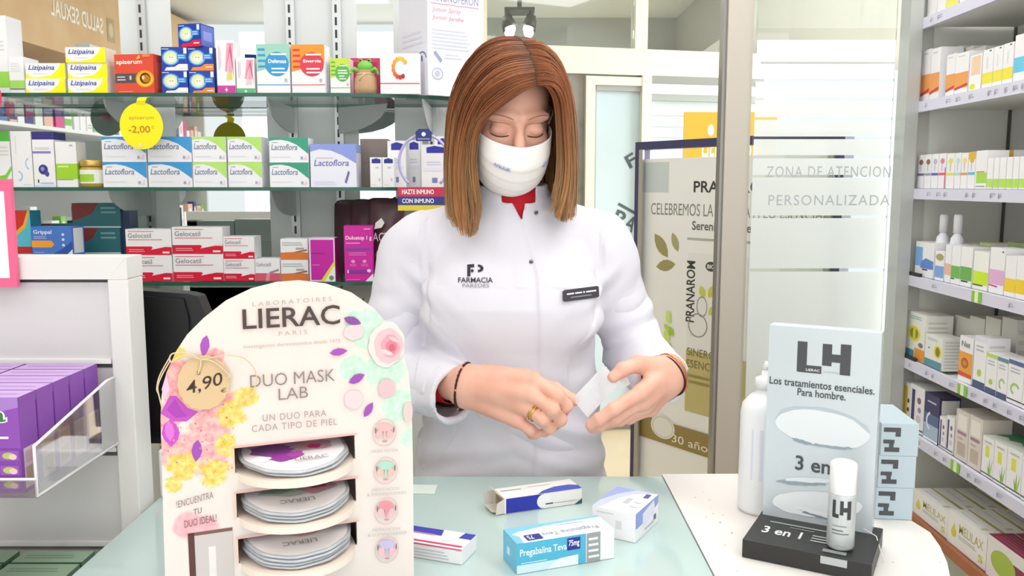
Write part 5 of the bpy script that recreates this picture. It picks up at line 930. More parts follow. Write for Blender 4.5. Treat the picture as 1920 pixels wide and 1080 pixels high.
# shelf 1 (top, cut by the picture edge)
for a, b_, t, lb_, fr in ((1738, 1756, -34, 'plain white carton at the far end of the top side shelf', []), (1757, 1773, -30, 'white carton, second on the top side shelf', []), (1774, 1796, -36, 'white carton with yellow foot on the top side shelf', [('R', 0, .05, 1, .4, '#e9e86a')]), (1800, 1830, -60, 'white carton nearest the camera on the top side shelf', [])): rbox(0, a, b_, t, lb_, front=fr)
# shelf 2
rbox(1, 1725, 1741, 96, 'white and orange carton at the far end of the second side shelf', front=OR('#f0a25a', '#d2452f'), d=.06); rbox(1, 1742, 1759, 93, 'white and orange carton, second on the second side shelf', front=OR('#f0a25a', '#d2452f'), d=.06)
for r, px in enumerate((1774, 1797, 1820)): rbox(1, px, px + 22, 92, 'pale carton in the rear row of the second side shelf, %s' % ('far one', 'middle one', 'near one')[r], col='#e3e3da', off=.08, d=.05)
rbox(1, 1772, 1788, 104, 'shorter white and orange carton with a red line, far one', front=OR('#f0a04e', '#cf3a2c')); rbox(1, 1789, 1813, 102, 'shorter white and orange carton with a red line, near one', front=OR('#f0a04e', '#cf3a2c'))
rbox(1, 1816, 1838, 105, 'small carton with a tan window beside the yellow-footed cartons', front=[('R', .15, .45, .9, .95, '#efcfae'), ('R', 0, 0, 1, .42, '#f3f3f3'), ('E', .3, .12, .25, .08, '#dde23c')])
for r, (a, b_, t) in enumerate(((1840, 1859, 95), (1860, 1877, 89), (1878, 1897, 83))): rbox(1, a, b_, t, 'white carton with a yellow foot on the second side shelf, %s of three' % ('farthest', 'middle', 'nearest')[r], front=[('R', 0, .12, 1, .40, '#efe23e'), ('E', .7, .95, .12, .02, '#667'), ('R', .4, .5, .5, .8, '#dcdce8')], group='yellow-footed cartons')
rbox(1, 1899, 1925, 67, 'tall white carton with a sky blue band on the second side shelf', front=[('R', 0, .2, 1, .52, '#6cc7ea')]); rbox(1, 1927, 1955, 60, 'white carton past the blue-banded one on the second side shelf', front=[('R', 0, .2, 1, .4, '#8fd2f0')])
# shelf 3: narrow cartons
SPN = [(1719, 1731, 291, '#8a6f5a', '#7a6a9a'), (1732, 1744, 290, '#8f6a4f', '#a2a2b8'), (1745, 1757, 289, '#b9c0d8', '#4a5fb0'), (1758, 1771, 288, '#d88a9a', '#e05a7a'), (1773, 1787, 288, '#e8df5a', '#e9e04a'), (1788, 1799, 287, '#bfe0e0', '#a9dce0'), (1800, 1812, 287, '#f0e070', '#e8a040'), (1813, 1826, 285, '#e2b33c', '#5fc0e8')]
for r, (a, b_, t, c1, c2) in enumerate(SPN): rbox(2, a, b_, t, 'narrow white carton on the third side shelf, number %s from the frosted glass' % ('one', 'two', 'three', 'four', 'five', 'six', 'seven', 'eight')[r], front=[('E', .5, .78, .3, .08, c1), ('R', 0, .38, 1, .45, c2), ('R', .42, .5, .52, .7, '#b9b9c6')] + ([('R', .9, 0, 1, .6, '#d8305a')] if r == 3 else []) + ([('R', 0, .8, 1, 1, '#e2b33c')] if r == 7 else []), group='narrow cartons on the third side shelf')
rbox(2, 1827, 1848, 283, 'wider white carton with a lime block on the third side shelf', front=[('R', .1, .15, 1, .42, '#a8d84a'), ('R', .1, .43, .8, .46, '#e08a3c'), ('L', .1, .04, .9, .1, 1, '#889')])
for r, (a, b_) in enumerate(((1849, 1860), (1861, 1871), (1872, 1884), (1885, 1896), (1897, 1908), (1909, 1922), (1923, 1938))): rbox(2, a, b_, 296 - r * .5, 'narrow white lime-footed carton on the third side shelf, %s from the wider one' % ('first', 'second', 'third', 'fourth', 'fifth', 'sixth', 'seventh')[r], front=[('R', 0, .05, 1, .32, '#b4dc54')], group='lime-footed cartons')
for r, (a, b_, c0) in enumerate(((1848, 1868, '#e9eef2'), (1870, 1896, '#dfb040'))): rbox(2, a, b_, 283, ('pale blue-white carton in the rear row of the third side shelf', 'carton with an amber top in the rear row of the third side shelf')[r], off=.08, front=[('R', 0, .82, 1, 1, c0)], d=.05)
# shelf 4
rbox(3, 1715, 1748, 452, 'white and blue carton at the far end of the fourth side shelf', front=[('R', 0, .3, .4, .85, '#7fb4ea'), ('P', [(.3, .25), (1, .25), (1, .48), (.6, .55), (.35, .45)], '#5f86d2'), ('R', .4, .2, .7, .235, '#223')], d=.05)
for r, px in enumerate((1764, 1790)):
    z = RZ[3] + .001; y = Yof(px, z, .055); h = W(px, 402, y).z - z; k = y / 1600; e = empty('lotion_bottle', (XF(y) + .055, y, z)); R_ = 11 * k * 1.15
    MB().lathe([(.001, 0), (R_, 0), (R_, h * .55), (R_ * .9, h * .64), (R_ * .5, h * .70), (R_ * .5, h * .72)], M('#eef0f6', .3), 20).build('bottle_body', e)
    MB().lathe([(R_ * .62, h * .72), (R_ * .62, h * .97), (R_ * .5, h), (.0005, h)], M('#f3f4f8', .3), 20).build('cap', e)
    mb = MB(); cyl(mb, '', 180, 260, h * .30, h * .44, R_, '#8f99b4'); mb.build('label', e)
    tag(e, 'white lotion bottle with rounded cap behind the blue carton, %s' % ('far one', 'near one')[r], 'bottle', 'white lotion bottles')
rbox(3, 1752, 1768, 470, 'small pale blue carton with an olive top on the fourth side shelf', front=[('R', 0, .1, 1, .5, '#7fa8e0'), ('E', .5, .8, .45, .12, '#a9a860')], d=.04)
rbox(3, 1770, 1781, 458, 'slim carton with a peach foot on the fourth side shelf', front=[('R', 0, .2, 1, .5, '#f0b89a')]); 
rbox(3, 1782, 1798, 460, 'white carton with a leaf green foot, far one of two', front=[('R', 0, .16, 1, .48, '#6fb552'), ('R', .0, .12, .4, .15, '#344')]); rbox(3, 1799, 1820, 462, 'white carton with a leaf green foot, near one of two', front=[('R', 0, .16, 1, .5, '#69b04c'), ('R', .1, .11, .7, .15, '#344')])
rbox(3, 1823, 1850, 470, 'white carton with a bright lime foot on the fourth side shelf', front=[('R', 0, .14, 1, .48, '#cdea1e'), ('R', 0, .1, .7, .14, '#565')], col='#f2f3ea')
rbox(3, 1853, 1880, 463, 'white carton with a pink foot on the fourth side shelf', front=[('R', 0, .2, 1, .52, '#e3b0d8'), ('P', [(0, .16), (.6, .14), (.6, .17), (0, .19)], '#c0307a'), ('E', .85, .92, .06, .02, '#555')])
for r, (a, b_) in enumerate(((1882, 1902), (1903, 1925), (1926, 1950))): rbox(3, a, b_, 479, 'white carton with golden yellow foot, %s of three on the fourth side shelf' % ('farthest', 'middle', 'nearest')[r], front=[('R', 0, .12, 1, .45, '#f2cf2a')], group='golden-footed cartons')
for r, (a, b_, c0) in enumerate(((1800, 1830, '#e8e8de'), (1832, 1850, '#cfdc9a'), (1884, 1920, '#8f9f6a'))): rbox(3, a, b_, 455 - r, 'carton in the rear row of the fourth side shelf, %s' % ('pale grey', 'pale lime', 'olive topped')[r], off=.085, front=[('R', 0, .7, 1, 1, c0)], d=.05, top=[('R', 0, 0, 1, 1, c0)])
# shelf 5
pap = [('E', .42, .56, .34, .16, '#e6df4a'), ('E', .42, .56, .22, .12, '#8f8f3a'), ('R', .36, .40, .5, .72, '#e3da3e'), ('L', .2, .86, .85, .95, 2, '#9fc0c4'), ('R', 0, .02, .45, .2, '#4f94a0'), ('R', .5, .02, 1, .26, '#eb9a34'), ('E', .8, .35, .12, .05, '#8a7a5a')]
rbox(4, 1698, 1731, 582, 'white carton with a halved yellow papaya, far end of the fifth side shelf', front=pap, d=.075, side=[('L', .1, .1, .9, .9, 8, '#d0d0c8')], col='#ebebe4')
pap2 = [('E', .75, .55, .22, .20, '#e6d53a'), ('E', .75, .55, .13, .15, '#8f7f30'), ('R', 0, 0, 1, .24, '#5b8f9a'), ('L', .15, .84, .8, .93, 2, '#a9c4c8'), ('E', .25, .6, .05, .03, '#889')]
rbox(4, 1733, 1764, 625, 'shorter white carton with papaya picture and teal foot on the fifth side shelf', front=pap2, d=.06, side=[('L', .1, .05, .9, .95, 9, '#cfcfc8')], col='#eaeae4')
for r, px in enumerate((1786, 1813, 1842, 1872)): rbox(4, px, px + 27, 590 + r, 'plain grey-white carton in the rear of the fifth side shelf, %s of four' % ('farthest', 'second', 'third', 'nearest')[r], off=.10, d=.05, col='#d9d8d0', side=[('L', .1, .3, .9, .9, 4, '#c6c5bd')], group='plain rear cartons on the fifth side shelf')
car = [('R', 0, .12, 1, .66, '#f0a238'), ('E', .45, .42, .28, .12, '#b5652a'), ('E', .45, .42, .14, .06, '#d88a4a'), ('P', [(0, .12), (1, .12), (1, .2), (0, .22)], '#d8502c'), ('T', 'Nat', .15, .78, .8, .9, '#6d6d6d', .5), ('R', 0, 0, 1, .11, '#f5f5f2')]
rbox(4, 1796, 1820, 628, 'white carton with an orange carrot picture on the fifth side shelf', front=car, d=.06)
for r, (a, b_, t, c2) in enumerate(((1823, 1845, 628, '#e4e4f0'), (1846, 1866, 660, '#c8d86a'), (1867, 1886, 668, '#6a8fa0'), (1887, 1915, 672, '#5a6a9a'), (1916, 1945, 680, '#5a6a9a'))): rbox(4, a, b_, t, 'white carton with small green mark, %s past the carrot carton on the fifth side shelf' % ('first', 'second', 'third', 'fourth', 'fifth')[r], front=[('R', 0, 0, 1, .14, '#46587a') if r < 3 else ('R', 0, .08, 1, .11, '#333'), ('E', .5, .3, .18, .07, '#b9cf4a') if r < 2 else ('O', .5, .35, .3, .14, .35, '#a9c86a', 20, 250), ('L', .15, .7, .85, .85, 2, '#b9bccc'), ('R', 0, .9, 1, 1, c2)], d=.055, side=[('L', .1, .2, .9, .9, 6, '#d4d4cc')], group='green-marked cartons')
# shelf 6
rbox(5, 1687, 1703, 712, 'slim white carton with a yellow stripe, far end of the sixth side shelf', front=[('R', .3, .28, .75, .92, '#e9cf3a'), ('E', .85, .6, .1, .05, '#4a3a4a'), ('E', .85, .4, .1, .05, '#4a3a4a'), ('R', 0, .1, 1, .28, '#efe4c0')])
pur = [('R', .12, .1, .34, .9, '#4f4478'), ('E', .65, .7, .14, .07, '#8a6a72'), ('E', .7, .5, .12, .06, '#a58f9a'), ('E', .65, .3, .15, .08, '#d9c8d0'), ('R', .0, .06, 1, .09, '#333')]
rbox(5, 1704, 1729, 718, 'white carton with a purple stripe beside the night blue one', front=pur, d=.06)
moon = [('R', 0, .58, 1, 1, '#3c3560'), ('R', 0, .35, 1, .58, '#5a6a98'), ('R', 0, .05, 1, .35, '#a9bed2'), ('O', .45, .42, .3, .2, .3, '#e3e9f2', 100, 260), ('L', .2, .8, .8, .88, 1, '#c9c6dc'), ('R', 0, 0, 1, .05, '#f0f0f0')]
rbox(5, 1731, 1757, 734, 'night blue carton with a crescent moon on the sixth side shelf', front=moon, d=.055, col='#3d3a5c', top=[('R', 0, 0, 1, 1, '#4a4468')], side=[('R', .1, .1, .95, .95, '#e2e0da')])
rbox(5, 1759, 1771, 779, 'small white and purple carton after the night blue one, far one', front=pur); rbox(5, 1772, 1786, 778, 'small white and purple carton after the night blue one, near one', front=pur)
bei = [('R', .15, .62, .85, .92, '#efeae4'), ('R', .15, .52, .85, .58, '#a57fa0'), ('R', .2, .1, .8, .36, '#c2b2a2'), ('L', .2, .4, .6, .48, 1, '#b9ada2')]
rbox(5, 1789, 1812, 765, 'beige carton with a mauve line on the sixth side shelf, far one', front=bei, col='#ddd3cb', d=.07); rbox(5, 1813, 1837, 776, 'beige carton with a mauve line on the sixth side shelf, near one', front=bei, col='#ddd3cb', d=.07)
alo = [('R', .3, .5, .6, .78, '#dfe24a'), ('P', [(.6, .1), (.7, .5), (.75, .12)], '#8fbf4a'), ('P', [(.68, .1), (.95, .5), (.8, .1)], '#a9d05a'), ('P', [(.62, .1), (.5, .38), (.72, .1)], '#7fb040'), ('R', 0, .06, 1, .09, '#4a5a3a'), ('L', .2, .84, .8, .92, 1, '#b9c0b0')]
for r, (a, b_, t) in enumerate(((1839, 1860, 815), (1861, 1884, 825), (1885, 1912, 836), (1913, 1945, 848))): rbox(5, a, b_, t, 'white carton with aloe leaves and green top, %s of four on the sixth side shelf' % ('farthest', 'second', 'third', 'nearest')[r], front=alo, d=.09, top=[('R', 0, 0, 1, 1, '#4f8f68'), ('P', [(0, 0), (1, 0), (1, .4), (.5, .5), (0, .3)], '#e4ebe2')], group='aloe cartons')
# bottom shelf: laxative cartons in deep rows
mel = [('E', .16, .42, .07, .14, '#ded23a'), ('P', [(.10, .45), (.22, .45), (.16, .72)], '#ded23a'), ('T', 'MELILAX', .30, .52, .92, .80, '#c9bd7a', .1), ('L', .3, .34, .8, .46, 2, '#b9b4c0'), ('T', 'S', .82, .14, .93, .36, '#d8cf3a', 1), ('R', 0, 0, 1, .03, '#c8a0b0')]
mt_ = [('P', [(0, .82), (1, .82), (1, 1), (.5, .96), (0, .9)], '#b7ac5a'), ('R', .1, .35, .55, .42, '#d6d2da'), ('R', .7, .2, .76, .5, '#cfc7a0')]
for cix, (a, b_, t) in enumerate(((1712, 1775, 915), (1777, 1846, 955))):
    for r in range(4):
        o = rbox(6, a, b_, t, 'white and yellow laxative carton on the bottom side shelf, %s column, %s row' % (('far', 'near')[cix], ('front', 'second', 'third', 'back')[r]), front=mel, off=.014 + r * .059, d=.057, top=mt_, col='#f0eeec', group='white and yellow laxative cartons') if r == 0 else dup(o0r, o0r.location + V((.059 * r, 0, 0)))
        if r == 0: o0r = o
        else: o['label'] = 'white and yellow laxative carton on the bottom side shelf, %s column, %s row' % (('far', 'near')[cix], ('front', 'second', 'third', 'back')[r])
wine = [('R', .0, 0, 1, .8, '#eae4e4'), ('R', .55, 0, 1, .7, '#8a3a55'), ('E', .4, .5, .3, .3, '#a9c04a')]
for r in range(3):
    o = rbox(6, 1849, 1925, 1000, 'white carton with a wine red top on the bottom side shelf, front row', front=wine, off=.014, d=.06, top=[('R', 0, 0, 1, 1, '#8f3550'), ('L', .1, .1, .9, .9, 5, '#a65a72')], col='#e9e4e4', group='wine red topped cartons') if r == 0 else dup(o0r, o0r.location + V((.062 * r, 0, 0)))
    if r == 0: o0r = o
    else: o['label'] = 'white carton with a wine red top on the bottom side shelf, %s row' % ('front', 'second', 'third')[r]
# ================================================================ THE WOMAN
def A3(v): return np.array(v, dtype=np.float64)
def cone(P, a, b, ra, rb):
    a, b = A3(a), A3(b); ba = b - a; t = np.clip((P - a) @ ba / (ba @ ba), 0, 1)
    return np.linalg.norm(P - a - t[:, None] * ba, axis=1) - (ra + (rb - ra) * t)
def ellip(P, c, r, R=None):
    Q = P - A3(c)
    if R is not None: Q = Q @ R
    r = A3(r); k0 = np.linalg.norm(Q / r, axis=1) + 1e-9; k1 = np.linalg.norm(Q / r ** 2, axis=1) + 1e-9
    return k0 * (k0 - 1) / k1
def smin(a, b, k): h = np.clip(.5 + .5 * (b - a) / k, 0, 1); return b + (a - b) * h - k * h * (1 - h)
def smax(a, b, k): return -smin(-a, -b, k)
def sdf_mesh(fn, lo, hi, h, B=10):
    lo, hi = A3(lo), A3(hi); nb = np.ceil((hi - lo) / (h * B)).astype(int); n = nb * B + 1
    D = np.empty(n, dtype=np.float32); g = np.stack(np.meshgrid(*[np.arange(k) for k in nb], indexing='ij'), -1).reshape(-1, 3)
    c = lo + (g + .5) * B * h; d = np.concatenate([fn(c[i:i + 60000]) for i in range(0, len(c), 60000)]); keep = np.abs(d) < B * h * .87 * 1.35 + .004
    for i, gi in enumerate(g):
        if not keep[i]: D[tuple(slice(k * B, k * B + B + 1) for k in gi)] = 1 if d[i] > 0 else -1
    loc = np.stack(np.meshgrid(*[np.arange(B + 1)] * 3, indexing='ij'), -1).reshape(-1, 3); K = g[keep]
    for i in range(0, len(K), 60):
        kk = K[i:i + 60]; idx = (kk[:, None, :] * B + loc[None]).reshape(-1, 3); v = fn(lo + idx * h); D[idx[:, 0], idx[:, 1], idx[:, 2]] = v
    S = D < 0; cs = S[:-1, :-1, :-1].astype(np.int8)
    tot = sum(S[i:n[0] - 1 + i, j:n[1] - 1 + j, k:n[2] - 1 + k].astype(np.int8) for i in (0, 1) for j in (0, 1) for k in (0, 1))
    act = (tot > 0) & (tot < 8); ci = np.argwhere(act); idm = -np.ones(act.shape, dtype=np.int64); idm[act] = np.arange(len(ci))
    acc = np.zeros((len(ci), 3)); cnt = np.zeros(len(ci))
    cor = [(i, j, k) for i in (0, 1) for j in (0, 1) for k in (0, 1)]; val = {c_: D[ci[:, 0] + c_[0], ci[:, 1] + c_[1], ci[:, 2] + c_[2]] for c_ in cor}
    for a in cor:
        for ax in range(3):
            if a[ax] == 0:
                b = list(a); b[ax] = 1; b = tuple(b); va, vb = val[a], val[b]; cr = (va < 0) != (vb < 0); t = np.where(cr, va / np.where(cr, va - vb, 1), 0)
                p = np.zeros((len(ci), 3)); p[:] = a; p[:, ax] = t; acc[cr] += p[cr]; cnt[cr] += 1
    verts = lo + (ci + acc / cnt[:, None]) * h; quads = []
    for ax in range(3):
        o = [x for x in range(3) if x != ax]; sl0 = [slice(1, -1)] * 3; sl0[ax] = slice(0, -1); sl1 = [slice(1, -1)] * 3; sl1[ax] = slice(1, None)
        s0, s1 = S[tuple(sl0)], S[tuple(sl1)]; e = np.argwhere(s0 != s1); off = np.ones(3, dtype=int); off[ax] = 0; e = e + off
        s0v = S[e[:, 0], e[:, 1], e[:, 2]]; q = []
        for da, db in ((0, 0), (1, 0), (1, 1), (0, 1)):
            c_ = e.copy(); c_[:, o[0]] -= da; c_[:, o[1]] -= db; q.append(idm[c_[:, 0], c_[:, 1], c_[:, 2]])
        q = np.stack(q, 1); flip = s0v if ax != 1 else ~s0v; q[flip] = q[flip][:, ::-1]; quads.append(q)
    q = np.concatenate(quads); q = q[(q >= 0).all(1)][:, ::-1]
    return verts, q
def np_obj(name, v, f, mat, parent=None):
    me = bpy.data.meshes.new(name); me.vertices.add(len(v)); me.vertices.foreach_set('co', np.asarray(v, dtype=np.float32).ravel())
    k = f.shape[1]; me.loops.add(f.size); me.loops.foreach_set('vertex_index', f.ravel().astype(np.int32)); me.polygons.add(len(f)); me.polygons.foreach_set('loop_start', np.arange(0, f.size, k, dtype=np.int32))
    me.polygons.foreach_set('use_smooth', np.ones(len(f), dtype=bool)); me.update(calc_edges=True); me.validate(); me.materials.append(mat)
    o = bpy.data.objects.new(name, me); C.objects.link(o); o.parent = parent; return o
SKIN = M('#e8b5a0', .48, 0, .35, sss=.12, var=(28, '#dfa48f', .35, .75))
woman = empty('person', (0, 0, 0)); tag(woman, 'woman in white coat, red sweater and face mask holding a packet behind the counter', 'person')
# ---- landmarks
hc = W(952, 214, 1.565); HR = Matrix.Rotation(math.radians(14), 3, 'Z') @ Matrix.Rotation(math.radians(24), 3, 'X'); HRn = np.array(HR); hcn = A3(hc)
def HL(x, y, z): return hc + HR @ V((x, y, z))
S1, E1, C1 = A3((-.196, 1.645, 1.274)), A3((-.243, 1.625, 1.062)), A3(W(853, 741, 1.462))
S2, E2, C2 = A3((.180, 1.645, 1.271)), A3((.244, 1.665, 1.092)), A3(W(1243, 712, 1.472))
def Hn(*p): return A3(W(*p))
W1a, W1b = Hn(874, 708, 1.446), Hn(872, 742, 1.446); W2a, W2b = Hn(1256, 690, 1.455), Hn(1252, 722, 1.452)
F1 = {'index': [(1000, 712, 1.395), (1045, 740, 1.372), (1062, 761, 1.384), (1056, 774, 1.400)], 'middle': [(998, 739, 1.388), (1036, 768, 1.362), (1051, 787, 1.378), (1042, 797, 1.395)],
      'ring': [(987, 765, 1.392), (1018, 787, 1.366), (1031, 803, 1.380), (1021, 811, 1.396)], 'pinky': [(968, 787, 1.402), (994, 806, 1.385), (1004, 813, 1.396), (996, 816, 1.408)],
      'thumb': [(915, 700, 1.436), (985, 708, 1.428), (1040, 730, 1.414), (1078, 751, 1.405)]}
F2 = {'index': [(1203, 735, 1.388), (1152, 766, 1.366), (1124, 786, 1.369), (1107, 797, 1.377)], 'middle': [(1206, 750, 1.402), (1152, 783, 1.386), (1125, 797, 1.392), (1110, 803, 1.400)],
      'ring': [(1212, 761, 1.418), (1162, 787, 1.408), (1140, 793, 1.414), (1128, 791, 1.424)], 'pinky': [(1220, 766, 1.434), (1180, 785, 1.428), (1163, 787, 1.434), (1152, 783, 1.441)],
      'thumb': [(1240, 693, 1.440), (1196, 683, 1.418), (1168, 693, 1.404), (1150, 707, 1.399)]}
RAD = {'index': (.0125, .0112, .0100, .0088), 'middle': (.0125, .0115, .0102, .0090), 'ring': (.0122, .0106, .0096, .0084), 'pinky': (.0115, .0092, .0084, .0074), 'thumb': (.0150, .0128, .0118, .0098)}
def hand(P, wa, wb, FF):
    palm = smin(cone(P, wa, wb, .0215, .0215), cone(P, (wa + wb) / 2, Hn(*FF['middle'][0]), .024, .016), .012); th = [Hn(*q) for q in FF['thumb']]
    for k, w_ in (('index', wa), ('middle', (wa + wb) / 2), ('ring', (wa + wb) / 2), ('pinky', wb)): palm = smin(palm, cone(P, w_, Hn(*FF[k][0]), .019, RAD[k][0] + .002), .010)
    palm = smin(palm, cone(P, wa, th[1], .020, .0145), .014); out = palm
    for k, pts in FF.items():
        q = [Hn(*p) for p in pts]; r = RAD[k]; d = None
        for i in range(3):
            s = cone(P, q[i], q[i + 1], r[i], r[i + 1]); d = s if d is None else smin(d, s, .003)
        for i in (1, 2): d = smin(d, np.linalg.norm(P - q[i], axis=1) - r[i] * 1.06, .004)
        out = np.minimum(out, smin(palm, d, .006))
    return out
def head(P):
    Q = (P - hcn) @ HRn; mir = Q.copy(); mir[:, 0] = np.abs(mir[:, 0])
    d = ellip(Q, (0, .012, .030), (.073, .092, .086)); d = smin(d, ellip(Q, (0, -.022, -.035), (.062, .068, .078)), .03)
    d = smin(d, ellip(Q, (0, -.058, -.100), (.030, .026, .020)), .03); d = smin(d, ellip(mir, (.036, -.062, -.030), (.024, .022, .024)), .02)
    d = smin(d, cone(Q, (0, -.090, .006), (0, -.108, -.034), .008, .012), .012); d = smin(d, ellip(mir, (.011, -.098, -.038), (.009, .012, .008)), .008)
    d = smin(d, cone(mir, (.008, -.084, .024), (.050, -.070, .022), .008, .007), .014)
    d = smax(d, -ellip(mir, (.032, -.098, .003), (.020, .016, .013)), .010); d = smin(d, ellip(mir, (.031, -.075, .0), (.0165, .0145, .0125)), .004)
    d = smin(d, cone(mir, (.018, -.089, -.066), (0, -.094, -.066), .004, .007), .008)
    d = smin(d, ellip(mir, (.074, .014, -.008), (.010, .018, .031)), .006); return d
NB, NT = A3((.0, 1.632, 1.33)), A3(HL(0, .028, -.055))
def legs(P):
    d = None
    for sx in (-1, 1):
        s = smin(cone(P, (sx * .072 - .005, 1.63, .90), (sx * .085, 1.62, .50), .074, .055), cone(P, (sx * .085, 1.62, .50), (sx * .09, 1.64, .085), .052, .034), .03)
        s = smin(s, cone(P, (sx * .09, 1.66, .045), (sx * .10, 1.50, .03), .034, .026), .03); d = s if d is None else np.minimum(d, s)
    return d
def body(P):
    d = smin(head(P), cone(P, NB, NT, .054, .050), .025)
    t = smin(ellip(P, (-.003, 1.635, 1.20), (.135, .09, .18)), ellip(P, (-.005, 1.63, .95), (.15, .105, .17)), .05); t = smin(t, cone(P, S1, S2, .04, .04), .05); d = smin(d, t, .03); d = smin(d, legs(P), .04)
    for S_, E_, wa, wb, FF in ((S1, E1, W1a, W1b, F1), (S2, E2, W2a, W2b, F2)):
        wm = (wa + wb) / 2; arm = smin(cone(P, S_, E_, .045, .038), cone(P, E_, wm, .040, .027), .02); near = np.linalg.norm(P - wm, axis=1) < .32
        if near.any(): hd = np.full(len(P), 1.0); hd[near] = hand(P[near], wa, wb, FF); arm = smin(arm, hd, .014)
        d = smin(d, arm, .02) if S_ is S1 or S_ is S2 else d
    return d
bv, bf = sdf_mesh(body, (-.33, 1.33, -.004), (.34, 1.78, 1.70), .0028)
skin = np_obj('body', bv, bf, SKIN, woman); bodyT = BVHTree.FromPolygons([tuple(p) for p in bv], [tuple(q) for q in bf.tolist()])
# ---- red sweater: collar and cuffs, trousers, shoes
RED = M('#c01224', .75, bump=(220, .3)); mb = MB(); n = 36; vs_ = []
prof = [(1.26, .11, .085, 1.632), (1.33, .085, .072, 1.628), (1.37, .064, .062, 1.614), (1.395, .057, .058, 1.603), (1.412, .055, .056, 1.597), (1.414, .052, .053, 1.597), (1.39, .050, .051, 1.600)]
for z, a, b_, cy in prof: vs_ += [(.006 + a * math.cos(t), cy + b_ * math.sin(t), z) for t in [2 * math.pi * i / n for i in range(n)]]
mb.add(vs_, [(i * n + j, i * n + (j + 1) % n, (i + 1) * n + (j + 1) % n, (i + 1) * n + j) for i in range(len(prof) - 1) for j in range(n)], RED, True)
for E_, C_, wm in ((E1, C1, (W1a + W1b) / 2), (E2, C2, (W2a + W2b) / 2)):
    dr = (wm - E_) / np.linalg.norm(wm - E_); p1 = wm - dr * .034; cfm = MB(); cfm.tube([V(p1 - dr * .05), V(p1 - dr * .004), V(p1)], [.036, .0355, .034], RED, 20, cap=False); cfm.build('sweater_cuff', woman)
mb.build('red_sweater', woman)
DK = M('#2b2f3a', .8); 
for sx in (-1, 1): pass
tv, tf = sdf_mesh(lambda P: np.maximum(legs(P) - .012, np.maximum(P[:, 2] - .93, .075 - P[:, 2])), (-.24, 1.45, .05), (.24, 1.80, .96), .008); np_obj('trousers', tv, tf, DK, woman)
for sx in (-1, 1):
    sv, sf = sdf_mesh(lambda P: np.maximum(smin(cone(P, (sx * .09, 1.665, .05), (sx * .10, 1.50, .035), .045, .036), cone(P, (sx * .09, 1.655, .06), (sx * .09, 1.65, .11), .046, .048), .02), np.maximum(.002 - P[:, 2], P[:, 2] - .10)), (sx * .09 - .08, 1.42, -.01), (sx * .09 + .08, 1.74, .13), .006); np_obj('shoe', sv, sf, M('#e9e9ea', .5), woman)
# ---- white coat
pz = [.55, .75, .90, 1.02, 1.12, 1.20, 1.27, 1.33, 1.36, 1.385, 1.405, 1.45]
pa = [.205, .198, .184, .165, .160, .165, .164, .135, .100, .077, .070, .069]; pb = [.155, .150, .140, .128, .123, .132, .120, .096, .080, .071, .068, .068]; pc = [1.64, 1.635, 1.628, 1.622, 1.622, 1.622, 1.630, 1.630, 1.624, 1.615, 1.608, 1.598]
d1, d2 = (C1 - E1) / np.linalg.norm(C1 - E1), (C2 - E2) / np.linalg.norm(C2 - E2)
seam_z = [.60, .86, 1.06, 1.18, 1.26, 1.36, 1.37]; seam_x = [.030, .0365, .046, .047, .042, .017, .016]
zc0, zc1 = 1.3885, 1.3575; xs_l = W(941, 380, 1.545).x; xs_r = W(1003, 380, 1.545).x; xv_l, xv_r, xv = W(961, 384, 1.54).x, W(984, 384, 1.54).x, W(978, 412, 1.53).x
def coat(P):
    z = P[:, 2]; a, b_, cy = np.interp(z, pz, pa), np.interp(z, pz, pb), np.interp(z, pz, pc); x, y = P[:, 0] + .002, P[:, 1] - cy
    r = np.sqrt((x / a) ** 2 + (y / b_) ** 2); t = (r - 1) * np.minimum(a, b_) * .97
    d = smin(t, cone(P, (-.075, 1.628, 1.362), (-.168, 1.64, 1.308), .036, .058), .03); d = smin(d, cone(P, (.080, 1.628, 1.362), (.158, 1.64, 1.312), .036, .058), .03); d = smin(d, cone(P, (-.168, 1.64, 1.308), S1, .058, .062), .02); d = smin(d, cone(P, (.158, 1.64, 1.312), S2, .058, .061), .02)
    bust = smin(ellip(P, (-.078, 1.535, 1.205), (.075, .045, .07)), ellip(P, (.080, 1.535, 1.205), (.075, .045, .07)), .05); d = smin(d, bust, .06)
    front = np.clip((1.60 - P[:, 1]) / .02, 0, 1); u = P[:, 0] - np.interp(z, seam_z, seam_x); d = d - front * .0032 * np.clip(u / .003, 0, 1) * np.clip((.075 - u) / .05, 0, 1)
    arms = None
    for S_, E_, C_, dr, rs in ((S1, E1, C1, d1, (.063, .060, .050)), (S2, E2, C2, d2, (.062, .057, .047))):
        up = cone(P, S_, E_, rs[0], rs[1]); lo_ = np.maximum(cone(P, E_, C_ + dr * .03, rs[1], rs[2]), (P - C_) @ dr); s = smin(up, lo_, .025); d = smin(d, s, .022) if True else d
    d = np.maximum(d, -(d + .007))
    for C_, dr in ((C1, d1), (C2, d2)):
        q = P - C_; ax = q @ dr; rad = np.linalg.norm(q - ax[:, None] * dr, axis=1); d = np.maximum(d, -np.maximum(np.maximum(rad - .041, -ax - .07), ax - .05))
    d = np.maximum(d, z - (1.424 - .10 * np.clip(1.60 - P[:, 1], 0, .1) + .03 * np.clip(P[:, 1] - 1.60, 0, .1)))
    cl = np.where(z > zc0, xs_l, np.interp(z, [zc1, zc0], [xv, xv_l])); cr = np.where(z > zc0, xs_r, np.interp(z, [zc1, zc0], [xv, xv_r]))
    cut = np.maximum(np.maximum(cl - P[:, 0], P[:, 0] - cr), np.maximum(zc1 - z, P[:, 1] - 1.60)); d = np.maximum(d, -cut)
    return np.maximum(d, .60 - z)
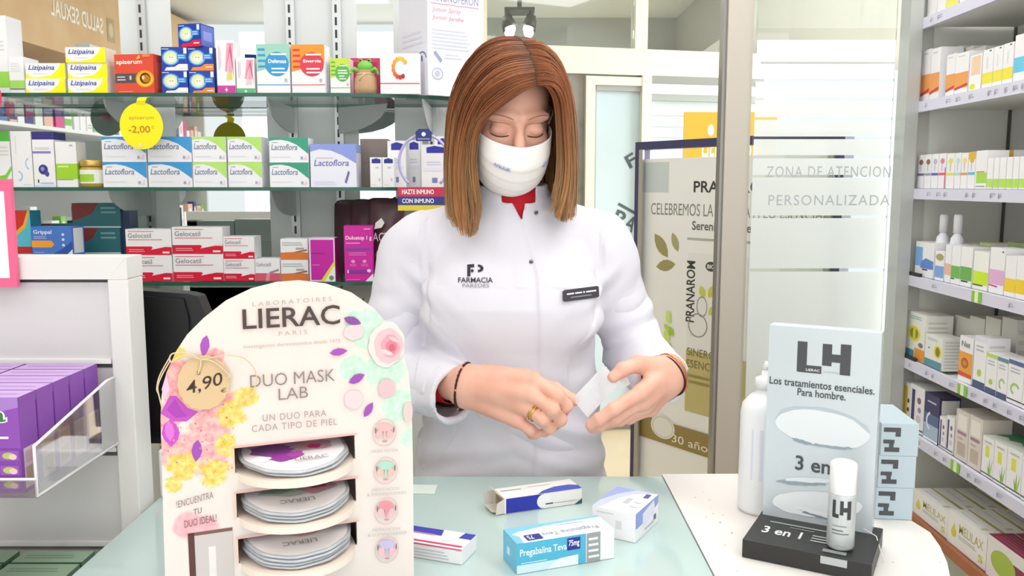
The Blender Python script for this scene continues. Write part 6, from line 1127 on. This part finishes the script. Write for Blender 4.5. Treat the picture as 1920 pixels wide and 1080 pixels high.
cv, cf = sdf_mesh(coat, (-.34, 1.36, .585), (.345, 1.82, 1.46), .0034)
# cloth folds: displaced along the normals
fa, fb, fc = cv[cf[:, 0]], cv[cf[:, 1]], cv[cf[:, 2]]; fn_ = np.cross(fb - fa, fc - fa); vn = np.zeros_like(cv)
for k in range(4): np.add.at(vn, cf[:, k], fn_)
vn /= np.linalg.norm(vn, axis=1, keepdims=True) + 1e-12
def folds(p):
    x, y, z = p; q = A3(p); o = .0016 * noise.noise(V((x * 9, y * 9, z * 5)))
    for S_, E_, C_ in ((S1, E1, C1), (S2, E2, C2)):
        de = np.linalg.norm(q - E_)
        if de < .2 or abs(x) > .17:
            ax = (E_ - S_) / np.linalg.norm(E_ - S_) if (q - E_) @ (E_ - S_) < 0 else (C_ - E_) / np.linalg.norm(C_ - E_); t = q @ ax; w_ = math.exp(-(de / .13) ** 2)
            o += w_ * .0125 * noise.noise(V((t * 34 + x * 6, x * 9, z * 9))) +  .0055 * noise.noise(V((t * 18, x * 10 + y * 8, z * 5)))
    for ap in ((-.155, 1.56, 1.19), (.15, 1.56, 1.19)):
        da = math.dist(p, ap); s = 1 if ap[0] < 0 else -1; o += math.exp(-(da / .075) ** 2) * .013 * noise.noise(V(((x * s + z) * 26, (x * s - z) * 6, 3)))
    if y < 1.64 and 1.15 < z < 1.36:
        for xs_ in (-.158 - .10 * (1.3 - z) * 0, .160):
            o -= .0035 * math.exp(-((x - xs_ - (.25 if xs_ < 0 else -.25) * max(0, 1.28 - z) * .4) / .0038) ** 2) * min(1, (z - 1.15) / .03)
    if abs(x) < .2 and z < 1.1: o += min(1, (1.1 - z) / .12) * .0085 * noise.noise(V((x * 9, 2, z * 30 + x * 12 * (1 if x > 0 else -1))))
    if 1.24 < z < 1.37 and abs(x) < .14 and y < 1.6: o += .003 * noise.noise(V((x * 30 * (1), 7, z * 8 + abs(x) * 10)))
    return o
cv = cv + vn * np.array([folds(tuple(p)) for p in cv])[:, None]
COAT = M('#dfdde6', .75, 0, .2, bump=(500, .08))
coat_o = np_obj('white_coat', cv, cf, COAT, woman); coatT = BVHTree.FromPolygons([tuple(p) for p in cv], [tuple(q) for q in cf.tolist()])
cam0 = V((0, 0, CAMZ))
def oncoat(px, py, lift=.0022, T=None):
    d = ray(px, py).normalized(); h, nn, i, ds = (T or coatT).ray_cast(cam0, d)
    return (h - d * lift) if h is not None else cam0 + d * 1.53
def coat_text(mb, t, x0, y0, x1, y1, col, b=0, slope=0):
    vs_, fs_ = text_geo(t, b); mb.add([oncoat(x0 + (x1 - x0) * x, y1 - (y1 - y0) * y + slope * x) for x, y in vs_], fs_, M(col, .7))
mb = MB(); ik = M('#2f2c33', .7)
def cpoly(pts): mb.add([oncoat(*p) for p in pts][::-1], [list(range(len(pts)))], ik)
cpoly([(876, 496), (889, 495), (889, 501), (882, 501), (882, 518), (876, 518)]); cpoly([(883, 505), (888, 505), (888, 510), (883, 510)])
o_, i_ = circ(896, 503, 10.5, 7.2, 14, -90, 90), circ(896, 503, 5, 3, 14, -90, 90)
mb.add([oncoat(*p) for p in o_ + i_], [(j, j + 1, 15 + j + 1, 15 + j) for j in range(14)], ik)
coat_text(mb, 'FARMACIA', 859, 520, 924, 530, '#37343b', .6, 0); coat_text(mb, 'PAREDES', 867, 532, 917, 539, '#86828c', -.2); l = mb.build('chest_logo', woman); l['label'] = 'dark printed pharmacy logo on the chest'
# name badge
q4 = [oncoat(*p, lift=.0005) for p in ((1052, 567), (1119, 558), (1117, 533), (1051, 545))]; bu_, bv_ = (q4[1] - q4[0]), (q4[3] - q4[0]); bn_ = bu_.cross(bv_).normalized()
gap_ = max((oncoat(1052 + 65 * i / 8, 545 + 22 * j / 4 - 12 * i / 8, 0) - q4[0]).dot(bn_) for i in range(9) for j in range(5)) + .0012; q4 = [p + bn_ * gap_ for p in q4]; mb = MB(); BDG = M('#3f3d45', .35)
rc = [(.05, 0), (.95, 0), (1, .1), (1, .9), (.95, 1), (.05, 1), (0, .9), (0, .1)]; mb.prism(rc, q4[0], bu_, bv_, bn_, .002, BDG)
art(mb, q4[0] + bn_ * .002, bu_.normalized(), bv_.normalized() if abs(bu_.dot(bv_)) < 0 else bv_.normalized(), bu_.length, bv_.length, [('L', .10, .48, .92, .78, 1, '#e8e8ec'), ('R', .30, .5, .33, .75, '#3f3d45'), ('R', .52, .5, .55, .75, '#3f3d45'), ('R', .60, .5, .63, .75, '#3f3d45'), ('L', .2, .2, .78, .42, 1, '#8f8d96')]); mb.build('name_badge', woman)
for px, py in ((1005, 399), (996, 491)):
    p = oncoat(px, py, .0015); mb = MB(); mb.ell(p, (.0042, .0025, .0042), M('#9a98a0', .25, .9), 14, 8); mb.ell(p - V((0, .0016, 0)), (.0022, .0018, .0022), M('#55535a', .3, .8), 10, 6); mb.build('snap_button', woman)
# ---- face details
def onface(x, z, lift=.0006):
    o_ = HL(x, -.2, z); d = HR @ V((0, 1, 0)); h, nn, i, ds = bodyT.ray_cast(o_, d); return h - d * lift
for sx in (-1, 1):
    mb = MB(); mb.tube([onface(sx * (.031 + t), -.0078 - .0030 * (1 - (t / .016) ** 2), .0002) for t in np.linspace(-.015, .0165, 12)], [.0005] + [.0011] * 10 + [.0006], M('#3d2822', .6), 6); mb.build('eyelash', woman)
    mb = MB(); mb.tube([onface(sx * (.031 + t), .0095 + .0035 * (1 - ((t) / .018) ** 2), .0) for t in np.linspace(-.016, .018, 12)], [.0003] + [.0006] * 10 + [.0003], M('#a06a58', .6), 6); mb.build('eyelid_crease', woman)
    mb = MB(); mb.tube([onface(sx * (.034 + t), .0225 + .004 * (1 - ((t - .004) / .024) ** 2) - .05 * max(0, t - .01), -.0003) for t in np.linspace(-.022, .024, 12)], [.0012] + [.0021] * 7 + [.0017, .0014, .001, .0006], M('#b58468', .8), 6, flat=.5); mb.build('eyebrow', woman)
# ---- face mask
nu, nv = 44, 30; vs_ = []; MW = M('#f4f1ee', .8, 0, .2)
def mpoint(u, v):
    yf = float(np.interp(v, [0, .12, .3, .5, .7, .88, 1], [-.1155, -.1225, -.129, -.125, -.117, -.103, -.084])); cs = math.cos(u * math.pi / 2); zt_2 = -.008 - .009 * cs ** 2; zb_2 = -.058 - .066 * cs ** .75
    ys = -.026 - .006 * v; y = ys + (yf - ys) * cs ** .72 - .0035 * max(0, 1 - abs(u) * 4) * (1 - v * .5); x = .0705 * math.sin(u * math.pi / 2) * (1 - .05 * v)
    pl = .0024 * sum(max(0, 1 - abs(v - c_) / .03) for c_ in (.36, .56, .76)) * min(1, (1 - abs(u)) * 5); return (x, y - pl, zt_2 + (zb_2 - zt_2) * v)
for j in range(nv + 1):
    for i in range(nu + 1): vs_.append(HL(*mpoint(-1 + 2 * i / nu, j / nv)))
mb = MB(); mb.add(vs_, [(j * (nu + 1) + i, (j + 1) * (nu + 1) + i, (j + 1) * (nu + 1) + i + 1, j * (nu + 1) + i + 1) for j in range(nv) for i in range(nu)], MW, True)
def mtext(t, u0, u1, v0, v1):
    a, f_ = text_geo(t, .4); mb.add([HL(*[c_ + d_ for c_, d_ in zip(mpoint(u0 + (u1 - u0) * x, v1 + (v0 - v1) * y), (0, -.0022, 0))]) for x, y in a], f_, M('#a9b3dc'))
mtext('APMASK', -.45, -.17, .33, .40); mtext('CE', .42, .56, .33, .44)
mk_o = mb.build('face_mask', woman); sm = mk_o.modifiers.new('thick', 'SOLIDIFY'); sm.thickness = .0012; sm.offset = -1
for sx in (-1, 1):
    mb = MB(); a, b_ = V(mpoint(sx, 0.02)), V(mpoint(sx, .97)); er = V((sx * .084, .018, .012)); mb.tube([HL(*p) for p in (a, a.lerp(er, .5) + V((sx * .006, 0, .004)), er, V((sx * .084, .028, -.01)), V((sx * .083, .016, -.034)), b_.lerp(V((sx * .083, .016, -.034)), .5) + V((sx * .006, 0, 0)), b_)], .0012, M('#f3efec', .7), 6); mb.build('ear_loop', woman)
# ---- bracelets and rings
def ring_at(wm, ax, ra, rb, r, mat, tilt=0, n=40):
    ax = V(ax).normalized(); x = ax.cross(Z).normalized(); y = x.cross(ax).normalized(); return [V(wm) + x * ra * math.cos(t) + y * rb * math.sin(t) + ax * (tilt * math.sin(t)) for t in [2 * math.pi * i / n for i in range(n)]]
BR = M('#3b1418', .4); w1 = (W1a + W1b) / 2; ax1 = V(Hn(*F1['middle'][0]) - w1); mb = MB(); mb.tube(ring_at(w1 - A3(ax1.normalized()) * .003, ax1, .030, .0415, 0, BR, .006), .0021, BR, 8, closed=True)
for i, p in enumerate(ring_at(w1 - A3(ax1.normalized()) * .003, ax1, .030, .0415, 0, BR, .006, 30)): mb.ell(p, (.0027,) * 3, BR if i % 5 else M('#d9a28f', .3, .6), 8, 6)
mb.tube([w1 + A3((.02, -.02, -.040)), w1 + A3((.026, -.02, -.052))], .0007, M('#c9b9b0'), 5); mb.build('bead_bracelet', woman)
w2 = (W2a + W2b) / 2; ax2 = V(Hn(*F2['middle'][0]) - w2); s2 = A3(ax2.normalized())
mb = MB(); mb.tube(ring_at(w2 - s2 * .002, ax2, .030, .0385, 0, BR), .0022, BR, 8, closed=True); mb.build('cord_bracelet', woman)
mb = MB(); mb.tube(ring_at(w2 - s2 * .009, ax2, .0305, .039, 0, BR), .0024, M('#d98f62', .25, .8), 8, closed=True); mb.build('copper_bangle', woman)
rm, rp = Hn(*F1['ring'][0]), Hn(*F1['ring'][1]); GD = M('#d9b25a', .2, 1)
for t in (.42, .56): c0 = rm + (rp - rm) * t; mb = MB(); mb.tube(ring_at(c0, V(rp - rm), .0122, .0122, 0, GD), .0014, GD, 8, closed=True); mb.build('gold_ring', woman)
# ---- hair
LG = [[(1006, 160, 1.446), (978, 172, 1.436), (930, 206, 1.437), (899, 238, 1.458), (889, 290, 1.478), (894, 342, 1.485), (900, 390, 1.478), (890, 440, 1.466)],
      [(1003, 136, 1.455), (955, 146, 1.434), (908, 180, 1.448), (881, 235, 1.478), (870, 300, 1.495), (872, 360, 1.495), (876, 410, 1.485), (881, 446, 1.474)],
      [(993, 102, 1.48), (942, 111, 1.46), (895, 152, 1.47), (865, 215, 1.50), (855, 290, 1.52), (855, 350, 1.52), (858, 400, 1.505), (868, 434, 1.492)],
      [(982, 83, 1.50), (938, 88, 1.49), (892, 124, 1.50), (859, 190, 1.53), (848, 280, 1.55), (846, 350, 1.55), (848, 395, 1.535), (855, 420, 1.52)],
      [(972, 71, 1.54), (932, 80, 1.54), (888, 120, 1.56), (857, 190, 1.58), (847, 280, 1.60), (846, 345, 1.60), (848, 385, 1.59), (848, 402, 1.575)],
      [(966, 69, 1.58), (925, 76, 1.61), (885, 115, 1.63), (860, 190, 1.65), (855, 280, 1.66), (858, 345, 1.66), (862, 385, 1.68), (870, 402, 1.70)],
      [(962, 73, 1.62), (945, 88, 1.66), (930, 122, 1.68), (915, 190, 1.69), (912, 280, 1.69), (914, 345, 1.69), (918, 385, 1.71), (922, 405, 1.725)]]
RG = [[(1007, 160, 1.446), (1032, 161, 1.436), (1049, 186, 1.446), (1054, 230, 1.466), (1056, 290, 1.486), (1053, 340, 1.490), (1043, 385, 1.478), (1036, 405, 1.468)],
      [(1004, 136, 1.455), (1034, 138, 1.446), (1052, 170, 1.46), (1060, 225, 1.48), (1063, 290, 1.50), (1061, 345, 1.50), (1054, 390, 1.488), (1049, 415, 1.476)],
      [(994, 102, 1.48), (1028, 111, 1.48), (1054, 157, 1.49), (1064, 220, 1.51), (1068, 290, 1.525), (1070, 350, 1.52), (1066, 395, 1.505), (1063, 417, 1.495)],
      [(983, 83, 1.50), (1011, 87, 1.51), (1041, 127, 1.53), (1062, 190, 1.55), (1069, 280, 1.56), (1068, 345, 1.56), (1066, 385, 1.545), (1067, 408, 1.535)],
      [(973, 71, 1.55), (1000, 79, 1.57), (1033, 119, 1.59), (1056, 190, 1.605), (1064, 280, 1.61), (1062, 345, 1.61), (1061, 380, 1.60), (1058, 400, 1.59)],
      [(967, 69, 1.58), (985, 77, 1.63), (1008, 115, 1.66), (1022, 190, 1.67), (1018, 280, 1.675), (1014, 345, 1.68), (1010, 380, 1.70), (1008, 402, 1.715)],
      [(962, 73, 1.62), (958, 86, 1.66), (962, 122, 1.69), (966, 190, 1.70), (964, 280, 1.70), (962, 345, 1.70), (962, 385, 1.72), (962, 405, 1.735)]]
rs = np.random.RandomState(4); NS = 22
def sheet(G): return np.array([[A3(W(*p)) for p in g] for g in G])
def cat(Pp, t):   # Catmull-Rom along axis 0, t array in [0, n-1]
    n = len(Pp); i = np.clip(np.floor(t).astype(int), 0, n - 2); f = (t - i).reshape((-1,) + (1,) * (Pp.ndim - 1)); p0, p1, p2, p3 = Pp[np.maximum(i - 1, 0)], Pp[i], Pp[i + 1], Pp[np.minimum(i + 2, n - 1)]
    return .5 * (2 * p1 + (p2 - p0) * f + (2 * p0 - 5 * p1 + 4 * p2 - p3) * f ** 2 + (3 * p1 - p0 - 3 * p2 + p3) * f ** 3)
HV, HF, HCc = [], [], []; base_n = 0
def add_mesh(v, f, c):
    global base_n
    HV.append(v); HF.append(f + base_n); HCc.append(c); base_n += len(v)
c_root, c_mid, c_tip, c_lite = A3(lin('#6e4630')[:3]), A3(lin('#9b5e3b')[:3]), A3(lin('#b98e62')[:3]), A3(lin('#c28a58')[:3])
ctr = A3((0, 1.56, 1.50))
for G, nst in ((LG, 3600), (RG, 3000)):
    Sg = sheet(G); ng = len(G); tt = np.linspace(0, Sg.shape[1] - 1, NS)
    def guide(s): return cat(np.stack([cat(Sg[k], tt) for k in range(ng)]), np.full(1, s))[0] if np.isscalar(s) else None
    dense = np.stack([cat(Sg[k], tt) for k in range(ng)])          # ng, NS, 3
    # opaque under-layer, drawn a little inwards
    us = np.linspace(0, ng - 1, 36); sh = cat(dense, us); inw = ctr - sh; inw[..., 2] *= .15; inw /= np.linalg.norm(inw, axis=2, keepdims=True) + 1e-9; lay = sh + inw * .0065; lay = lay[:, :NS - 6]
    m_ = lay.shape[1]; f = np.array([(i * m_ + j, i * m_ + j + 1, (i + 1) * m_ + j + 1, (i + 1) * m_ + j) for i in range(35) for j in range(m_ - 1)]); add_mesh(lay.reshape(-1, 3), f, np.tile(c_root * .62, (36 * m_, 1)))
    # strands in clumps
    ncl = 150; cs = np.sort(rs.rand(ncl) ** 1.0 * (ng - 1)); cl_len = 1.03 - .27 * rs.rand(ncl) ** 1.3; cl_tone = rs.rand(ncl); cl_off = rs.randn(ncl) * .0048; cl_ph = rs.rand(ncl) * 6.28
    for k in range(nst):
        ci = rs.randint(ncl); s = np.clip(cs[ci] + rs.randn() * .07, 0, ng - 1); sc = cs[ci]; tl = np.linspace(0, 1, NS); L_ = np.clip(cl_len[ci] * (1 - .16 * rs.rand() ** 2), .5, 1)
        path_s = s + (sc - s) * np.clip(tl - .15, 0, 1) * (.75 + .35 * tl); P_ = np.stack([cat(dense[:, j], path_s[j:j + 1])[0] for j in range(0)]) if 0 else None
        i0 = np.clip(np.floor(path_s).astype(int), 0, ng - 2); fr = (path_s - i0)[:, None]; ti = tl * L_ * (NS - 1); j0 = np.clip(np.floor(ti).astype(int), 0, NS - 2); fj = (ti - j0)[:, None]
        g0 = dense[i0, j0] * (1 - fj) + dense[i0, j0 + 1] * fj; g1 = dense[i0 + 1, j0] * (1 - fj) + dense[i0 + 1, j0 + 1] * fj; p = g0 * (1 - fr) + g1 * fr
        out_ = p - ctr; out_[:, 2] *= .2; out_ /= np.linalg.norm(out_, axis=1, keepdims=True) + 1e-9; amp = np.clip(tl * 4, .15, 1)
        p = p + out_ * ((rs.rand() * .010 - .006 + cl_off[ci]) * amp)[:, None]; p[:, 0] += .0022 * np.sin(tl * 5 + cl_ph[ci]) * tl + rs.randn() * .0012 * amp; p[:, 1] += rs.randn() * .0015 * amp
        r = .00078 * (1 - .65 * tl ** 3); tang = np.gradient(p, axis=0); tang /= np.linalg.norm(tang, axis=1, keepdims=True) + 1e-9; xx = np.cross(tang, out_); xx /= np.linalg.norm(xx, axis=1, keepdims=True) + 1e-9; yy = np.cross(tang, xx)
        v = np.stack([p + (xx * math.cos(a) + yy * math.sin(a)) * r[:, None] for a in (0, 2.094, 4.189)], 1).reshape(-1, 3)
        f = np.array([(j * 3 + a, j * 3 + (a + 1) % 3, (j + 1) * 3 + (a + 1) % 3, (j + 1) * 3 + a) for j in range(NS - 1) for a in range(3)]) if k == 0 and G is LG else SF
        if k == 0 and G is LG: SF = f
        tone = .70 + .45 * cl_tone[ci] + .25 * (rs.rand() - .5); w0 = np.clip(1 - tl / .12, 0, 1)[:, None]; w1_ = np.clip((tl - .38) / .5, 0, 1)[:, None]; cc = c_mid * (1 - w0) + c_root * w0; cc = cc * (1 - w1_) + (c_tip if cl_tone[ci] < .7 else c_lite) * w1_; cc = np.clip(cc * tone, 0, 1)
        add_mesh(v, f, np.repeat(cc, 3, 0))
hv, hf, hcol = np.concatenate(HV), np.concatenate(HF), np.concatenate(HCc)
hm = bpy.data.materials.new('hair_strands'); hm.use_nodes = True; nt = hm.node_tree; b_ = nt.nodes['Principled BSDF']; at = nt.nodes.new('ShaderNodeAttribute'); at.attribute_name = 'tone'
nt.links.new(at.outputs['Color'], b_.inputs['Base Color']); b_.inputs['Roughness'].default_value = .42; b_.inputs['Specular IOR Level'].default_value = .35
hair = np_obj('hair', hv, hf, hm, woman); ca = hair.data.color_attributes.new('tone', 'FLOAT_COLOR', 'POINT'); ca.data.foreach_set('color', np.c_[hcol, np.ones(len(hcol))].astype(np.float32).ravel())
# ---- translucent packet in her hands
pk = glassy('milky_plastic', (.96, .97, .98, 1), .12, .15, .72, (.93, .94, .96, 1)); a, b_, c, d = [W(*p) for p in ((1073, 748, 1.402), (1131, 686, 1.412), (1163, 714, 1.402), (1102, 783, 1.392))]
u, v_ = (c - d), (b_ - c) ; v_ = (a - d) if 0 else (c - b_); o_ = a; u = b_ - a; v_ = d - a; nn = u.cross(v_).normalized(); nn = nn if nn.y < 0 else -nn; mb = MB()
g = 8; pv = lambda s, t, l: o_ + u * s + v_ * t + nn * (l + .0022 * math.sin(7 * s + 3 * t))
for l0, l1, t0, t1 in ((.0, .004, 0, .52), (.001, .006, .5, 1.0)):
    vs_ = [pv(i / g, t0 + (t1 - t0) * j / 4, l) for l in (l0, l1) for j in range(5) for i in range(g + 1)]; n1 = 5 * (g + 1); ix = lambda i, j: j * (g + 1) + i; fs = [(ix(i, j), ix(i + 1, j), ix(i + 1, j + 1), ix(i, j + 1)) for j in range(4) for i in range(g)]
    bd = [ix(i, 0) for i in range(g + 1)] + [ix(g, j) for j in range(1, 5)] + [ix(i, 4) for i in range(g - 1, -1, -1)] + [ix(0, j) for j in range(3, 0, -1)]
    mb.add(vs_, fs + [tuple(n1 + q for q in f[::-1]) for f in fs] + [(bd[i], bd[(i + 1) % len(bd)], n1 + bd[(i + 1) % len(bd)], n1 + bd[i]) for i in range(len(bd))], pk, False)
mb.add([W(*p) for p in ((1161, 712, 1.404), (1176, 706, 1.408), (1182, 720, 1.404), (1168, 728, 1.398))], [(0, 1, 2, 3)], pk)
o = mb.build('plastic_packet'); tag(o, 'crumpled translucent white packet held between the hands of the woman', 'packet')
